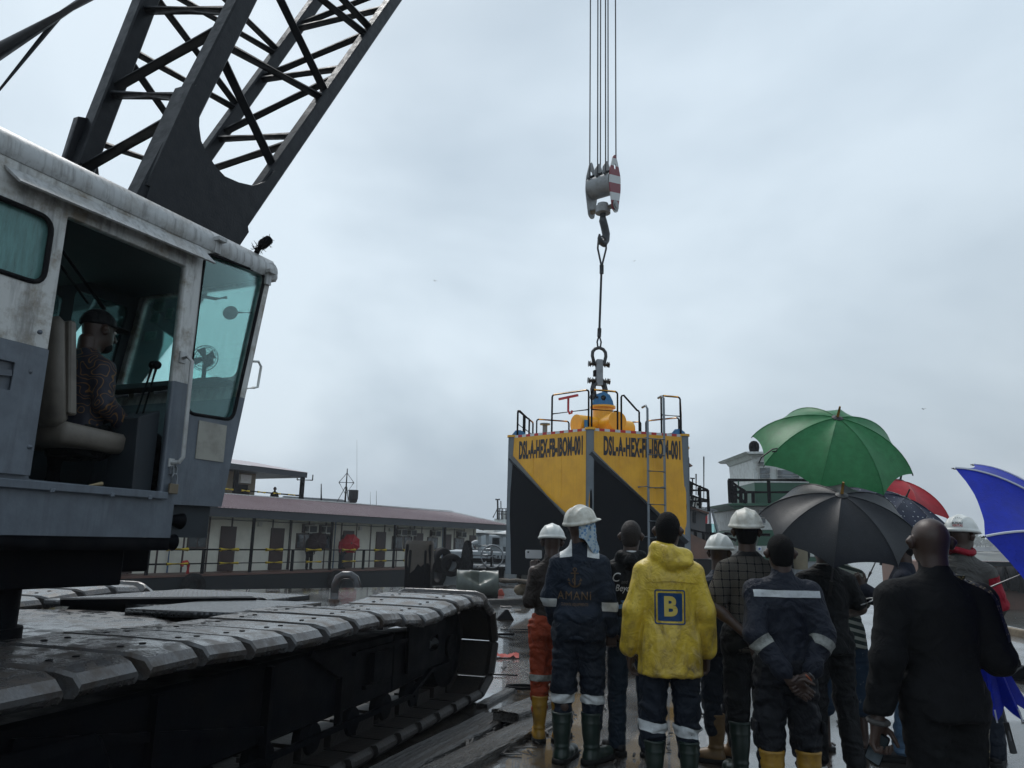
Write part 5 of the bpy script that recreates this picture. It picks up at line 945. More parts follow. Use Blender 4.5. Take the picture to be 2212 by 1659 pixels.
fr_ = [V3(5.2, 3, 2.4), V3(7.4, 3, 4.6), V3(9.2, 3, 4.9), V3(10, 3, 2.4)]
for k in range(3): mb.tube(fr_[k], fr_[k + 1], .06, n=6)
for x in (7.4, 8.3, 9.2): mb.tube((x, 3, 2.4), (x, 3, 4.7), .05, n=6)
mb.tube((7.4, 3, 3.6), (9.4, 3, 3.6), .05, n=6); mb.build('deck_frame', M_TAN, tb)
# ------------------------------------------------------------------ far trees and sheds on the bank
M_LEAF = mat('far_leaves', (.05, .075, .04), .8, dirt=(.03, .05, .03), damt=.6, dscale=.6, vary=.15); M_TRUNK = mat('far_trunk', (.08, .06, .045), .9)
def far_tree(x, y, Y, H, label, seed):
    rs = random.Random(seed); p = at(x, y, Y); p.z = max(p.z, 1); e = empty('tree', p, 0, label, 'tree', 'trees on the far bank')
    mb = MB(); mb.path([(0, 0, -2), (0, 0, H * .35), (rs.uniform(-.3, .3), 0, H * .6)], .3, 6, r1=.12)
    for k in range(4): a = rs.uniform(0, 6.28); mb.tube((0, 0, H * .4), (H * .25 * math.cos(a), H * .25 * math.sin(a), H * .7), .12, .04, 5)
    mb.build('trunk', M_TRUNK, e)
    mb = MB()
    cl = [(rs.uniform(-.38, .38) * H, rs.uniform(-.3, .3) * H, rs.uniform(.5, .92) * H, rs.uniform(.14, .24) * H) for _ in range(9)]
    for (cx, cy, cz, cr_) in cl:
        for k in range(70):
            d = Vector((rs.gauss(0, 1), rs.gauss(0, 1), rs.gauss(0, .8))).normalized() * cr_ * rs.uniform(.5, 1.05); c = Vector((cx, cy, cz)) + d; s = rs.uniform(.25, .5); u = Vector((rs.uniform(-1, 1), rs.uniform(-1, 1), rs.uniform(-1, 1))).normalized(); v = u.orthogonal().normalized(); mb.poly([c + u * s, c + v * s, c - u * s, c - v * s])
    mb.build('crown', M_LEAF, e)
for k, (x, y, H, lb) in enumerate(((2118, 1196, 10, 'two-headed dark tree on the far bank above the tyre barge'), (2131, 1196, 9, 'round tree right beside the two-headed one on the far bank'), (2150, 1192, 6, 'low pale tree clump on the far bank left of the blue umbrella'), (2095, 1195, 5, 'small bush on the far bank beside the helmeted man'), (2170, 1194, 6, 'small tree on the far bank close to the blue umbrella rim'), (1545, 1184, 7, 'faint far tree between the rusty tug and green vessel'))): far_tree(x, y, 430, H, lb, 20 + k)
for k, (x, w_, lb) in enumerate(((2142, 22, 'long pale shed roof on the far bank below the tree clump'), (2185, 20, 'pale shed on the far bank under the blue umbrella edge'), (2098, 12, 'short pale shed on the far bank beside the helmeted man'))):
    p = at(x, 1199, 425); e = empty('shed', p, 0, lb, 'shed', 'sheds on the far bank'); mb = MB(); mb.box(-w_ / 2, w_ / 2, 0, 10, -3, 2.2); mb.build('shed_wall', M_CREAM, e); mb = MB(); mb.poly([(-w_ / 2 - .5, -.5, 2.1), (w_ / 2 + .5, -.5, 2.1), (w_ / 2 + .5, 5, 4.2), (-w_ / 2 - .5, 5, 4.2)]); mb.poly([(-w_ / 2 - .5, 10.5, 2.1), (w_ / 2 + .5, 10.5, 2.1), (w_ / 2 + .5, 5, 4.2), (-w_ / 2 - .5, 5, 4.2)]); mb.build('shed_roof', M_STEEL, e)
# ------------------------------------------------------------------ figures: implicit surfaces meshed with surface nets
class Vol:
    def __init__(s, lo, hi, h):
        s.lo = np.array(lo, float); s.h = h; s.n = np.ceil((np.array(hi) - s.lo) / h).astype(int) + 1
        s.ax = [s.lo[k] + h * np.arange(s.n[k]) for k in range(3)]; s.V = np.full(s.n, 1.0, np.float32)
    def sub(s, lo, hi):
        sl = []
        for k in range(3):
            a = max(0, int((lo[k] - s.lo[k]) / s.h)); b = min(s.n[k], int((hi[k] - s.lo[k]) / s.h) + 2); sl.append(slice(a, max(a + 1, b)))
        X = s.ax[0][sl[0]][:, None, None]; Y = s.ax[1][sl[1]][None, :, None]; Z = s.ax[2][sl[2]][None, None, :]
        return tuple(sl), X, Y, Z
    def put(s, sl, d, k):
        v = s.V[sl]; d = d.astype(np.float32)
        if k > 0:
            hh = np.clip(.5 + .5 * (v - d) / k, 0, 1); s.V[sl] = v + (d - v) * hh - k * hh * (1 - hh)
        else: s.V[sl] = np.minimum(v, d)
    def carve(s, sl, d, k=.01):
        v = s.V[sl]; d = -d.astype(np.float32); hh = np.clip(.5 - .5 * (v - d) / k, 0, 1); s.V[sl] = v + (d - v) * hh + k * hh * (1 - hh)
    def cone(s, a, b, ra, rb, k=.02, sub=False):
        a = np.array(a, float); b = np.array(b, float); R_ = max(ra, rb) + k * 1.5 + s.h * 2
        sl, X, Y, Z = s.sub(np.minimum(a, b) - R_, np.maximum(a, b) + R_); ba = b - a; L2 = max(ba @ ba, 1e-9)
        t = np.clip(((X - a[0]) * ba[0] + (Y - a[1]) * ba[1] + (Z - a[2]) * ba[2]) / L2, 0, 1)
        d = np.sqrt((X - a[0] - t * ba[0]) ** 2 + (Y - a[1] - t * ba[1]) ** 2 + (Z - a[2] - t * ba[2]) ** 2) - (ra + t * (rb - ra))
        (s.carve if sub else s.put)(sl, d, k); return s
    def chain(s, P, R_, k=.02):
        for i in range(len(P) - 1): s.cone(P[i], P[i + 1], R_[i], R_[i + 1], k)
        return s
    def ell(s, c, r, k=.02, sub=False):
        c = np.array(c, float); r = np.array(r, float); pad = k * 1.5 + s.h * 2; sl, X, Y, Z = s.sub(c - r - pad, c + r + pad)
        x, y, z = (X - c[0]) / r[0], (Y - c[1]) / r[1], (Z - c[2]) / r[2]; k0 = np.sqrt(x * x + y * y + z * z); k1 = np.sqrt((x / r[0]) ** 2 + (y / r[1]) ** 2 + (z / r[2]) ** 2) + 1e-6
        d = k0 * (k0 - 1) / k1; (s.carve if sub else s.put)(sl, d, k); return s
    def prof(s, zs, a, b, cy=None, k=.03, p=2.4, cx=None):
        """upright body of elliptical sections: half widths a, half depths b at heights zs"""
        zs = np.array(zs); cy = np.zeros(len(zs)) if cy is None else np.array(cy); m = max(max(a), max(b)) + .1
        sl, X, Y, Z = s.sub((-m, -m, zs[0] - .06), (m, m, zs[-1] + .06)); A = np.interp(Z, zs, a); B = np.interp(Z, zs, b); C_ = np.interp(Z, zs, cy); CX = np.interp(Z, zs, cx) if cx is not None else 0
        rr = (np.abs((X - CX) / A) ** p + np.abs((Y - C_) / B) ** p) ** (1 / p); d = (rr - 1) * np.minimum(A, B)
        d = np.maximum(d, np.maximum(zs[0] - Z, Z - zs[-1])); s.put(sl, d, k); return s
    def cut(s, n, d):                       # remove everything with n.p > d
        X = s.ax[0][:, None, None]; Y = s.ax[1][None, :, None]; Z = s.ax[2][None, None, :]; s.V = np.maximum(s.V, (n[0] * X + n[1] * Y + n[2] * Z - d).astype(np.float32)); return s
    def mesh(s):
        V = s.V.copy(); V[0] = V[-1] = 1; V[:, 0] = V[:, -1] = 1; V[:, :, 0] = V[:, :, -1] = 1; S = V < 0
        c = [S[i:S.shape[0] - 1 + i, j:S.shape[1] - 1 + j, k:S.shape[2] - 1 + k] for i in (0, 1) for j in (0, 1) for k in (0, 1)]
        cnt = sum(x.astype(np.int8) for x in c); act = (cnt > 0) & (cnt < 8); idx = np.full(act.shape, -1, np.int64); I = np.argwhere(act); idx[act] = np.arange(len(I))
        pos = np.zeros((len(I), 3)); num = np.zeros(len(I)); corner = [(i, j, k) for i in (0, 1) for j in (0, 1) for k in (0, 1)]
        val = [V[I[:, 0] + q[0], I[:, 1] + q[1], I[:, 2] + q[2]].astype(float) for q in corner]
        for a in range(8):
            for b in range(a + 1, 8):
                da = np.array(corner[b]) - np.array(corner[a])
                if np.abs(da).sum() != 1: continue
                va, vb = val[a], val[b]; m = (va < 0) != (vb < 0); t = np.where(m, va / np.where(m, va - vb, 1), 0)
                pos += np.where(m[:, None], np.array(corner[a])[None] + t[:, None] * da[None], 0); num += m
        pos = (I + pos / num[:, None]) * s.h + s.lo; F = []
        for ax in range(3):
            o1, o2 = [(1, 2), (2, 0), (0, 1)][ax]; A = np.take(S, range(S.shape[ax] - 1), ax); B = np.take(S, range(1, S.shape[ax]), ax); E = np.argwhere(A != B)
            E = E[(E[:, o1] > 0) & (E[:, o2] > 0)]; fl = A[E[:, 0], E[:, 1], E[:, 2]]; q = []
            for d1, d2 in ((-1, -1), (0, -1), (0, 0), (-1, 0)):
                e = E.copy(); e[:, o1] += d1; e[:, o2] += d2; ok = (e < np.array(idx.shape)).all(1); e = np.minimum(e, np.array(idx.shape) - 1); q.append(idx[e[:, 0], e[:, 1], e[:, 2]])
            q = np.stack(q, 1); q[~fl] = q[~fl][:, ::-1]; F.append(q)
        F = np.concatenate(F); F = F[(F >= 0).all(1)]; return pos, F
def np_mesh(name, parts, smooth=True):
    P = []; F = []; o = 0
    for p, f in parts: P.append(p); F.append(f + o); o += len(p)
    P = np.concatenate(P); F = np.concatenate(F); me = bpy.data.meshes.new(name); me.vertices.add(len(P)); me.vertices.foreach_set('co', P.ravel()); me.loops.add(F.size); me.loops.foreach_set('vertex_index', F.ravel().astype(np.int32)); me.polygons.add(len(F)); me.polygons.foreach_set('loop_start', np.arange(len(F), dtype=np.int32) * 4)
    me.polygons.foreach_set('use_smooth', np.ones(len(F), bool)); me.update(calc_edges=True); me.validate(); return me
def relax(P, F, it=2):
    E = np.concatenate([F[:, [0, 1]], F[:, [1, 2]], F[:, [2, 3]], F[:, [3, 0]]]); n = len(P)
    deg = np.bincount(E.ravel(), minlength=n)[:, None]
    for _ in range(it):
        A = np.zeros_like(P)
        for c in range(3): A[:, c] = np.bincount(E[:, 0], P[E[:, 1], c], n) + np.bincount(E[:, 1], P[E[:, 0], c], n)
        P = P * .5 + .5 * A / np.maximum(deg, 1)
    return P
def vnormals(P, F):
    a = np.cross(P[F[:, 2]] - P[F[:, 0]], P[F[:, 3]] - P[F[:, 1]]); N_ = np.zeros_like(P)
    for k in range(4):
        for c in range(3): N_[:, c] += np.bincount(F[:, k], a[:, c], len(P))
    return N_ / np.maximum(np.linalg.norm(N_, axis=1, keepdims=True), 1e-9)
def wrinkle(P, F, amp, seed, freq=(7, 7, 11), zone=None):
    """cloth folds: ridged, stretched noise pushed along the normal"""
    N_ = vnormals(P, F); d = np.zeros(len(P)); o = Vector((seed * 3.7, seed * 1.3, seed * 5.1))
    for i, p in enumerate(P):
        q = Vector((p[0] * freq[0], p[1] * freq[1], p[2] * freq[2])) + o; w = mnoise.noise(q * .6); a = 1 - abs(mnoise.noise(Vector((q.x + w * 1.2 + q.z * .35, q.y + w, q.z + w * 1.6)))) * 2.2; b = mnoise.noise(q * 2.3); d[i] = a * .75 + b * .35 - .25
    if zone is not None: d = d * zone(P)
    return P + N_ * (d * amp)[:, None]
# ---- heads, helmets, hands, boots built once and reused
def head_vol(beard=False):
    v = Vol((-.13, -.15, 1.42), (.13, .17, 1.79), .0062)
    v.ell((0, -.008, 1.662), (.076, .096, .092), .02); v.ell((0, .03, 1.60), (.062, .072, .078), .025); v.ell((0, .055, 1.552), (.035, .035, .03), .03)
    v.cone((0, -.025, 1.42), (0, -.022, 1.60), .062, .058, .03); v.ell((0, .078, 1.676), (.05, .02, .012), .015)
    v.ell((.031, .103, 1.650), (.018, .014, .012), .012, True); v.ell((-.031, .103, 1.650), (.018, .014, .012), .012, True)
    v.cone((0, .098, 1.648), (0, .118, 1.612), .009, .016, .012); v.ell((.014, .106, 1.607), (.011, .012, .009), .008); v.ell((-.014, .106, 1.607), (.011, .012, .009), .008)
    v.ell((0, .094, 1.578), (.026, .012, .007), .006); v.ell((0, .090, 1.565), (.024, .013, .008), .006)
    for sx in (-1, 1): v.cone((sx * .078, .004, 1.632), (sx * .092, -.014, 1.640), .020, .019, .006); v.ell((sx * .086, -.01, 1.636), (.013, .024, .036), .006); v.ell((sx * .097, .004, 1.640), (.008, .013, .02), .004, True)
    if beard: v.ell((0, .055, 1.535), (.052, .05, .035), .02)
    P, F = v.mesh(); return relax(P, F, 1), F
HEAD_P, HEAD_F = head_vol()
def hair_vol(grow):
    v = Vol((-.14, -.16, 1.5), (.14, .16, 1.81), .0065); v.ell((0, -.012, 1.664), (.072 + grow, .095 + grow, .094 + grow), .0); v.ell((0, -.05, 1.60), (.066, .05, .06), .02)
    v.cut((0, .66, -.75), -1.198); P, F = v.mesh(); P = relax(P, F, 1); N_ = vnormals(P, F); P = P + N_ * np.array([mnoise.noise(Vector(p) * 130) * .0028 for p in P])[:, None]; return P, F
HAIR_P, HAIR_F = hair_vol(.009)
def helmet_vol():
    v = Vol((-.16, -.19, 1.63), (.16, .23, 1.84), .0058); c = np.array((0, .0, 1.672)); sl, X, Y, Z = v.sub(v.lo, v.lo + v.n * v.h)
    r = (.117, .142, .132); x, y, z = X / r[0], Y / r[1], (Z - 1.672) / r[2]; k0 = np.sqrt(x * x + y * y + z * z) + 1e-6; k1 = np.sqrt((x / r[0]) ** 2 + (y / r[1]) ** 2 + (z / r[2]) ** 2) + 1e-6; d = k0 * (k0 - 1) / k1
    ridge = np.exp(-(X / .017) ** 2) * .0075 + (np.exp(-((np.abs(X) - .045 - .02 * z) / .011) ** 2)) * .005; d = d - ridge * np.clip((Z - 1.70) / .04, 0, 1)
    lip = np.exp(-((Z - 1.682 + .02 * Y) / .008) ** 2) * .009; d = d - lip; d = np.maximum(d, 1.672 + .02 * Y * 0 - Z); v.put(sl, d + 0 * X, 0)
    v.ell((0, .0, 1.674), (.127, .153, .011), .006); v.ell((0, .125, 1.672), (.088, .075, .0095), .012); v.ell((0, 0, 1.665), (.104, .128, .11), .004, True)
    P, F = v.mesh(); return relax(P, F, 1), F
HELM_P, HELM_F = helmet_vol()
def cap_vol():
    v = Vol((-.13, -.15, 1.63), (.13, .24, 1.81), .006); v.ell((0, -.01, 1.672), (.09, .112, .105), 0); v.cut((0, .12, -1), -1.668); v.ell((0, .12, 1.688), (.072, .085, .0085), .01); P, F = v.mesh(); return relax(P, F, 1), F
CAP_P, CAP_F = cap_vol()
def rot_about(P, piv, M3): return (P - piv) @ np.array(M3).T + piv
def hand_mesh(W, d, n, side, curl=.5, spread=.2, thumb=.5, size=1.0):
    """palm and five fingers. W wrist, d finger direction, n = palm-facing direction, side +1 right hand"""
    d = np.array(Vector(d).normalized()); n = np.array(n, float); n = n - d * (n @ d); n /= np.linalg.norm(n); s = np.cross(n, d) * -side      # towards the thumb
    W = np.array(W, float); v = Vol(W - .2 * size, W + .2 * size, .0052 * size)
    def pt(a, b, c): return W + (d * a + s * b + n * c) * size
    z = size
    for b in (-.028, -.010, .010, .028): v.cone(pt(.0, b * .55, 0), pt(.085, b, 0), .017 * z, .0125 * z, .012 * z)
    v.cone(pt(-.05, 0, 0), pt(.01, 0, 0), .026 * z, .024 * z, .02 * z); v.cone(pt(.02, .02, .008), pt(.06, .03, .012), .014 * z, .012 * z, .012 * z)
    for b, ln in ((-.031, .064), (-.010, .080), (.011, .085), (.031, .076)):
        p = pt(.083, b, 0); ang = curl * .7; l = [ln * .45, ln * .32, ln * .27]; bb = b * (1 + spread * 1.0)
        q0 = np.array((.083, b, 0.0)); sb = b * spread * 6
        for k in range(3):
            q1 = q0 + np.array((math.cos(ang), sb * .25, math.sin(ang))) * l[k]; v.cone(pt(*q0), pt(*q1), (.0095 - k * .0009) * z, (.0088 - k * .0011) * z, .004 * z); q0 = q1; ang += curl * 1.15
    t0 = np.array((.018, .024, .006)); a = np.array((.5, .62, .25 + thumb * .5)); a /= np.linalg.norm(a); t1 = t0 + a * .042; a2 = np.array((.8, .2, .2 + thumb * .6)); a2 /= np.linalg.norm(a2); t2 = t1 + a2 * .03; t3 = t2 + a2 * .024
    v.cone(pt(*t0), pt(*t1), .0145 * z, .0115 * z, .01 * z); v.cone(pt(*t1), pt(*t2), .011 * z, .0095 * z, .004 * z); v.cone(pt(*t2), pt(*t3), .0095 * z, .008 * z, .003 * z)
    return v.mesh()
def boot_mesh(h=.37):
    v = Vol((-.1, -.15, -.01), (.1, .23, h + .03), .0075)
    v.prof([.03, .08, .14, h * .6, h], [.046, .047, .05, .061, .070], [.058, .055, .058, .066, .072], [-.02, -.02, -.02, -.025, -.022], k=.02, p=2.1)
    v.cone((0, -.04, .045), (0, .06, .05), .047, .048, .03); v.cone((0, .06, .045), (0, .155, .043), .048, .044, .03); v.ell((0, .155, .05), (.047, .052, .042), .02)
    sl, X, Y, Z = v.sub(v.lo, v.lo + v.n * v.h)
    rib = sum(np.exp(-((Z - zz) / .005) ** 2) for zz in (h - .012, h - .075, h * .33, .115)) * .0045; v.V -= rib.astype(np.float32); hollow = np.maximum((np.sqrt((X / .058) ** 2 + ((Y + .023) / .060) ** 2) - 1) * .058, h - .05 - Z); v.carve(sl, hollow + 0 * X, .004)
    v.cut((0, 0, 1), h); v.cut((0, 0, -1), -.02); P, F = v.mesh(); P = relax(P, F, 1)
    w = Vol((-.1, -.15, -.012), (.1, .24, .06), .0075); w.cone((0, -.05, .01), (0, .16, .01), .058, .058, .0); w.cone((0, -.05, .02), (0, .16, .02), .056, .056, .0); w.cut((0, 0, 1), .034); w.cut((0, 0, -1), 0.0); q = w.mesh(); return (P, F), q
BOOT_UP, BOOT_SOLE = boot_mesh()
def shoe_mesh_():
    v = Vol((-.1, -.15, -.01), (.1, .23, .16), .0065); v.cone((0, -.045, .05), (0, .06, .05), .042, .046, .02); v.cone((0, .06, .045), (0, .155, .038), .046, .038, .02); v.cone((0, -.03, .06), (0, -.02, .12), .044, .046, .02); v.cut((0, 0, 1), .115); v.cut((0, 0, -1), -.02); up = v.mesh()
    w = Vol((-.1, -.15, -.012), (.1, .24, .06), .0065); w.cone((0, -.05, .012), (0, .16, .012), .05, .05, 0); w.cut((0, 0, 1), .033); w.cut((0, 0, -1), 0.0); return up, w.mesh()
SHOE_UP, SHOE_SOLE = shoe_mesh_()
M_SKIN = mat('dark_skin', (.050, .028, .020), .45, spec=.45, dirt=(.034, .018, .013), damt=.6, dscale=14, bump=.12, bscale=150)
M_PALM = mat('palm_skin', (.14, .075, .055), .55)
M_HAIR = mat('black_hair', (.006, .0055, .006), .75, spec=.15, bump=.9, bscale=220)
M_SHAVE = mat('shaved_scalp', (.018, .013, .011), .6, spec=.3, bump=.4, bscale=260)
M_HELM = mat('dirty_white_helmet', (.56, .55, .49), .42, dirt=(.22, .19, .14), damt=.75, dscale=16, dlo=.44, dhi=.72, dirt2=(.40, .36, .28), d2scale=40, d2amt=.7)
M_HELM2 = mat('clean_white_helmet', (.62, .63, .60), .38, dirt=(.45, .43, .37), damt=.5, dscale=12)
M_REFL = mat('reflective_tape', (.52, .54, .54), .35, dirt=(.36, .37, .37), damt=.7, dscale=30, bump=.3, bscale=40)
M_REFD = mat('worn_reflective_tape', (.24, .245, .22), .5, dirt=(.09, .09, .08), damt=.8, dscale=40, bump=.3, bscale=40)
M_GBOOT = mat('green_rubber_boot', (.010, .022, .017), .35, spec=.4, dirt=(.03, .034, .028), damt=.5, dscale=12)
M_YBOOT = mat('yellow_rubber_boot', (.34, .185, .02), .4, dirt=(.12, .065, .015), damt=.75, dscale=14, bump=.15, bscale=20)
M_BBOOT = mat('tan_rubber_boot', (.15, .085, .03), .45, dirt=(.06, .035, .015), damt=.6, dscale=12)
M_SOLE = mat('dark_sole', (.008, .008, .008), .7, spec=.2)
M_BSHOE = mat('black_shoe', (.008, .008, .009), .5, spec=.3)
M_EYE = mat('eye_white', (.35, .33, .30), .2)
def cloth(name, col, dirt=None, amt=.5, rough=.62, scale=9, bump=.25, bscale=60, fold=.5): return mat(name, col, rough, spec=.17, dirt=dirt or tuple(c * .5 for c in col), damt=amt, dscale=scale, dlo=.4, dhi=.68, bump=bump, bscale=bscale, fold=fold)
M_NAVY = cloth('navy_coverall', (.011, .017, .029), (.019, .027, .042)); M_NAVYT = cloth('navy_trousers', (.008, .012, .020), (.015, .020, .030)); M_BLKC = cloth('black_cloth', (.0055, .0062, .007), (.009, .010, .0115)); M_JEAN = cloth('dark_jeans', (.012, .021, .034), (.022, .035, .052))
def project_on(me, obj, M4, axis, lift=.004, sub=None):
    """wrap a flat mesh (print) on a garment: cast every vertex along axis onto the garment's surface"""
    bm = bmesh.new(); bm.from_mesh(obj.data); tree = BVHTree.FromBMesh(bm); bm.free(); me.transform(M4); axis = Vector(axis).normalized()
    bm = bmesh.new(); bm.from_mesh(me); bmesh.ops.triangulate(bm, faces=bm.faces)
    for _ in range(3):
        ed = [e for e in bm.edges if e.calc_length() > (sub or .02)]
        if not ed: break
        bmesh.ops.subdivide_edges(bm, edges=ed, cuts=1); bmesh.ops.triangulate(bm, faces=bm.faces)
    for v in bm.verts:
        hit = tree.ray_cast(v.co - axis * .5, axis)
        if hit[0] is not None: v.co = hit[0] - axis * lift
    bm.to_mesh(me); bm.free(); return me
def band(obj, cuts, name, mt, parent, lift=.004, keep=None):
    """strip of a garment between planes (co, normal pointing outwards), lifted off the cloth"""
    bm = bmesh.new(); bm.from_mesh(obj.data)
    for co, no in cuts: bmesh.ops.bisect_plane(bm, geom=bm.verts[:] + bm.edges[:] + bm.faces[:], plane_co=co, plane_no=no, clear_outer=True)
    if keep:
        bmesh.ops.delete(bm, geom=[f for f in bm.faces if not keep(f.calc_center_median())], context='FACES')
    bm.normal_update()
    for v in bm.verts: v.co += v.normal * lift
    me = bpy.data.meshes.new(name); bm.to_mesh(me); bm.free(); me.polygons.foreach_set('use_smooth', [True] * len(me.polygons)); return link(name, me, mt, parent)
DEF_LEGS = dict(st=.105, fwd=(0, 0))
def person(label, pos, H, yaw=0.0, skin=None, head=None, arms=None, top=None, legs=None, feet=None, hands=None, name='person', extra=None, lod=1.0, prone=None, group=None):
    """one figure in its own frame: x to its right, y the way it faces, z up; 1.75 m tall before scaling"""
    e = empty(name, pos, -math.radians(yaw), label, 'person', group); s_ = H / 1.75; e.scale = (s_, s_, s_); skin = skin or M_SKIN
    head = head or {}; top = top or {}; legs = legs or {}; info = {'root': e}
    A = {'R': [(.158, -.012, 1.385), (.235, -.02, 1.13), (.25, .06, .89)], 'L': [(-.158, -.012, 1.385), (-.235, -.02, 1.13), (-.25, .06, .89)]}
    for k in (arms or {}): A[k] = [A[k][0] if len(arms[k]) == 2 else arms[k][0]] + list(arms[k][-2:])
    ak = top.get('arm', .86)
    for k in 'RL': A[k][1] = (A[k][1][0] * ak, A[k][1][1], A[k][1][2]); A[k][2] = (A[k][2][0] * ak, A[k][2][1], A[k][2][2])
    st = legs.get('st', .10); lk = legs.get('joints') or {sd: [(sx * .09, 0, .93), (sx * (st * .98), .02 + legs.get('knee', 0), .50), (sx * st, legs.get('fy', {}).get(sd, 0) - .02, .09)] for sd, sx in (('R', 1), ('L', -1))}
    # --- body: one skin surface, head and hands joined in
    v = Vol((-.75, -.55, 0.0), (.75, .75, 1.60), .0135 / lod)
    v.prof([.88, .95, 1.08, 1.28, 1.40, 1.47], [.145, .15, .125, .15, .155, .08], [.10, .10, .085, .10, .08, .06], [0, -.01, .005, .0, -.005, -.01]); v.cone((0, -.02, 1.42), (0, -.02, 1.56), .06, .056, .03)
    for sd in 'RL':
        S_, E_, W_ = A[sd]; v.chain([S_, E_, W_], [.052, .041, .027], .02); mid = np.array(E_) * .72 + np.array(W_) * .28; v.cone(E_, mid, .040, .041, .02)
        H_, K_, N_ = lk[sd]; v.chain([H_, K_, N_], [.078, .052, .036], .03); c = np.array(K_) * .7 + np.array(N_) * .3 + np.array((0, -.018, 0)); v.cone(K_, c, .048, .052, .03)
        if feet and feet.get('kind') == 'bare': n = np.array(N_); v.cone(n + (0, -.03, -.045), n + (0, .08, -.06), .034, .033, .02); v.cone(n + (0, .08, -.062), n + (0, .17, -.07), .036, .028, .02)
    parts = [v.mesh()]
    hy = Matrix.Rotation(-math.radians(head.get('yaw', 0)), 3, 'Z') @ Matrix.Rotation(math.radians(head.get('pitch', 0)), 3, 'X') @ Matrix.Rotation(math.radians(head.get('roll', 0)), 3, 'Y'); piv = np.array((0, -.015, 1.56)); hs = np.array((head.get('wide', 1.0), 1, 1))
    hd = np.array(head.get('off', (0, 0, 0)), float)
    def hx_(P): return rot_about(P, piv, hy) * hs + hd
    parts.append((hx_(HEAD_P), HEAD_F))
    for sd, kw in (hands or {'R': {}, 'L': {}}).items():
        S_, E_, W_ = [np.array(q, float) for q in A[sd]]; d = kw.get('d'); d = (W_ - E_) if d is None else np.array(d, float); n = kw.get('n', (-1 if sd == 'R' else 1, 0, 0)); parts.append(hand_mesh(W_ + d / np.linalg.norm(d) * .025, d, n, 1 if sd == 'R' else -1, kw.get('curl', .5), kw.get('spread', .15), kw.get('thumb', .5), kw.get('size', 1.0)))
    info['body'] = link('body', np_mesh('body', parts), skin, e)
    for sx in (-1, 1):
        mb = MB(); q = hx_(np.array([[sx * .031, .087, 1.650]]))[0]; mb.sphere(tuple(q), .0125, 8, 6); mb.build('eye', M_EYE, e, smooth=4)
    # --- headwear / hair
    hk = head.get('hair')
    if hk and not head.get('cap'): info['hair'] = link('hair', np_mesh('hair', [(hx_(HAIR_P), HAIR_F)]), hk, e)
    if head.get('helmet'):
        hm = head['helmet']; M3 = Matrix.Rotation(-math.radians(head.get('hyaw', 0)), 3, 'Z') @ Matrix.Rotation(math.radians(head.get('htilt', 0)), 3, 'X'); P = rot_about(HELM_P, np.array((0, 0, 1.68)), M3); info['helmet'] = link('safety_helmet', np_mesh('safety_helmet', [(hx_(P), HELM_F)]), hm, e)
    if head.get('cap'): info['cap'] = link('cap', np_mesh('cap', [(hx_(CAP_P), CAP_F)]), head['cap'], e)
    # --- upper garment
    if top:
        g = top.get('g', 0.0); hem = top.get('hem', .82); fl = top.get('flare', 0.0); w = top.get('w', 1.0) * .95; dp = top.get('dp', 1.0); v = Vol((-.75, -.55, hem - .06), (.75, .75, 1.62), top.get('h', .0098) / lod)
        zs = [hem, max(hem + .05, .95), 1.08, 1.20, 1.32, 1.40, 1.455, 1.50]; zs = sorted(set(round(z, 3) for z in zs)); f = lambda z, t_: float(np.interp(z, [hem, .95, 1.08, 1.20, 1.32, 1.40, 1.455, 1.50], t_))
        a = [f(z, [.170 + fl, .165 + fl * .6, .158 + fl * .3, .163, .172, .150, .098, .064]) * w + g for z in zs]; b = [f(z, [.135 + fl, .13 + fl * .5, .118 + fl * .2, .125, .128, .105, .08, .065]) * w * dp + g for z in zs]; cy = [f(z, [-.01, -.012, 0, .0, -.005, -.012, -.018, -.02]) for z in zs]
        v.prof(zs, a, b, cy, k=.02, p=2.3)
        sr = [q * .9 for q in top.get('sleeve', (.078, .066, .056))]; sl_ = top.get('slen', 2.0)
        for sd in 'RL':
            S_, E_, W_ = [np.array(q, float) for q in A[sd]]; sx = 1 if sd == 'R' else -1; v.cone((sx * .05 * w, -.022, 1.452), S_ * np.array((w, 1, 1)) + (0, 0, -.018), .045 + g, sr[0] * .92, .035); S2 = S_ * np.array((w, 1, 1)) + (0, 0, -.022)
            if sl_ <= 1: v.cone(S2, S2 + (E_ - S2) * sl_, sr[0], sr[1], .035)
            else:
                v.cone(S2, E_, sr[0], sr[1], .035); v.cone(E_, E_ + (W_ - E_) * (sl_ - 1), sr[1], sr[2], .025)
        col = top.get('collar', .0)
        if col > 0: v.cone((0, -.022, 1.47), (0, -.012, 1.47 + col), .074 + g, .066 + g, .015)
        if top.get('hood'):
            hkind = top['hood']; v.chain([(-.10, .02, 1.475), (-.075, -.07, 1.485), (0, -.115, 1.45), (.075, -.07, 1.485), (.10, .02, 1.475)], [.03, .042, .058, .042, .03], .03)
            if hkind == 'big': v.chain([(-.10, .03, 1.52), (-.085, -.06, 1.535), (0, -.115, 1.50), (.10, -.09, 1.47), (.125, 0, 1.48)], [.025, .034, .05, .048, .026], .022); v.ell((.05, -.13, 1.435), (.10, .045, .035), .02)
        for q in top.get('blobs', ()): v.ell(q[0], q[1], q[2] if len(q) > 2 else .03)
        v.cut((0, 0, -1), -hem); P, F = v.mesh(); P = relax(P, F, 2)
        am = top.get('wr', .007) * 1.7; fq = top.get('freq', (6.5, 6.5, 9))
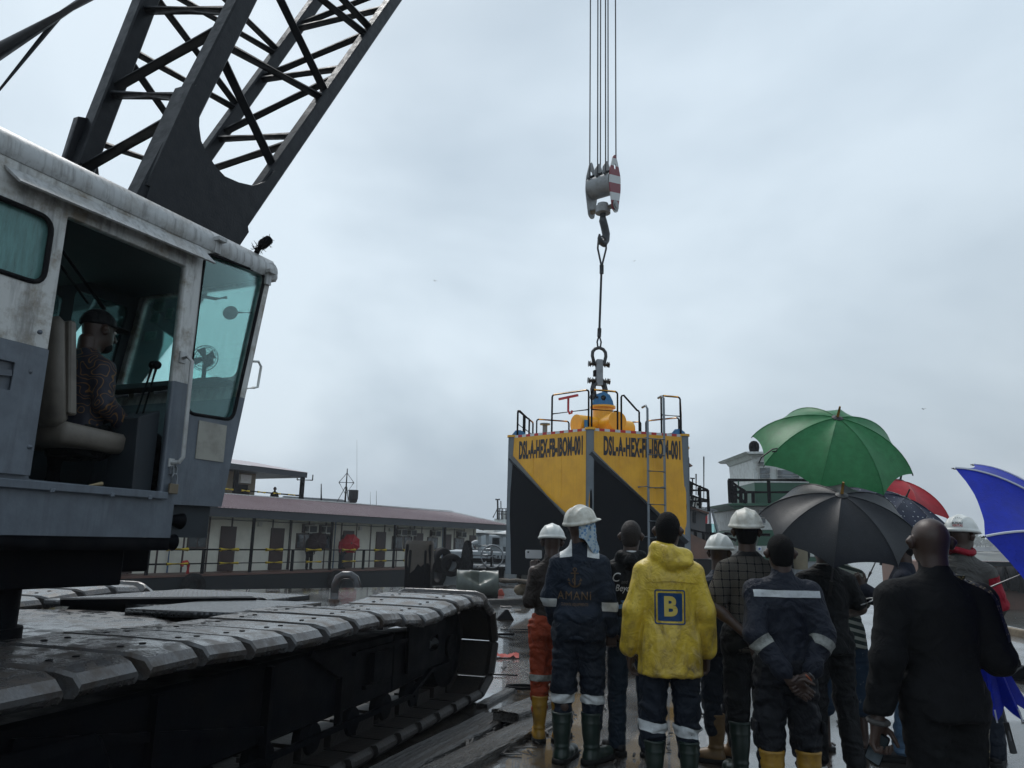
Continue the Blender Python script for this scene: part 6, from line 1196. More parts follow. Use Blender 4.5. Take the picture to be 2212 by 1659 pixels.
        P = wrinkle(P, F, am, top.get('seed', 1), fq, lambda P: np.clip(.55 + 1.2 * np.clip((1.35 - P[:, 2]) * 1.4, 0, 1), 0, 1.3)); P = relax(P, F, 1); info['top'] = link(top.get('name', 'jacket'), np_mesh('jacket', [(P, F)]), top['mat'], e)
    # --- trousers
    if legs.get('mat'):
        r = legs.get('r', (.102, .078, .068)); ze = legs.get('end', 2.0); v = Vol((-.36, -.36, .04), (.36, .5, 1.08), .0098 / lod); wz = legs.get('waist', 1.02); v.prof([.84, .90, .97, wz], [q * legs.get('slim', 1) for q in (.165, .174, .168, .155)], [q * legs.get('slim', 1) for q in (.12, .132, .126, .113)], [-.015, -.02, -.012, 0], k=.04)
        for sd in 'RL':
            H_, K_, N_ = [np.array(q, float) for q in lk[sd]]; K2 = K_ + np.array((0, -.005, 0))
            if ze <= 1: v.cone(H_, H_ + (K_ - H_) * ze, r[0], r[1], .05)
            else: v.cone(H_, K2, r[0], r[1], .045); v.cone(K2, K2 + (N_ - K2) * (ze - 1), r[1], r[2], .03)
        if 1 < ze < 1.3:
            for sd in 'RL': K_, N_ = np.array(lk[sd][1], float), np.array(lk[sd][2], float); v.cone(K_ + (N_ - K_) * (ze - 1.0), K_ + (N_ - K_) * .62, .076, .066, .015)
        gap = legs.get('gap', True)
        P, F = v.mesh(); P = relax(P, F, 2); zend = np.array(lk['R'][2])[2] if ze >= 2 else 0
        P = wrinkle(P, F, legs.get('wr', .008) * 1.5, legs.get('seed', 3), (7, 7, 13), lambda P: np.clip(1.25 - .9 * np.abs(P[:, 2] - .72) * 1.2, .35, 1.2) + .6 * np.exp(-((P[:, 2] - legs.get('bunch', .36)) / .09) ** 2)); P = relax(P, F, 1); info['legs'] = link(legs.get('name', 'trousers'), np_mesh('trousers', [(P, F)]), legs['mat'], e)
    # --- footwear
    fk = (feet or {}).get('kind')
    if fk:
        for sd in 'RL':
            N_ = np.array(lk[sd][2], float); turn = (feet.get('turn') or {}).get(sd, 10 if sd == 'R' else -10); M3 = Matrix.Rotation(-math.radians(turn), 3, 'Z'); o_ = np.array((N_[0], N_[1] + .02, N_[2] - .09)); z = np.array(feet.get('scale', (1, 1, 1)))
            def pl(P): return (P * z) @ np.array(M3).T + o_
            if fk == 'boot': u = link('boot', np_mesh('boot', [(pl(BOOT_UP[0]), BOOT_UP[1])]), feet['mat'], e); link('sole', np_mesh('sole', [(pl(BOOT_SOLE[0]), BOOT_SOLE[1])]), feet.get('sole', M_SOLE), u)
            elif fk == 'shoe': u = link('shoe', np_mesh('shoe', [(pl(SHOE_UP[0]), SHOE_UP[1])]), feet['mat'], e); link('sole', np_mesh('sole', [(pl(SHOE_SOLE[0]), SHOE_SOLE[1])]), feet.get('sole', M_SOLE), u)
            elif fk == 'bare': u = link('sandal', np_mesh('sandal', [(pl(SHOE_SOLE[0]), SHOE_SOLE[1])]), M_BSHOE, e); mb = MB(); mb.path([tuple(pl(np.array([[q[0], q[1], q[2]]]))[0]) for q in ((-.05, .05, .02), (-.035, .06, .075), (0, .07, .088), (.035, .06, .075), (.05, .05, .02))], .012, 6); mb.build('strap', M_BSHOE, u, smooth=4)
    return info
# ------------------------------------------------------------------ the crowd on the deck (all seen from behind)
def local_M(info): e = info['root']; return Matrix.Identity(4)
BACK = (0, 1, 0)       # prints on backs are cast along +y onto the cloth
def back_print(info, me, x, z, name, mt, lift=.004, roll=0.0, sub=None, key='top'):
    M4 = Matrix.Translation((x, -.1, z)) @ Matrix.Rotation(roll, 4, 'Y') @ Matrix.Rotation(math.pi / 2, 4, 'X'); project_on(me, info[key], M4, BACK, lift, sub); return link(name, me, mt, info['root'])
# 1 brown shirt
M_BROWN = cloth('brown_shirt', (.030, .023, .020), (.018, .014, .012)); M_ORNG = cloth('orange_trousers', (.29, .050, .020), (.17, .028, .014))
p1 = person('person in white helmet, brown shirt, orange trousers and yellow boots', (.38, 6.77, 0), 1.71, -8, head=dict(helmet=M_HELM2, yaw=5, pitch=-4), arms=dict(L=[(-.235, -.03, 1.13), (-.15, .20, 1.36)], R=[(.24, 0, 1.14), (.12, .24, 1.2)]), hands=dict(L=dict(d=(.1, .35, .9), n=(.5, .5, -.2), curl=1.0), R={}),
            top=dict(mat=M_BROWN, hem=.86, name='shirt', slen=1.5, seed=2, sleeve=(.07, .06, .052), collar=.05, w=.93), legs=dict(mat=M_ORNG, end=1.24, r=(.098, .078, .070), st=.09, seed=5, wr=.013, bunch=.40), feet=dict(kind='boot', mat=M_YBOOT, turn=dict(R=32, L=4)))
band(p1['legs'], [((0, 0, .535), (0, 0, 1)), ((0, 0, .485), (0, 0, -1))], 'reflective_band', M_REFD, p1['root'])
# 2 navy coverall, towel
p2 = person('person in navy coverall with gold anchor print, dirty white helmet and blue towel', (.565, 6.18, 0), 1.84, 4, head=dict(helmet=M_HELM, yaw=42, pitch=4, htilt=8), arms=dict(R=[(.245, -.03, 1.14), (.27, .05, .90)], L=[(-.245, .02, 1.14), (-.20, .17, .96)]), hands=dict(R=dict(n=(0, 1, 0), curl=.9), L=dict(curl=.8)),
            top=dict(mat=M_NAVY, hem=.84, name='coverall_top', seed=11, wr=.0095, collar=.045, sleeve=(.085, .074, .064), blobs=[((0, -.02, 1.00), (.185, .145, .06), .06)]), legs=dict(mat=M_NAVYT, end=1.2, r=(.106, .084, .076), st=.108, seed=7, wr=.011, bunch=.42), feet=dict(kind='boot', mat=M_GBOOT, turn=dict(R=38, L=22), scale=(1.05, 1.05, .92)))
for sx in (-1, 1):
    band(p2['top'], [((sx * .055, 0, 1.4), (-sx, 0, 0)), ((sx * .145, 0, 1.4), (sx, 0, 0)), ((0, -.065, 1.40), (0, -.55, -.83)), ((0, .10, 1.40), (0, 1, 0))], 'reflective_patch', M_REFL, p2['root'], keep=lambda c: c.z > 1.33)
band(p2['top'], [((.22, -.03, 1.105), (.02, 0, 1)), ((.22, -.03, 1.04), (-.02, 0, -1)), ((.165, 0, 1), (-1, 0, 0))], 'reflective_band', M_REFL, p2['root'])
band(p2['top'], [((-.25, -.03, 1.12), (0, 0, 1)), ((-.25, -.03, 1.06), (0, 0, -1)), ((-.165, 0, 1), (1, 0, 0))], 'reflective_band', M_REFL, p2['root'])
band(p2['legs'], [((0, 0, .46), (0, 0, 1)), ((0, 0, .40), (0, 0, -1))], 'reflective_band', M_REFL, p2['root'], .005)
M_GOLD = mat('gold_print', (.13, .075, .03), .6, dirt=(.05, .03, .015), damt=.7, dscale=50)
anc = MB()     # anchor emblem in the print plane
def an_plate(P): return plate(P, .0005)
def arc_strip(c, R_, r, a0, a1, n=14):
    o = [(c[0] + (R_ + r) * math.cos(a0 + (a1 - a0) * k / n), c[1] + (R_ + r) * math.sin(a0 + (a1 - a0) * k / n)) for k in range(n + 1)]; i = [(c[0] + (R_ - r) * math.cos(a0 + (a1 - a0) * k / n), c[1] + (R_ - r) * math.sin(a0 + (a1 - a0) * k / n)) for k in range(n + 1)]; return o + i[::-1]
for P in ([(-.006, -.06), (.006, -.06), (.006, .045), (-.006, .045)], [(-.03, .028), (.03, .028), (.03, .036), (-.03, .036)], arc_strip((0, .058), .012, .004, 0, 6.28), arc_strip((0, -.022), .042, .006, math.pi * 1.08, math.pi * 1.92), [(-.055, -.02), (-.03, -.028), (-.044, -.002)], [(.055, -.02), (.03, -.028), (.044, -.002)], arc_strip((.004, -.02), .02, .003, math.pi * .5, math.pi * 1.4)):
    back_print(p2, an_plate(P), -.035, 1.275, 'anchor_print', M_GOLD)
back_print(p2, text_mesh('AMANI', .085, 0, .85, spacing=1.15), -.035, 1.145, 'lettering', M_GOLD, sub=.03)
back_print(p2, text_mesh('CLIMATE EQUIPMENTS', .028, 0, .70), -.035, 1.085, 'lettering', M_GOLD, sub=.03)
# towel under the helmet
mb = MB(); rows = []
for j in range(12):
    tz = j / 11.; row = []
    for k in range(15):
        u = k / 14.; a = math.radians(lerp(-105, 60, u)); r_ = .098 + .012 * math.sin(k * 1.9 + j * .5) + .035 * tz * (.5 + .5 * math.sin(k * 1.1)); ln = .11 + .12 * math.exp(-((u - .45) / .22) ** 2); row.append(mb.pt((r_ * math.cos(a) * .95 + .02, r_ * math.sin(a) - .01, 1.675 - tz * ln)))
    rows.append(row)
for j in range(11):
    for k in range(14): mb.face((rows[j][k], rows[j][k + 1], rows[j + 1][k + 1], rows[j + 1][k]))
m, t, b, N = new_mat('blue_patterned_towel'); L = t.links.new; tc = N('ShaderNodeTexCoord'); vo = N('ShaderNodeTexVoronoi', i_Scale=42); L(tc.outputs['Object'], vo.inputs['Vector']); rp = N('ShaderNodeValToRGB'); L(vo.outputs['Distance'], rp.inputs[0]); rp.color_ramp.elements[0].position = .32; rp.color_ramp.elements[0].color = (.09, .19, .34, 1); rp.color_ramp.elements[1].position = .5; rp.color_ramp.elements[1].color = (.33, .41, .47, 1); L(rp.outputs[0], b.inputs['Base Color']); b.inputs['Roughness'].default_value = .9
mb.build('towel', m, p2['root'], smooth=4)
# 3 black hoodie
p3 = person('person with shaved head in black hoodie with white and blue lettering and dark jeans', (1.01, 6.42, 0), 1.78, 6, head=dict(hair=M_SHAVE, yaw=12), arms=dict(L=[(-.25, .0, 1.14), (-.22, .12, .9)], R=[(.25, .0, 1.14), (.22, .14, .92)]),
            top=dict(mat=M_BLKC, hem=.83, name='hoodie', hood='small', seed=4, wr=.008), legs=dict(mat=M_JEAN, r=(.098, .073, .066), st=.115, seed=9, wr=.008, bunch=.14), feet=dict(kind='shoe', mat=M_BSHOE, turn=dict(R=15, L=-30)))
M_WPRINT = mat('white_print', (.55, .55, .55), .7); M_GPRINT = mat('grey_print', (.10, .10, .10), .7)
m, t, b, N = new_mat('blue_fade_print'); L = t.links.new; tc = N('ShaderNodeTexCoord'); nz = N('ShaderNodeTexNoise', i_Scale=9); L(tc.outputs['Object'], nz.inputs['Vector']); rp = N('ShaderNodeValToRGB'); L(nz.outputs[0], rp.inputs[0]); rp.color_ramp.elements[0].position = .38; rp.color_ramp.elements[0].color = (.012, .035, .22, 1); rp.color_ramp.elements[1].position = .62; rp.color_ramp.elements[1].color = (.25, .5, .7, 1); L(rp.outputs[0], b.inputs['Base Color']); M_BPRINT = m
back_print(p3, text_mesh('Beyond', .072, .0004, .8, shear=.3), -.045, 1.235, 'lettering', M_WPRINT)
back_print(p3, text_mesh('and', .04, 0, .9, shear=.3), -.06, 1.285, 'lettering', M_GPRINT); back_print(p3, text_mesh('and', .05, 0, .9, shear=.3), -.10, 1.0, 'lettering', M_GPRINT)
back_print(p3, text_mesh('ky', .06, 0, .9, shear=.3), -.145, 1.035, 'lettering', M_GPRINT); back_print(p3, text_mesh('C', .16, .001, .8, shear=.3), -.02, .985, 'lettering', M_WPRINT); back_print(p3, text_mesh('C', .10, 0, .9, shear=.3), -.13, 1.315, 'lettering', M_WPRINT); back_print(p3, text_mesh('e', .10, 0, .9, shear=.3), .09, 1.30, 'lettering', M_WPRINT)
for P in ([(-.13, -.02), (-.08, .0), (-.10, .02), (-.05, .03), (-.02, .055), (.05, .03), (.14, .06), (.15, .0), (.1, -.02), (.13, -.04), (.02, -.045), (-.06, -.03), (-.12, -.045)], [(-.02, .08), (.04, .10), (.06, .13), (.16, .14), (.15, .10), (.07, .085)]): back_print(p3, plate(P, .0005), .01, 1.12, 'wave_print', M_BPRINT, sub=.03)
band(p3['top'], [((0, 0, 1.505), (0, 0, 1))], 'hood_rim', M_BLKC, p3['root'], .002, keep=lambda c: c.z > 1.49)
mb = MB(); mb.torus((0, -.02, 1.503), (0, .2, 1), .066, .012, 22, 6); mb.build('white_collar', M_WPRINT, p3['root'], smooth=4)
# 4 yellow raincoat
m, t, b, N = new_mat('yellow_raincoat'); L = t.links.new; tc = N('ShaderNodeTexCoord'); n1 = N('ShaderNodeTexNoise', i_Scale=7, i_Detail=8, i_Roughness=.7, i_Distortion=.6); L(tc.outputs['Object'], n1.inputs['Vector'])
sp = N('ShaderNodeSeparateXYZ'); L(tc.outputs['Object'], sp.inputs[0]); hz_ = N('ShaderNodeMapRange', i_From_Min=.6, i_From_Max=1.3, i_To_Min=.10, i_To_Max=-.02); L(sp.outputs[2], hz_.inputs[0]); ad = N('ShaderNodeMath', operation='ADD'); L(n1.outputs[0], ad.inputs[0]); L(hz_.outputs[0], ad.inputs[1])
rp = N('ShaderNodeValToRGB'); L(ad.outputs[0], rp.inputs[0]); rp.color_ramp.elements[0].position = .40; rp.color_ramp.elements[0].color = (.66, .47, .045, 1); rp.color_ramp.elements[1].position = .75; rp.color_ramp.elements[1].color = (.10, .065, .016, 1); e_ = rp.color_ramp.elements.new(.56); e_.color = (.48, .33, .035, 1)
n2 = N('ShaderNodeTexNoise', i_Scale=38, i_Detail=5, i_Roughness=.7); L(tc.outputs['Object'], n2.inputs['Vector']); mr = N('ShaderNodeMapRange', i_From_Min=.60, i_From_Max=.72, i_To_Max=.55); L(n2.outputs[0], mr.inputs[0]); mx = N('ShaderNodeMixRGB'); L(mr.outputs[0], mx.inputs[0]); L(rp.outputs[0], mx.inputs[1]); mx.inputs[2].default_value = (.12, .08, .02, 1); L(mx.outputs[0], b.inputs['Base Color'])
b.inputs['Roughness'].default_value = .36; b.inputs['Specular IOR Level'].default_value = .5; n3 = N('ShaderNodeTexNoise', i_Scale=9, i_Detail=3.5, i_Distortion=1.8); L(tc.outputs['Object'], n3.inputs['Vector']); r3 = N('ShaderNodeMath', operation='SUBTRACT'); L(n3.outputs[0], r3.inputs[0]); r3.inputs[1].default_value = .5; r4 = N('ShaderNodeMath', operation='ABSOLUTE'); L(r3.outputs[0], r4.inputs[0]); bp = N('ShaderNodeBump', i_Strength=.24, i_Distance=.09); bp.invert = True; L(r4.outputs[0], bp.inputs['Height']); L(bp.outputs[0], b.inputs['Normal']); M_RAIN = m
p4 = person('person in a long dirty yellow raincoat with a blue square letter B on the back', (1.115, 5.45, 0), 1.815, 3, head=dict(hair=M_HAIR, yaw=22, pitch=2), arms=dict(L=[(-.275, -.02, 1.12), (-.30, .05, .86)], R=[(.275, -.02, 1.12), (.295, .06, .86)]), hands=dict(L=dict(d=(.12, .25, -1), n=(1, -.4, 0), curl=.45, thumb=.3), R=dict(d=(-.05, .2, -1), n=(-1, -.3, 0), curl=.8)),
            top=dict(mat=M_RAIN, hem=.725, name='raincoat', hood='big', flare=.03, g=.012, w=1.04, sleeve=(.082, .073, .070), slen=1.93, seed=6, wr=.0062, freq=(11, 11, 3)), legs=dict(mat=M_NAVYT, slim=.86, end=1.2, r=(.098, .084, .078), st=.112, seed=2, wr=.012, bunch=.36), feet=dict(kind='boot', mat=M_GBOOT, turn=dict(R=8, L=-6), scale=(.95, 1, .9)))
band(p4['legs'], [((0, 0, .425), (.12, 0, 1)), ((0, 0, .362), (-.12, 0, -1))], 'reflective_band', M_REFL, p4['root'], .006)
M_BLOGO = mat('blue_logo', (.012, .085, .26), .45, dirt=(.02, .06, .14), damt=.5, dscale=30)
def ring_plate(w, h, r, tk): return plate(rrect(-w, w, -h, h, r), .0005, holes=[rrect(-w + tk, w - tk, -h + tk, h - tk, r - tk * .5)])
back_print(p4, ring_plate(.098, .108, .014, .008), -.012, 1.155, 'logo_frame', M_BLOGO, sub=.03); back_print(p4, plate(rrect(-.078, .078, -.087, .087, .008), .0005), -.012, 1.155, 'logo_square', M_BLOGO, sub=.03)
back_print(p4, text_mesh('B', .165, .007, .95), -.012, 1.153, 'lettering', mat('logo_letter', (.52, .40, .08), .5), lift=.0075)
mb = MB(); pts = []
for k in range(15):
    x = -.165 + .33 * k / 14
    pts.append(x)
cape = MB(); rws = []
for zz in (1.335, 1.318): rws.append([cape.pt((x, -.1, zz - .012 * abs(x) / .16)) for x in pts])
for k in range(14): cape.face((rws[0][k], rws[0][k + 1], rws[1][k + 1], rws[1][k]))
me = cape.mesh('yoke_flap'); project_on(me, p4['top'], Matrix.Identity(4), BACK, .010, .05); link('yoke_flap', me, M_RAIN, p4['root'])
# 5 short person in pale helmet
p5 = person('short person in clean white helmet and navy work clothes half hidden behind the patterned shirt', (1.69, 6.3, 0), 1.655, -28, head=dict(helmet=M_HELM2, yaw=60, pitch=-4, htilt=4), arms=dict(L=[(-.25, .0, 1.14), (-.2, .2, 1.0)]), top=dict(mat=M_NAVY, hem=.84, seed=8), legs=dict(mat=M_NAVYT, end=1.2, st=.10, seed=3), feet=dict(kind='boot', mat=M_BBOOT, turn=dict(R=-20, L=-38)))
band(p5['top'], [((-.2, 0, 1.34), (0, 0, 1)), ((-.2, 0, 1.26), (0, 0, -1)), ((-.14, 0, 1), (1, 0, 0))], 'hi_vis_band', mat('hi_vis_lime', (.38, .62, .12), .5), p5['root'])
band(p5['top'], [((-.2, 0, 1.32), (0, 0, 1)), ((-.2, 0, 1.28), (0, 0, -1)), ((-.14, 0, 1), (1, 0, 0))], 'reflective_band', M_REFD, p5['root'], .007)
# 6 patterned shirt
m, t, b, N = new_mat('patterned_shirt'); L = t.links.new; tc = N('ShaderNodeTexCoord'); nz = N('ShaderNodeTexNoise', i_Scale=6, i_Detail=2); L(tc.outputs['Object'], nz.inputs['Vector']); sb = N('ShaderNodeVectorMath', operation='SUBTRACT'); L(nz.outputs['Color'], sb.inputs[0]); sb.inputs[1].default_value = (.5, .5, .5); sc = N('ShaderNodeVectorMath', operation='SCALE'); sc.inputs['Scale'].default_value = .028; L(sb.outputs[0], sc.inputs[0]); av = N('ShaderNodeVectorMath', operation='ADD'); L(tc.outputs['Object'], av.inputs[0]); L(sc.outputs[0], av.inputs[1]); sp = N('ShaderNodeSeparateXYZ'); L(av.outputs[0], sp.inputs[0])
def mod_c(sock, per):
    a = N('ShaderNodeMath', operation='ADD'); a.inputs[1].default_value = 10; L(sock, a.inputs[0]); d_ = N('ShaderNodeMath', operation='MODULO'); d_.inputs[1].default_value = per; L(a.outputs[0], d_.inputs[0]); s_ = N('ShaderNodeMath', operation='SUBTRACT'); L(d_.outputs[0], s_.inputs[0]); s_.inputs[1].default_value = per / 2; q = N('ShaderNodeMath', operation='ABSOLUTE'); L(s_.outputs[0], q.inputs[0]); return q.outputs[0]
ux, uz = mod_c(sp.outputs[0], .056), mod_c(sp.outputs[2], .056); mxx = N('ShaderNodeMath', operation='MAXIMUM'); L(ux, mxx.inputs[0]); L(uz, mxx.inputs[1]); mnn = N('ShaderNodeMath', operation='MINIMUM'); L(ux, mnn.inputs[0]); L(uz, mnn.inputs[1])
line = N('ShaderNodeMath', operation='GREATER_THAN'); L(mxx.outputs[0], line.inputs[0]); line.inputs[1].default_value = .0255; knot = N('ShaderNodeMath', operation='GREATER_THAN'); L(mnn.outputs[0], knot.inputs[0]); knot.inputs[1].default_value = .0215
le = N('ShaderNodeVectorMath', operation='LENGTH'); cb = N('ShaderNodeCombineXYZ'); L(ux, cb.inputs[0]); L(uz, cb.inputs[1]); L(cb.outputs[0], le.inputs[0]); sn = N('ShaderNodeMath', operation='MULTIPLY'); L(le.outputs['Value'], sn.inputs[0]); sn.inputs[1].default_value = 900; si = N('ShaderNodeMath', operation='SINE'); L(sn.outputs[0], si.inputs[0]); rp = N('ShaderNodeValToRGB'); L(si.outputs[0], rp.inputs[0]); rp.color_ramp.elements[0].color = (.045, .041, .036, 1); rp.color_ramp.elements[1].color = (.11, .10, .086, 1)
m1 = N('ShaderNodeMixRGB'); L(line.outputs[0], m1.inputs[0]); L(rp.outputs[0], m1.inputs[1]); m1.inputs[2].default_value = (.012, .012, .013, 1); m2 = N('ShaderNodeMixRGB'); L(knot.outputs[0], m2.inputs[0]); L(m1.outputs[0], m2.inputs[1]); m2.inputs[2].default_value = (.004, .004, .005, 1); L(m2.outputs[0], b.inputs['Base Color']); b.inputs['Roughness'].default_value = .85; b.inputs['Specular IOR Level'].default_value = .15; M_PATT = m
p6 = person('tall person in dirty white helmet and grey square patterned short sleeved shirt, green boots', (1.765, 5.78, 0), 1.83, 2, head=dict(helmet=M_HELM, yaw=14, pitch=2, htilt=3, hair=M_HAIR), arms=dict(L=[(-.30, -.07, 1.13), (-.055, -.205, .935)], R=[(.25, .0, 1.14), (.2, .2, 1.0)]), hands=dict(L=dict(d=(.35, -.1, -.95), n=(.2, -1, 0), curl=.75, thumb=.2), R={}),
            top=dict(mat=M_PATT, hem=.84, name='shirt', slen=.78, sleeve=(.082, .082, .07), seed=13, wr=.006, flare=.012, w=.97), legs=dict(mat=M_BLKC, end=1.2, r=(.10, .08, .072), st=.10, seed=4), feet=dict(kind='boot', mat=M_GBOOT, turn=dict(R=10, L=-10), scale=(1.05, 1, 1.05)))
band(p6['top'], [((0, 0, 1.462), (0, -.1, -1))], 'dark_collar', M_BLKC, p6['root'], .004)
mb = MB(); mb.box(-.05, .05, -.125, -.115, 1.64, 1.662); mb.build('helmet_strap', M_BLACK, p6['root'])
mb = MB(); mb.path([(.088, .02, 1.66), (.094, .03, 1.60), (.085, .05, 1.55), (.05, .06, 1.53)], .004, 5); mb.build('chin_strap', M_REFL, p6['root'])
# 7 hands clasped behind
M_NV7 = cloth('faded_navy_jacket', (.013, .016, .025), (.024, .028, .038), bump=.3); M_TR7 = cloth('faded_black_trousers', (.0085, .0095, .0125), (.016, .017, .021))
p7 = person('person in navy jacket with silver back band, hands clasped behind, yellow boots', (1.74, 5.0, 0), 1.675, 0, head=dict(hair=M_HAIR, yaw=4, wide=1.04), arms=dict(L=[(-.178, -.01, 1.405), (-.255, -.11, 1.13), (-.075, -.235, .885)], R=[(.178, -.01, 1.405), (.255, -.11, 1.13), (.085, -.225, .905)]), hands=dict(L=dict(d=(.78, -.05, -.62), n=(0, -1, -.1), curl=.75, thumb=.2, size=1.08), R=dict(d=(-.72, .0, -.66), n=(0, -1, 0), curl=.9, size=1.08)),
            top=dict(mat=M_NV7, hem=.84, name='jacket', seed=21, wr=.009, collar=.055, sleeve=(.088, .08, .062), w=1.06, slen=1.86), legs=dict(mat=M_TR7, end=1.18, r=(.112, .088, .080), st=.118, seed=15, wr=.013, bunch=.42), feet=dict(kind='boot', mat=M_YBOOT, turn=dict(R=6, L=-6), scale=(1.12, 1, 1.16)))
band(p7['top'], [((0, 0, 1.405), (0, 0, 1)), ((0, 0, 1.362), (0, 0, -1)), ((0, -.02, 0), (0, 1, 0)), ((.215, 0, 1.4), (1, 0, 0)), ((-.215, 0, 1.4), (-1, 0, 0))], 'reflective_band', M_REFL, p7['root'], .005)
for sx in (-1, 1):
    E_, W_ = V3(sx * .22, -.11, 1.13), V3(sx * .07, -.23, .895); d = (W_ - E_).normalized(); band(p7['top'], [(E_ + d * .04, -d), (E_ + d * .105, d), ((sx * .13, 0, 1), (-sx, 0, 0))], 'reflective_band', M_REFD, p7['root'], .005)
    q = MB(); q.poly([(sx * .03, -.1, 0), (sx * .125, -.1, 0), (sx * .125, -.1, -.035), (sx * .08, -.1, -.05), (sx * .03, -.1, -.035)]); me = q.mesh('pocket_flap'); project_on(me, p7['legs'], Matrix.Translation((0, 0, .83)), BACK, .008, .03); link('pocket_flap', me, M_TR7, p7['root'])
    q = MB(); q.box(sx * .205, sx * .225, -.06, .05, .52, .60); q.build('cargo_pocket', M_TR7, p7['root'], bevel=.008)
mb = MB(); d_ = V3(-.72, 0, -.66).normalized(); mb.torus(V3(.073, -.225, .905) + d_ * .02, d_, .030, .005, 20, 6); mb.build('beaded_bracelet', mat('orange_beads', (.35, .07, .02), .4), p7['root'], smooth=4)
mb = MB(); mb.torus(V3(.073, -.225, .905) + d_ * -.005, d_, .032, .0035, 20, 6); mb.build('silver_bracelet', M_STEEL, p7['root'], smooth=4)
# 8 black tee under the black umbrella
p8 = person('person in black short sleeved shirt with white trim, under the black umbrella', (2.46, 6.1, 0), 1.74, 3, head=dict(hair=M_HAIR), arms=dict(L=[(-.22, .08, 1.16), (-.03, .28, 1.22)], R=[(.30, -.01, 1.17), (.20, .23, 1.08)]), hands=dict(L=dict(d=(.6, .4, .3), n=(.4, -.5, 0), curl=1.3), R=dict(curl=1.0)),
            top=dict(mat=M_BLKC, hem=.84, name='shirt', slen=.74, sleeve=(.086, .078, .07), seed=17, w=1.04), legs=dict(mat=M_BLKC, r=(.10, .082, .072), st=.11, seed=6, bunch=.12, fy=dict(R=-.08, L=.05)), feet=dict(kind='shoe', mat=M_BSHOE, sole=mat('white_sole', (.6, .58, .55), .5), turn=dict(R=30, L=-5)))
for sx, E_ in ((1, V3(.30, -.01, 1.17)), (-1, V3(-.22, .08, 1.16))):
    S_ = V3(sx * .19 * 1.04, -.01, 1.42); d = (E_ - S_).normalized(); c = S_ + d * (E_ - S_).length * .92; mb = MB(); mb.torus(S_ + (E_ - S_) * .80, d, .080, .005, 24, 5); mb.build('white_trim', M_WPRINT, p8['root'], smooth=4)
mb = MB(); mb.torus((0, -.02, 1.495), (0, .1, 1), .072, .005, 24, 5); mb.build('collar_trim', M_REFD, p8['root'], smooth=4)
band(p8['root'].children[-1] if False else p8['legs'], [((0, 0, .12), (0, 0, 1))], 'trouser_cuff', M_BLKC, p8['root'], .003)
# 9 striped shirt, denim shorts
m, t, b, N = new_mat('striped_shirt'); L = t.links.new; tc = N('ShaderNodeTexCoord'); sp = N('ShaderNodeSeparateXYZ'); L(tc.outputs['Object'], sp.inputs[0]); ax_ = N('ShaderNodeMath', operation='ABSOLUTE'); L(sp.outputs[0], ax_.inputs[0]); ma = N('ShaderNodeMath', operation='MULTIPLY_ADD'); L(ax_.outputs[0], ma.inputs[0]); ma.inputs[1].default_value = .25; L(sp.outputs[2], ma.inputs[2]); mo = N('ShaderNodeMath', operation='MODULO'); L(ma.outputs[0], mo.inputs[0]); mo.inputs[1].default_value = .058; gt = N('ShaderNodeMath', operation='GREATER_THAN'); L(mo.outputs[0], gt.inputs[0]); gt.inputs[1].default_value = .031; mx = N('ShaderNodeMixRGB'); L(gt.outputs[0], mx.inputs[0]); mx.inputs[1].default_value = (.008, .018, .016, 1); mx.inputs[2].default_value = (.28, .29, .25, 1); L(mx.outputs[0], b.inputs['Base Color']); b.inputs['Roughness'].default_value = .85; M_STRIP = m
M_DENIM = mat('printed_denim', (.018, .036, .062), .8, spec=.2, dirt=(.25, .27, .28), damt=.5, dscale=16, dlo=.62, dhi=.66, bump=.2, bscale=60)
p9 = person('person in striped shirt, denim shorts and sandals under the green umbrella', (2.80, 6.72, 0), 1.76, 6, head=dict(hair=M_HAIR), arms=dict(R=[(.26, .06, 1.17), (.12, .24, 1.32)], L=[(-.25, .05, 1.17), (-.1, .25, 1.25)]), hands=dict(R=dict(d=(-.3, .2, .5), n=(-1, 0, 0), curl=1.3), L=dict(curl=1.2)),
            top=dict(mat=M_STRIP, hem=.80, name='shirt', slen=1.5, seed=19, w=1.12, flare=.03, sleeve=(.085, .075, .065)), legs=dict(mat=M_DENIM, name='denim_shorts', end=1.35, r=(.115, .105, .105), st=.15, seed=8), feet=dict(kind='bare', turn=dict(R=25, L=-15)))
# 10 ribbed jacket, jeans (faces left)
M_RIB = mat('ribbed_navy_jacket', (.010, .012, .02), .8, spec=.15, dirt=(.022, .026, .04), damt=.9, dscale=30, dlo=.45, dhi=.55, stretch=(4, 4, .15)); M_BJEAN = cloth('faded_blue_jeans', (.05, .10, .17), (.12, .18, .25), .7)
p10 = person('person in dark ribbed jacket, faded blue jeans and black shoes, under the dotted umbrella', (3.24, 6.45, 0), 1.76, -62, head=dict(hair=M_HAIR, yaw=-10), arms=dict(L=[(-.24, .08, 1.17), (-.16, .28, 1.28)], R=[(.24, .05, 1.15), (.15, .25, 1.2)]), hands=dict(L=dict(d=(0, .3, .5), n=(1, 0, 0), curl=1.2), R=dict(curl=1.2)),
             top=dict(mat=M_RIB, hem=.72, name='jacket', seed=23, flare=.02, w=1.05), legs=dict(mat=M_BJEAN, r=(.10, .08, .082), st=.10, seed=12, wr=.010, bunch=.15, fy=dict(R=-.12, L=.10)), feet=dict(kind='shoe', mat=M_BSHOE, turn=dict(R=-6, L=-14), scale=(1.1, 1.15, 1.1)))
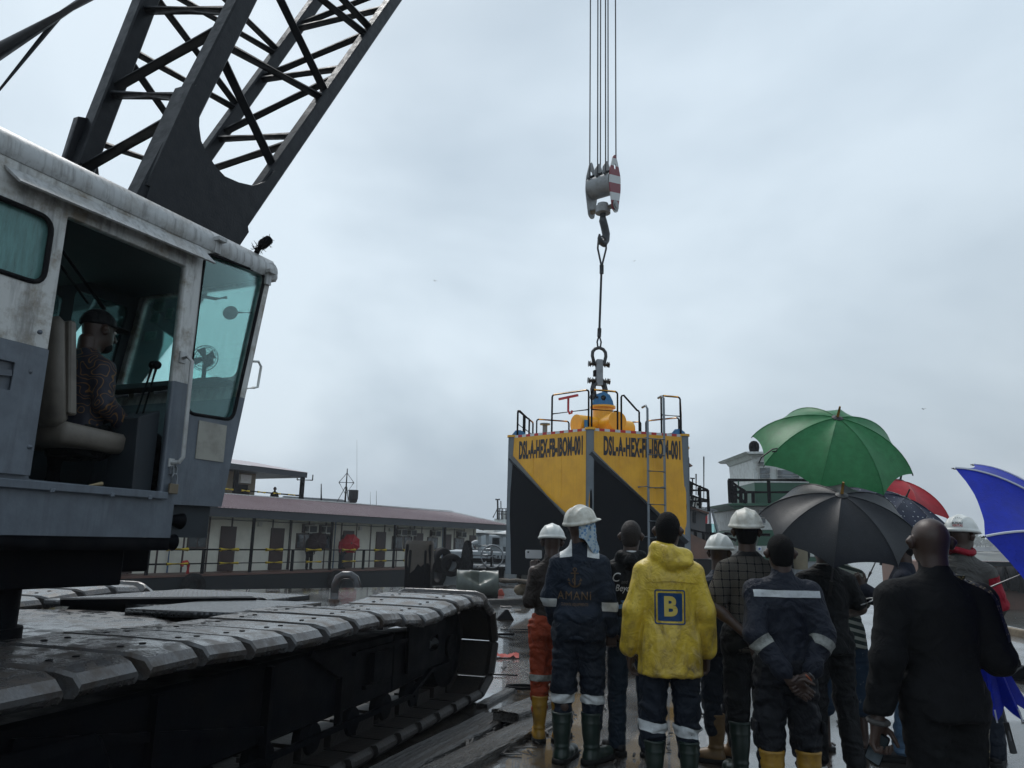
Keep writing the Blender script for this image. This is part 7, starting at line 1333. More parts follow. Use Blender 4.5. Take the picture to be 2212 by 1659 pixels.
# 11 white helmet with red marks, grey and red jacket
M_GRJ = cloth('grey_jacket', (.075, .072, .068), (.045, .042, .04)); M_REDC = cloth('red_cloth', (.28, .012, .026), (.15, .008, .016))
p11 = person('person in marked white helmet, grey jacket with red sleeves and red scarf', (3.72, 6.4, 0), 1.85, 28, head=dict(helmet=M_HELM2, yaw=30, pitch=-2), arms=dict(R=[(.25, .04, 1.13), (.2, .22, 1.02)], L=[(-.24, .06, 1.14), (-.1, .26, 1.1)]), top=dict(mat=M_GRJ, hem=.84, seed=25, collar=.03), legs=dict(mat=M_NAVYT, st=.10, seed=13), feet=dict(kind='shoe', mat=M_BSHOE))
S_, E_ = V3(.19, -.01, 1.42), V3(.25, .04, 1.13); d = (E_ - S_).normalized(); band(p11['top'], [(S_ + d * .07, -d), (E_ + d * .02, d), ((.155, 0, 1), (-1, 0, 0))], 'red_sleeve', M_REDC, p11['root'], .005)
mb = MB(); mb.path([(.075 * math.cos(a), .075 * math.sin(a) - .015, 1.525 + .012 * math.sin(a * 2)) for a in np.linspace(0, 6.1, 22)], .026, 8); mb.build('red_scarf', M_REDC, p11['root'], smooth=4)
M_REDPR = mat('red_print', (.35, .02, .02), .5); M_BLPR = mat('black_print', (.02, .02, .02), .5)
def helm_print(info, me, ang, z, mt, nm):
    me.transform(Matrix.Rotation(math.pi / 2, 4, 'X')); R4 = Matrix.Rotation(math.radians(ang), 4, 'Z'); me.transform(Matrix.Translation((0, -.25, z))); me.transform(R4); ax = R4 @ V3(0, 1, 0); project_on(me, info['helmet'], Matrix.Identity(4), ax, .003, .02); return link(nm, me, mt, info['root'])
helm_print(p11, text_mesh('BUREAU', .024, .0006, .8), -8, 1.738, M_BLPR, 'helmet_lettering'); helm_print(p11, text_mesh('VERITAS', .024, .0006, .8), -8, 1.718, M_REDPR, 'helmet_lettering')
for k in range(7):
    a = math.radians(-60 + k * 20); helm_print(p11, plate([(.034 * math.sin(a) - .002, .034 * math.cos(a)), (.034 * math.sin(a) + .002, .034 * math.cos(a)), (.043 * math.sin(a) + .002, .043 * math.cos(a)), (.043 * math.sin(a) - .002, .043 * math.cos(a))], .0004), -8, 1.742, M_BLPR, 'helmet_mark')
# 12 big black tracksuit
M_TRK = cloth('black_tracksuit', (.0045, .0048, .0055), (.0075, .008, .009), rough=.8, bump=.15, bscale=120, fold=.28)
p12 = person('broad bald person in black tracksuit with gold trim, phone in left hand', (2.085, 3.85, 0), 1.76, 2, head=dict(yaw=4, wide=1.10), arms=dict(L=[(-.19, -.01, 1.385), (-.30, -.03, 1.10), (-.345, .03, .82)], R=[(.19, -.01, 1.385), (.285, -.05, 1.11), (.27, .24, 1.17)]), hands=dict(L=dict(d=(-.08, .12, -1), n=(.55, -.75, 0), curl=1.0, thumb=.5, size=1.15), R=dict(d=(.2, .5, .4), n=(-.5, .2, .5), curl=1.35, size=1.1)),
             top=dict(mat=M_TRK, hem=.83, name='track_top', w=1.10, seed=27, wr=.006, collar=.06, sleeve=(.096, .084, .068), dp=1.08, flare=-.004), legs=dict(mat=M_TRK, r=(.112, .084, .07), st=.085, slim=.98, seed=16, wr=.007), feet=dict(kind='shoe', mat=M_BSHOE))
m, t, b, N = new_mat('gold_chain_trim'); L = t.links.new; tc = N('ShaderNodeTexCoord'); vo = N('ShaderNodeTexVoronoi', i_Scale=70); L(tc.outputs['Object'], vo.inputs['Vector']); rp = N('ShaderNodeValToRGB'); L(vo.outputs['Distance'], rp.inputs[0]); rp.color_ramp.elements[0].position = .25; rp.color_ramp.elements[0].color = (.24, .19, .09, 1); rp.color_ramp.elements[1].position = .42; rp.color_ramp.elements[1].color = (.008, .007, .006, 1); L(rp.outputs[0], b.inputs['Base Color']); M_TRIM = m
def ribbon(info, pts, wd, nm, key='top', ax=BACK, lift=.004):
    pts = [Vector(p) for p in pts]; q = MB(); r0, r1 = [], []
    for k, p in enumerate(pts):
        d = (pts[min(k + 1, len(pts) - 1)] - pts[max(k - 1, 0)]).normalized(); s_ = d.cross(Vector(ax)).normalized(); r0.append(q.pt(p + s_ * wd / 2)); r1.append(q.pt(p - s_ * wd / 2))
    for k in range(len(pts) - 1): q.face((r0[k], r0[k + 1], r1[k + 1], r1[k]))
    me = q.mesh(nm); project_on(me, info[key], Matrix.Identity(4), ax, lift, .03); return link(nm, me, M_TRIM, info['root'])
ribbon(p12, [(.06, -.1, 1.495), (.10, -.1, 1.475), (.14, -.1, 1.458), (.18, -.1, 1.44), (.22, -.1, 1.41), (.24, -.1, 1.37), (.255, -.1, 1.31), (.265, -.1, 1.25), (.275, -.1, 1.19)], .020, 'gold_trim')
ribbon(p12, [(.165, -.1, .80), (.158, -.1, .65), (.150, -.1, .5), (.140, -.1, .35), (.128, -.1, .22), (.118, -.1, .12)], .022, 'gold_trim', 'legs')
mb = MB(); mb.torus((-.297, .03, .80), (-.08, .12, -1), .042, .013, 22, 8); mb.build('wrist_cuff', M_GRJ, p12['root'], smooth=4)
# phones
def phone(info, loc, rot, label, col):
    e = empty('phone', (0, 0, 0), 0, label, 'phone'); R_ = info['root']; e.matrix_world = Matrix.LocRotScale(R_.location, R_.rotation_euler, R_.scale) @ Matrix.Translation(loc) @ rot.to_matrix().to_4x4()
    link('phone_body', plate(rrect(-.038, .038, -.078, .078, .012, 3), .010), col, e); o = link('screen', plate(rrect(-.034, .034, -.072, .072, .008, 3), .001, M=Matrix.Translation((0, 0, .0062))), M_PANE, e); mb = MB(); mb.lathe([(.001, .003), (.008, .003), (.008, 0)], o=(-.018, .055, -.0082), n=10); mb.build('camera_lens', M_BLACK, e)
from mathutils import Euler
phone(p12, (-.30, .055, .675), Euler((math.radians(100), math.radians(25), math.radians(-40))), 'black phone held in the left hand of the black tracksuit', M_BLACK)
phone(p1, (-.115, .27, 1.53), Euler((math.radians(86), math.radians(90), math.radians(184))), 'white phone held up beside the brown shirt and small helmet', M_WPRINT)
# crane operator, seated
m, t, b, N = new_mat('gold_scroll_shirt'); L = t.links.new; tc = N('ShaderNodeTexCoord'); nz = N('ShaderNodeTexNoise', i_Scale=9, i_Detail=1); L(tc.outputs['Object'], nz.inputs['Vector']); wv = N('ShaderNodeMath', operation='MULTIPLY'); L(nz.outputs[0], wv.inputs[0]); wv.inputs[1].default_value = 55; si = N('ShaderNodeMath', operation='SINE'); L(wv.outputs[0], si.inputs[0]); gt = N('ShaderNodeMath', operation='GREATER_THAN'); L(si.outputs[0], gt.inputs[0]); gt.inputs[1].default_value = .82; mx = N('ShaderNodeMixRGB'); L(gt.outputs[0], mx.inputs[0]); mx.inputs[1].default_value = (.010, .011, .022, 1); mx.inputs[2].default_value = (.15, .075, .022, 1); L(mx.outputs[0], b.inputs['Base Color']); b.inputs['Roughness'].default_value = .7
jt = {sd: [(sx * .09, 0, .93), (sx * .11, .42, .97), (sx * .12, .56, .55)] for sd, sx in (('R', 1), ('L', -1))}
op = person('crane operator in black cap and gold patterned shirt seated in the cab', tuple(M_CR @ V3(-.43, .17, 1.20)), 1.72, 24, head=dict(cap=M_BLKC, hair=M_HAIR, pitch=-6, yaw=6, off=(0, .03, 0)), arms=dict(R=[(.25, -.02, 1.16), (.20, .20, 1.03)], L=[(-.25, .1, 1.18), (-.2, .33, 1.15)]), hands=dict(R=dict(d=(-.1, 1, -.2), n=(0, 0, -1), curl=.8), L=dict(d=(0, 1, .1), n=(0, 0, -1), curl=1.2)),
            top=dict(mat=m, hem=.90, name='shirt', slen=1.9, seed=31), legs=dict(mat=M_BLKC, joints=jt, r=(.10, .08, .075), end=1.6, waist=1.03), feet=dict(kind='boot', mat=M_GBOOT, turn=dict(R=0, L=0)))
v = Vol((-.1, -.02, 1.48), (.1, .16, 1.62), .006); v.ell((0, .058, 1.545), (.056, .056, .042), .02); v.cut((0, .35, 1), 1.60); bp_, bf_ = v.mesh(); link('beard', np_mesh('beard', [(bp_ + np.array((0, .03, 0)), bf_)]), M_HAIR, op['root'])
# small figures on the barge behind
def far_person(px_, py, Y, H, yaw, label, tm, lm, **kw):
    p = at(px_, py, Y); return person(label, tuple(p), H, yaw, head=dict(hair=M_HAIR), top=dict(mat=tm, hem=.84, seed=3, wr=.004), legs=dict(mat=lm), feet=dict(kind='shoe', mat=M_BSHOE), lod=.5, **kw)
q = HB @ V3(-.75, 2.45, .02); far_person(0, 0, 1, 1.7, 120, 'far person holding the red umbrella on the barge side deck', M_REDC, M_NAVYT).get('root').location = q
q2 = HB @ V3(-.8, .15, .02); far_person(0, 0, 1, 1.72, 150, 'far dark figure with dark umbrella at the barge windows', M_BLKC, M_BLKC).get('root').location = q2
pz = U @ V3(pe.x - .8, (Ui @ at(588, 1060, 45)).y, 0); pz.z = at(588, 1052, pz.y).z - 1.72; far_person(0, 0, 1, 1.72, 160, 'far person in dark clothes standing on the deck house balcony', M_BLKC, M_BLKC).get('root').location = pz
pz2 = U @ V3(pe.x - .7, (Ui @ at(540, 1060, 43)).y, 0); pz2.z = at(540, 1058, pz2.y).z - 1.72; far_person(0, 0, 1, 1.72, 120, 'far broad person in navy leaning at the deck house doorway', M_NAVY, M_NAVY).get('root').location = pz2
# ------------------------------------------------------------------ umbrellas
def umb_mat(name, col, rough=.45, dots=None):
    m, t, b, N = new_mat(name); L = t.links.new; tc = N('ShaderNodeTexCoord'); n1 = N('ShaderNodeTexNoise', i_Scale=16, i_Detail=6, i_Roughness=.7); L(tc.outputs['Object'], n1.inputs['Vector'])
    mr = N('ShaderNodeMapRange', i_From_Min=.35, i_From_Max=.7, i_To_Min=.8, i_To_Max=1.15); L(n1.outputs[0], mr.inputs[0]); hs = N('ShaderNodeHueSaturation'); hs.inputs['Color'].default_value = (*col, 1); L(mr.outputs[0], hs.inputs['Value']); cur = hs.outputs[0]
    if dots:
        vo = N('ShaderNodeTexVoronoi', i_Scale=24, i_Randomness=.25); L(tc.outputs['Object'], vo.inputs['Vector']); lt = N('ShaderNodeMath', operation='LESS_THAN'); L(vo.outputs['Distance'], lt.inputs[0]); lt.inputs[1].default_value = .17; mx = N('ShaderNodeMixRGB'); L(lt.outputs[0], mx.inputs[0]); L(cur, mx.inputs[1]); mx.inputs[2].default_value = (*dots, 1); cur = mx.outputs[0]
    L(cur, b.inputs['Base Color']); b.inputs['Roughness'].default_value = rough; b.inputs['Specular IOR Level'].default_value = .35
    v2 = N('ShaderNodeTexVoronoi', i_Scale=85); L(tc.outputs['Object'], v2.inputs['Vector']); sm = N('ShaderNodeMapRange', i_From_Min=.0, i_From_Max=.22, i_To_Min=1, i_To_Max=0); L(v2.outputs['Distance'], sm.inputs[0]); bp = N('ShaderNodeBump', i_Strength=.75, i_Distance=.012); L(sm.outputs[0], bp.inputs['Height']); L(bp.outputs[0], b.inputs['Normal'])
    tl = N('ShaderNodeBsdfTranslucent'); L(cur, tl.inputs[0]); ms = N('ShaderNodeMixShader'); ms.inputs[0].default_value = .28; out = t.nodes['Material Output']; L(b.outputs[0], ms.inputs[1]); L(tl.outputs[0], ms.inputs[2]); L(ms.outputs[0], out.inputs[0]); return m
M_SHAFT = mat('umbrella_steel', (.10, .10, .105), .35, metal=.7); M_GRIP = mat('umbrella_grip', (.012, .012, .012), .5); M_TIPW = mat('umbrella_wood_tip', (.28, .15, .03), .45); M_PIPE = mat('white_piping', (.55, .57, .62), .5)
def umbrella(c, ax, R_, h, r0, m, label, ln=.62, tip=.085, piping=False, tipm=None, n=8, grip=True, bend=1.15):
    c = Vector(c); ax = Vector(ax).normalized(); e = empty('umbrella', c, 0, label, 'umbrella'); e1 = ax.cross(Vector((0, 1, 0))).normalized(); e2 = ax.cross(e1); tm = bend
    def P(t, a): return ax * (h - h * (1 - math.cos(t * tm)) / (1 - math.cos(tm))) + (e1 * math.cos(a) + e2 * math.sin(a)) * (R_ * math.sin(t * tm) / math.sin(tm))
    NT, NU = 12, 10
    for k in range(n):
        a0, a1 = r0 + k * 2 * math.pi / n, r0 + (k + 1) * 2 * math.pi / n; mb = MB(); rows = []
        for i in range(NT + 1):
            t = i / NT; row = []
            for j in range(NU + 1):
                u = j / NU; s_ = 4 * u * (1 - u); tt = t * (1 - .075 * s_ * t ** 3); p = P(tt, a0) * (1 - u) + P(tt, a1) * u; p -= ax * (.022 * s_ * math.sin(math.pi * min(1, t * .9))); p += ax * (.004 * mnoise.noise(p * 14 + Vector((k, 0, 0))) + .005 * t * math.sin(t * 60) * s_ * (1 - s_) * (1.2 if t < .45 else .3)); row.append(mb.pt(p))
            rows.append(row)
        for i in range(NT):
            for j in range(NU): mb.face((rows[i][j], rows[i + 1][j], rows[i + 1][j + 1], rows[i][j + 1]))
        mb.build('panel', m, e, smooth=4)
    for k in range(n):
        a0 = r0 + k * 2 * math.pi / n; mb = MB(); mb.path([P(t, a0) - ax * .008 for t in np.linspace(.02, 1.0, 10)], .0028, 5); rb = mb.build('rib', M_SHAFT, e)
        mb = MB(); mb.tube(P(1.0, a0) - ax * .004, P(1.02, a0) - ax * .004, .006, .004, 6); mb.build('rib_tip', M_GRIP, rb)
        mb = MB(); mb.tube(ax * (h - .30), P(.55, a0) - ax * .01, .002, n=4); mb.build('stretcher', M_SHAFT, rb)
        mb = MB(); mb.path([P(t, a0) + ax * .0015 for t in np.linspace(.04, 1.0, 12)], .0032, 4); mb.build('seam', m, rb)
        if piping: mb = MB(); mb.path([P(t, a0) + ax * .003 for t in np.linspace(.05, 1.0, 14)], .0055, 5); mb.build('piping', M_PIPE, rb)
    mb = MB(); mb.tube(ax * (h + .0), ax * (h - ln), .0065, n=8); mb.build('shaft', M_SHAFT, e, smooth=1)
    mb = MB(); mb.tube(ax * (h - .005), ax * (h + tip), .012, .008, 8); mb.build('ferrule', tipm or M_TIPW, e, smooth=1)
    mb = MB(); mb.lathe([(.001, .012), (.02, .012), (.045, .002), (.045, .0), (.001, .004)], o=ax * (h - .002), ax=ax, n=16); mb.build('top_cap', M_GRIP, e)
    if grip: mb = MB(); mb.tube(ax * (h - ln), ax * (h - ln - .12), .013, n=10); mb.build('grip', M_GRIP, e, smooth=1)
    return e
M_UG = umb_mat('green_umbrella_cloth', (.036, .215, .075)); M_UB = umb_mat('black_umbrella_cloth', (.017, .019, .023), .44); M_UR = umb_mat('red_umbrella_cloth', (.42, .012, .022)); M_UN = umb_mat('navy_dotted_cloth', (.012, .017, .045), .45, (.35, .37, .40)); M_UBL = umb_mat('blue_umbrella_cloth', (.004, .022, .42)); M_UD = umb_mat('far_dark_cloth', (.03, .012, .014))
umbrella((2.613, 6.241, 2.364), (-.006, -.602, .799), .62, .34, -.469, M_UG, 'big open green umbrella with wooden tip, topmost in the crowd', ln=.95, tip=.10)
umbrella((2.359, 5.56, 1.759), (-.068, -.533, .843), .54, .262, 5.824, M_UB, 'open black wet umbrella in front of the green one', ln=.72, tip=.10)
umbrella(at(1926, 1140, 7.0), (.32, -.34, .88), .64, .30, .3, M_UN, 'open navy umbrella with white dots behind the bald person', ln=.75, tipm=M_GRIP)
umbrella(at(1932, 1092, 7.7), (.2, -.2, .96), .52, .26, .75, M_UR, 'open red umbrella showing behind the green one', ln=.75, tipm=M_GRIP)
b_c = at(2240, 1226, 3.75); umbrella(b_c, (.62, -.62, .44), .60, .25, .9, M_UBL, 'open bright blue umbrella with white piping at the right edge', ln=.55, piping=True, tipm=M_GRIP)
sp_ = at(1652, 985, 5.9); o = empty('umbrella_strap', sp_, 0, 'thin black strap hanging on the left edge of the green umbrella', 'strap'); mb = MB(); mb.path([(-.05, 0, -.06), (-.03, -.02, -.01), (.01, -.03, .02), (.05, -.04, .05), (.085, -.04, .055), (.08, -.04, .035), (.045, -.04, .03)], .006, 6); mb.build('strap', M_GRIP, o)
# closed blue umbrella
cu = empty('closed_umbrella', (0, 0, 0), 0, 'folded blue umbrella hanging beside the black tracksuit, handle down', 'umbrella'); pT, pB = at(2125, 1370, 4.25), at(2183, 1600, 4.25); cu.location = pB; D_ = (pT - pB).normalized(); Ln = (pT - pB).length; _, ca, cb = frame(D_)
mb = MB(); rows = []
for i in range(13):
    t = i / 12; row = []
    for k in range(33):
        a = 2 * math.pi * k / 32; r_ = lerp(.115, .012, t ** .85) * (1 + .28 * math.cos(8 * a) * (1 - t)); row.append(mb.pt(D_ * lerp(.16, Ln + .05, t) + (ca * math.cos(a) + cb * math.sin(a)) * r_ + D_ * .03 * math.cos(8 * a) * (1 - t) ** 3 * -1))
    rows.append(row)
for i in range(12):
    for k in range(32): mb.face((rows[i][k], rows[i][k + 1], rows[i + 1][k + 1], rows[i + 1][k]))
mb.build('folded_canopy', M_UBL, cu, smooth=1.2)
for k in range(8): a = 2 * math.pi * k / 8; mb = MB(); q = D_ * .125 + (ca * math.cos(a) + cb * math.sin(a)) * .148; mb.tube(q, q + D_ * .06 - (ca * math.cos(a) + cb * math.sin(a)) * .01, .004, n=5); mb.build('rib_end', M_PIPE, cu)
mb = MB(); mb.tube(D_ * .0, D_ * (Ln + .12), .007, n=8); mb.build('shaft', M_SHAFT, cu); mb = MB(); mb.tube(D_ * -.06, D_ * .09, .017, .014, 10); mb.build('grip', M_GRIP, cu, smooth=1)
# far umbrellas on the barge
umbrella(q + V3(.25, -.3, 1.05), (.35, -.93, .1), .52, .2, .2, M_UR, 'small far red umbrella in front of the barge windows', ln=.5, grip=False) if False else None
qq = HB @ V3(-.45, 2.75, 1.30); umbrella(qq, (.45, -.88, .12), .52, .18, .2, M_UR, 'small far red umbrella facing out in front of the barge windows', ln=.5, grip=False)
qq = HB @ V3(-.5, .30, 1.35); umbrella(qq, (.3, -.93, .15), .50, .18, .1, M_UD, 'small far dark umbrella at the barge windows', ln=.5, grip=False)
# ------------------------------------------------------------------ things lying about on the deck
# dented drum
dr = empty('dented_drum', gz(1030, 1288), math.radians(4), 'dented grey green steel drum lying on its side on the wet deck', 'drum'); rd = .37; hw = .60; mb = MB(); n = 40; rows = []
for i in range(29):
    x = -hw + 2 * hw * i / 28; rb = 1 + (.035 if abs(abs(x) - .19) < .025 else 0) + (.03 if abs(x) > hw - .03 else 0); row = []
    for k in range(n):
        a = 2 * math.pi * k / n; y, z = rd * rb * math.cos(a), rd * rb * math.sin(a); u = Vector((x - .06, 0)); dn = max(0, 1 - abs(x - .06) / .46)          # V-shaped crease pushed into the front
        da = (a - math.radians(140) + math.pi) % (2 * math.pi) - math.pi; f = math.exp(-(da / (math.radians(34) * (.35 + .65 * dn))) ** 2)
        y2 = y + dn * .20 * f; z2 = z - dn * .18 * f; row.append(mb.pt((x, y2, z2 + rd)))
    rows.append(row)
for i in range(28):
    for k in range(n): mb.face((rows[i][k], rows[i][(k + 1) % n], rows[i + 1][(k + 1) % n], rows[i + 1][k]))
M_DRUM = mat('drum_grey_green', (.10, .12, .105), .38, dirt=(.05, .055, .05), damt=.7, dscale=4, streak=.2)
mb.build('drum_shell', M_DRUM, dr, smooth=.5)
for x in (-hw + .01, hw - .01): mb = MB(); mb.lathe([(.001, 0), (rd * .97, 0), (rd * .97, .012), (.001, .012)], o=(x, 0, rd), ax=(1, 0, 0), n=n); mb.build('drum_end', M_DRUM, dr)
for x in (-hw, hw): mb = MB(); mb.torus((x, 0, rd), (1, 0, 0), rd * 1.02, .014, n, 6); mb.build('drum_rim', M_DRUM, dr, smooth=4)
def plank(name, p0, p1, w, h, mt, label, cat, seed=1, rough=.02, nseg=26, z=0.0):
    p0 = Vector(p0); p1 = Vector(p1); d = (p1 - p0); L_n = d.length; rs = random.Random(seed); mb = MB(); rows = []
    top = [(-.5 + k / 12) * w for k in range(13)]; gr = [rs.uniform(-1, .3) * rough * .35 for _ in top]; ends = [(rs.uniform(0, .10), rs.uniform(0, .10)) for _ in range(17)]
    for i in range(nseg + 1):
        t = i / nseg; row = []; bow = .012 * math.sin(t * 5 + seed); sd = .012 * mnoise.noise(Vector((t * 6, seed, 0)))
        prof = [(-w / 2, -.006), (-w / 2, h * .6)] + [(y * (.97 if abs(y) > w * .45 else 1), h + gr[k] * (1 + .8 * mnoise.noise(Vector((t * 9, k * 2.3, seed)))) - (.012 if abs(y) > w * .45 else 0)) for k, y in enumerate(top)] + [(w / 2, h * .6), (w / 2, -.006)]
        for k, (yy, zz) in enumerate(prof):
            x = L_n * t + (ends[k][0] if i == 0 else (-ends[k][1] if i == nseg else 0)); row.append(mb.pt((x, yy + sd + bow + (rs.uniform(-1, 1) * rough * .25 if k in (1, 2, 14, 15) else 0), zz)))
        rows.append(row)
    n = len(rows[0])
    for i in range(nseg):
        for k in range(n): mb.face((rows[i][k], rows[i][(k + 1) % n], rows[i + 1][(k + 1) % n], rows[i + 1][k]))
    mb.face(rows[0]); mb.face(rows[-1][::-1]); o = mb.build(name, mt); o.location = p0 + V3(0, 0, z); o.rotation_euler = (0, -math.asin(d.z / L_n), math.atan2(d.y, d.x)); return tag(o, label, cat)
M_TIMB = mat('grey_wet_timber', (.055, .05, .044), .2, dirt=(.02, .018, .016), damt=.8, dscale=6, bump=.7, bscale=20, stretch=(.6, 5, 5), rvar=.12); M_TIMD = mat('black_wet_timber', (.028, .026, .024), .4, dirt=(.012, .011, .01), damt=.8, dscale=6, bump=.8, bscale=20, stretch=(.6, 5, 5), rvar=.12)
plank('timber_beam', gz(1022, 1306), gz(1175, 1303), .28, .13, M_TIMD, 'long dark timber beam lying across the deck below the drum', 'timber', 3)
plank('timber_plank', gz(1085, 1572), gz(1205, 1528), .26, .09, M_TIMB, 'upper pale wet plank pointing at the yellow boots', 'plank', 4, .02, z=.05)
plank('timber_plank', gz(905, 1700), gz(1212, 1545), .26, .07, M_TIMB, 'lower long wet plank running beside the crane track', 'plank', 5, .02)
plank('timber_plank', gz(760, 1720), gz(1075, 1550), .30, .05, M_TIMD, 'splintered dark plank lying between track and pale planks', 'plank', 6, .03)
plank('timber_plank', gz(1040, 1530), gz(1105, 1490), .12, .04, M_TIMD, 'short dark broken plank at the foot of the front track', 'plank', 7, .02)
plank('timber_plank', gz(1060, 1538), gz(1165, 1556), .06, .03, M_TIMD, 'thin dark batten lying across the splinters', 'batten', 8, .008)
plank('timber_plank', gz(1110, 1540), gz(1175, 1510), .2, .03, M_TIMB, 'small pale board behind the upper plank', 'board', 9, .015)
# splinters and mud: uncountable scraps
rs = random.Random(12); mb = MB()
for k in range(420):
    if k < 260:
        x, y = rs.uniform(820, 1190), rs.uniform(1490, 1680)
        if y < 1690 - (x - 820) * .50 or y > 1760 - (x - 820) * .48: continue
    else: x, y = rs.uniform(1060, 2212), rs.uniform(1330, 1660)
    p = gz(x, y); a = rs.gauss(1.2, .7) if k < 260 else rs.uniform(0, 3.14); ln = rs.uniform(.03, .22) if k < 260 else rs.uniform(.012, .05); d = Vector((math.cos(a), math.sin(a), rs.uniform(-.1, .15))) * ln; mb.beam(p + V3(0, 0, .012), p + d + V3(0, 0, .012 + rs.uniform(0, .02)), rs.uniform(.008, .03), rs.uniform(.006, .02))
tag(mb.build('splinters', M_TIMD), 'dark wood splinters and grit scattered on the wet deck', 'debris', kind='stuff')
def scrap(name, x, y, s, label, cat, mt, shape='lump', rz=0.0):
    p = gz(x, y); e = empty(name, p, rz, label, cat); mb = MB()
    if shape == 'lump':
        v = Vol((-s * 1.6, -s * 1.6, -s * .2), (s * 1.6, s * 1.6, s * 1.8), s * .14); rs = random.Random(int(x)); v.ell((0, 0, s * .55), (s, s * .8, s * .65), s * .2); v.ell((s * .4, .1 * s, s * .4), (s * .6, s * .6, s * .4), s * .3); P, F = v.mesh(); P = wrinkle(P, F, s * .12, int(x) % 9, (2 / s, 2 / s, 2 / s)); link('lump', np_mesh('lump', [(P, F)]), mt, e)
    elif shape == 'wedge': mb.hexa([(-s, -s * .5, 0), (s, -s * .6, 0), (s * .8, s * .5, 0), (-s * .7, s * .5, 0), (.2 * s, -.1 * s, s), (.5 * s, -.1 * s, s * .95), (.5 * s, .2 * s, s), (.2 * s, .2 * s, s)]); mb.build('scrap_plate', mt, e, bevel=s * .05)
    elif shape == 'ring': mb.torus((0, 0, .03), (0, .05, 1), s, s * .09, 28, 8, sq=.75); mb.build('hoop', mt, e, smooth=4)
    elif shape == 'bent': mb.path([(-s * .3, s, .08), (-s * .45, s * .1, .02), (-s * .25, -s * .3, .02), (s * .7, -s * .55, .04)], s * .07, 7); mb.build('bent_pipe', mt, e, smooth=1)
    elif shape == 'rod': mb.path([(-s, 0, .015), (0, .02 * s, .02), (s, -.01 * s, .015)], s * .03, 6); mb.build('rod', mt, e)
    elif shape == 'rag':
        n = 12; rows = []
        for i in range(n):
            rows.append([mb.pt(((i / (n - 1) - .5) * 2 * s, (j / (n - 1) - .5) * 1.1 * s, .012 + abs(mnoise.noise(Vector((i * .6 + x, j * .6, 0)))) * s * .35)) for j in range(n)])
        for i in range(n - 1):
            for j in range(n - 1): mb.face((rows[i][j], rows[i + 1][j], rows[i + 1][j + 1], rows[i][j + 1]))
        mb.build('cloth', mt, e, smooth=4)
    return e
M_ORP = mat('orange_plastic', (.42, .05, .02), .4)
scrap('stone_lump', 1128, 1294, .24, 'brown stone lump sitting on the dark timber beam', 'stone', mat('brown_stone', (.13, .10, .06), .7, dirt=(.06, .045, .03), damt=.7, dscale=8), 'lump'); bpy.data.objects['stone_lump'].location.z = .12
scrap('orange_scrap', 1078, 1285, .18, 'small orange plastic scrap beside the dented drum', 'scrap', M_ORP, 'wedge')
scrap('steel_wedge', 1088, 1338, .20, 'black triangular steel scrap standing on the wet deck', 'scrap', M_BLACK, 'wedge', .3)
scrap('bent_pipe_scrap', 1084, 1372, .30, 'bent dark pipe piece lying right of the front track', 'pipe', M_BLACK, 'bent')
scrap('red_rag', 1087, 1420, .22, 'crumpled red cloth strip on the deck right of the track', 'rag', mat('faded_red_rag', (.30, .06, .05), .8), 'rag')
scrap('thin_rod', 1130, 1362, .42, 'thin dark rod lying flat behind the brown shirt', 'rod', M_BLACK, 'rod', .05)
scrap('thin_rod', 1065, 1461, .30, 'short thin rod lying beside the lower track shoes', 'rod', M_BLACK, 'rod', .1)
scrap('black_hoop', 1130, 1490, .18, 'flat black hoop lying on the deck left of the orange trousers', 'hoop', M_BLACK, 'ring')
scrap('mud_lump', 1110, 1320, .16, 'flat dark mud patch beyond the steel wedge', 'mud', M_TIMD, 'rag')
scrap('mud_lump', 1093, 1312, .14, 'dark mud rag just below the timber beam', 'mud', M_TIMD, 'rag')
# goose-neck vent by the barge side
gn = empty('gooseneck_vent', gz(745, 1300), 0, 'wet steel gooseneck vent pipe standing behind the crane track', 'vent pipe'); mb = MB(); mb.path([(-.28, 0, 0), (-.28, 0, .42), (-.22, 0, .58), (-.08, 0, .66), (.10, 0, .66), (.23, 0, .58), (.28, 0, .44), (.28, 0, .36)], .10, 14); mb.build('bent_pipe', mat('wet_pipe', (.06, .062, .066), .18, metal=.5, dirt=(.09, .05, .035), damt=.6, dscale=6), gn, smooth=1); mb = MB(); mb.lathe([(.14, 0), (.14, .06), (.10, .06)], o=(-.28, 0, .0), n=14); mb.build('flange', M_RUST, gn)
# mooring rope pile near the pontoon
rp_ = empty('mooring_rope', gz(1105, 1262), 0, 'thick brown mooring rope heaped on the deck edge under the buoy', 'rope'); rs = random.Random(4); pts = []
for k in range(60):
    t = k / 59.; pts.append((lerp(-1.2, 2.6, t) + .25 * math.sin(k * 1.1), .35 * math.sin(k * .7) + rs.uniform(-.05, .05), .09 + .05 * abs(math.sin(k * .9))))
mb = MB(); mb.path(pts, .075, 8); mb.build('rope', mat('brown_rope', (.07, .055, .04), .8, dirt=(.03, .025, .02), damt=.7, dscale=20, bump=.6, bscale=60), rp_, smooth=1)
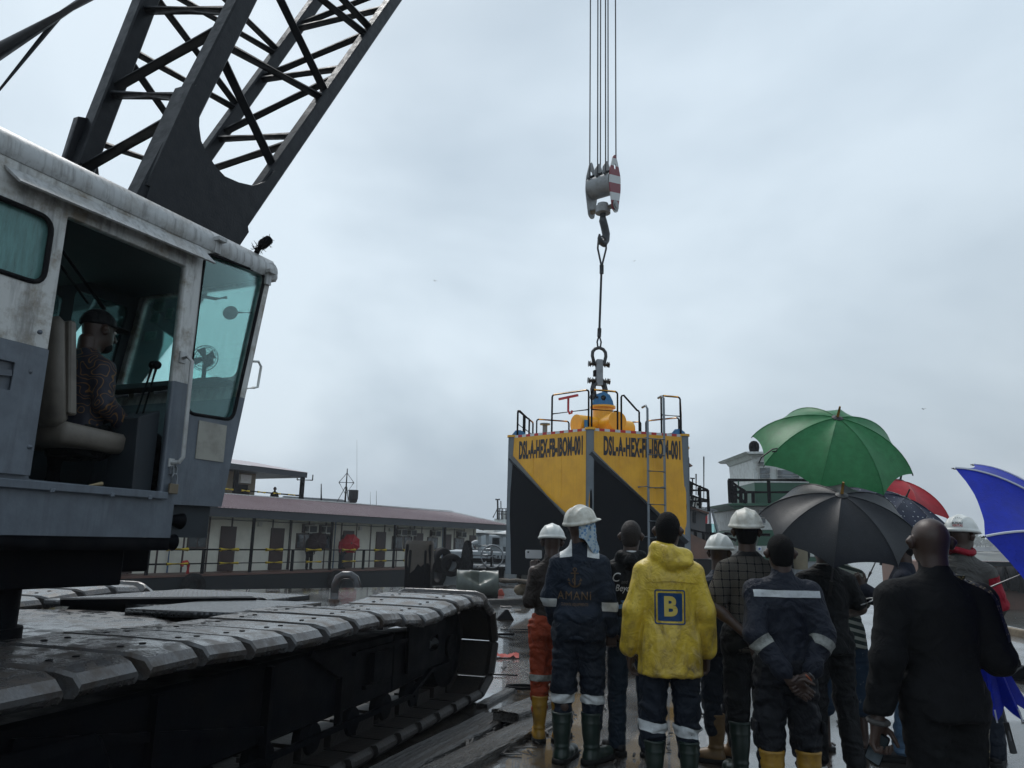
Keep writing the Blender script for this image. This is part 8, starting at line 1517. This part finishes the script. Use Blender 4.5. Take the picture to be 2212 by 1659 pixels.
# log, chains and cleats to the right
lg = plank('driftwood_log', gz(2166, 1366), gz(2270, 1386), .16, .13, mat('pale_driftwood', (.17, .135, .09), .6, dirt=(.07, .05, .035), damt=.7, dscale=8, bump=.5), 'pale driftwood log lying on the deck behind the elbow', 'log', 14, .015)
def padeye(x, y, s, rz, label):
    p = gz(x, y); e = empty('deck_padeye', p, rz, label, 'deck fitting'); link('eye_plate', plate(rpoly([(-s, 0), (s * 1.0, 0), (s * .9, s * .55), (s * .35, s * .85), (-.1 * s, s * .7)], s * .2, 4), s * .35, holes=[[(s * .38 + s * .28 * math.cos(k * .524), s * .42 + s * .22 * math.sin(k * .524)) for k in range(12)]], M=axes((0, 0, 0), (1, 0, 0), (0, 0, 1))), M_BLACK, e); mb = MB(); mb.box(-s * 1.1, s * 1.1, -s * .4, s * .4, -.01, .02); mb.build('base_plate', M_BLACK, e)
padeye(2178, 1440, .20, .2, 'black steel padeye on the deck, upper end of the chain'); padeye(2215, 1470, .24, -.2, 'black steel padeye at the right edge, lower end of the chain')
chn = empty('deck_chain', gz(2190, 1438), 0, 'short rusty chain running between the two black padeyes', 'chain'); pa, pb = V3(-.02, 0, .12), gz(2216, 1466) - gz(2190, 1438) + V3(0, 0, .12)
for k in range(7):
    t = k / 6.; c = pa.lerp(pb, t) - V3(0, 0, .08 * math.sin(math.pi * t)); d, a_, b_ = frame(pb - pa); s_ = a_ if k % 2 else b_; mb = MB(); pts = [c + d * (.055 * math.cos(q)) + s_ * (.03 * math.sin(q)) for q in np.linspace(0, 2 * math.pi, 13)[:-1]]; mb.path(pts, .011, 6, closed=True); mb.build('chain_link', M_BLACK, chn, smooth=4)
# white hose on the quay edge behind the crane body
hs_ = empty('white_hose', at(185, 1252, 9.6), 0, 'short pale hose lying across the plates behind the crane body', 'hose'); mb = MB(); mb.path([(-.35, 0, .02), (-.1, -.05, .06), (.1, -.1, .05), (.35, -.25, -.05)], .035, 8); mb.build('hose', M_WHITE, hs_, smooth=1)
# birds
def bird(x, y, Y, s, rot, label):
    e = empty('bird', at(x, y, Y), rot, label, 'bird', 'flying birds'); mb = MB(); mb.path([(0, -.16, 0), (0, -.05, .01), (0, .06, .01), (0, .14, .02), (0, .18, .02)], .03, 8, radii=[.008, .035, .04, .025, .006]); mb.build('body', M_BLKC, e, smooth=4)
    for sx in (-1, 1):
        mb = MB(); mb.hexa([(0, -.05, .01), (0, .06, .01), (sx * .22, .09, .12), (sx * .22, -.02, .12), (0, -.05, .018), (0, .06, .018), (sx * .22, .09, .126), (sx * .22, -.02, .126)]); mb.poly([(sx * .22, .09, .123), (sx * .22, -.02, .123), (sx * .46, -.08, .06)]); mb.build('wing', M_BLKC, e)
    e.scale = (s, s, s)
bird(940, 607, 60, .55, .6, 'tiny dark bird flying left of the wire sling'); bird(1370, 564, 70, .5, -.4, 'tiny dark bird flying right of the hook'); bird(1995, 884, 80, .9, .2, 'pale far gull gliding above the green umbrella')
# ------------------------------------------------------------------ rain haze over the river
mb = MB(); mb.box(-640, 1230, -12, 920, -3.0, 42); hz = mb.build('haze', None)
m = bpy.data.materials.new('rain_haze'); m.use_nodes = True; t = m.node_tree; t.nodes.remove(t.nodes['Principled BSDF']); pv = t.nodes.new('ShaderNodeVolumePrincipled'); pv.inputs['Color'].default_value = (.93, .96, 1.0, 1); pv.inputs['Density'].default_value = .0008; pv.inputs['Anisotropy'].default_value = .1; t.links.new(pv.outputs[0], t.nodes['Material Output'].inputs['Volume']); hz.data.materials.append(m)
tag(hz, 'thin grey rain haze over the river', 'haze', kind='stuff')
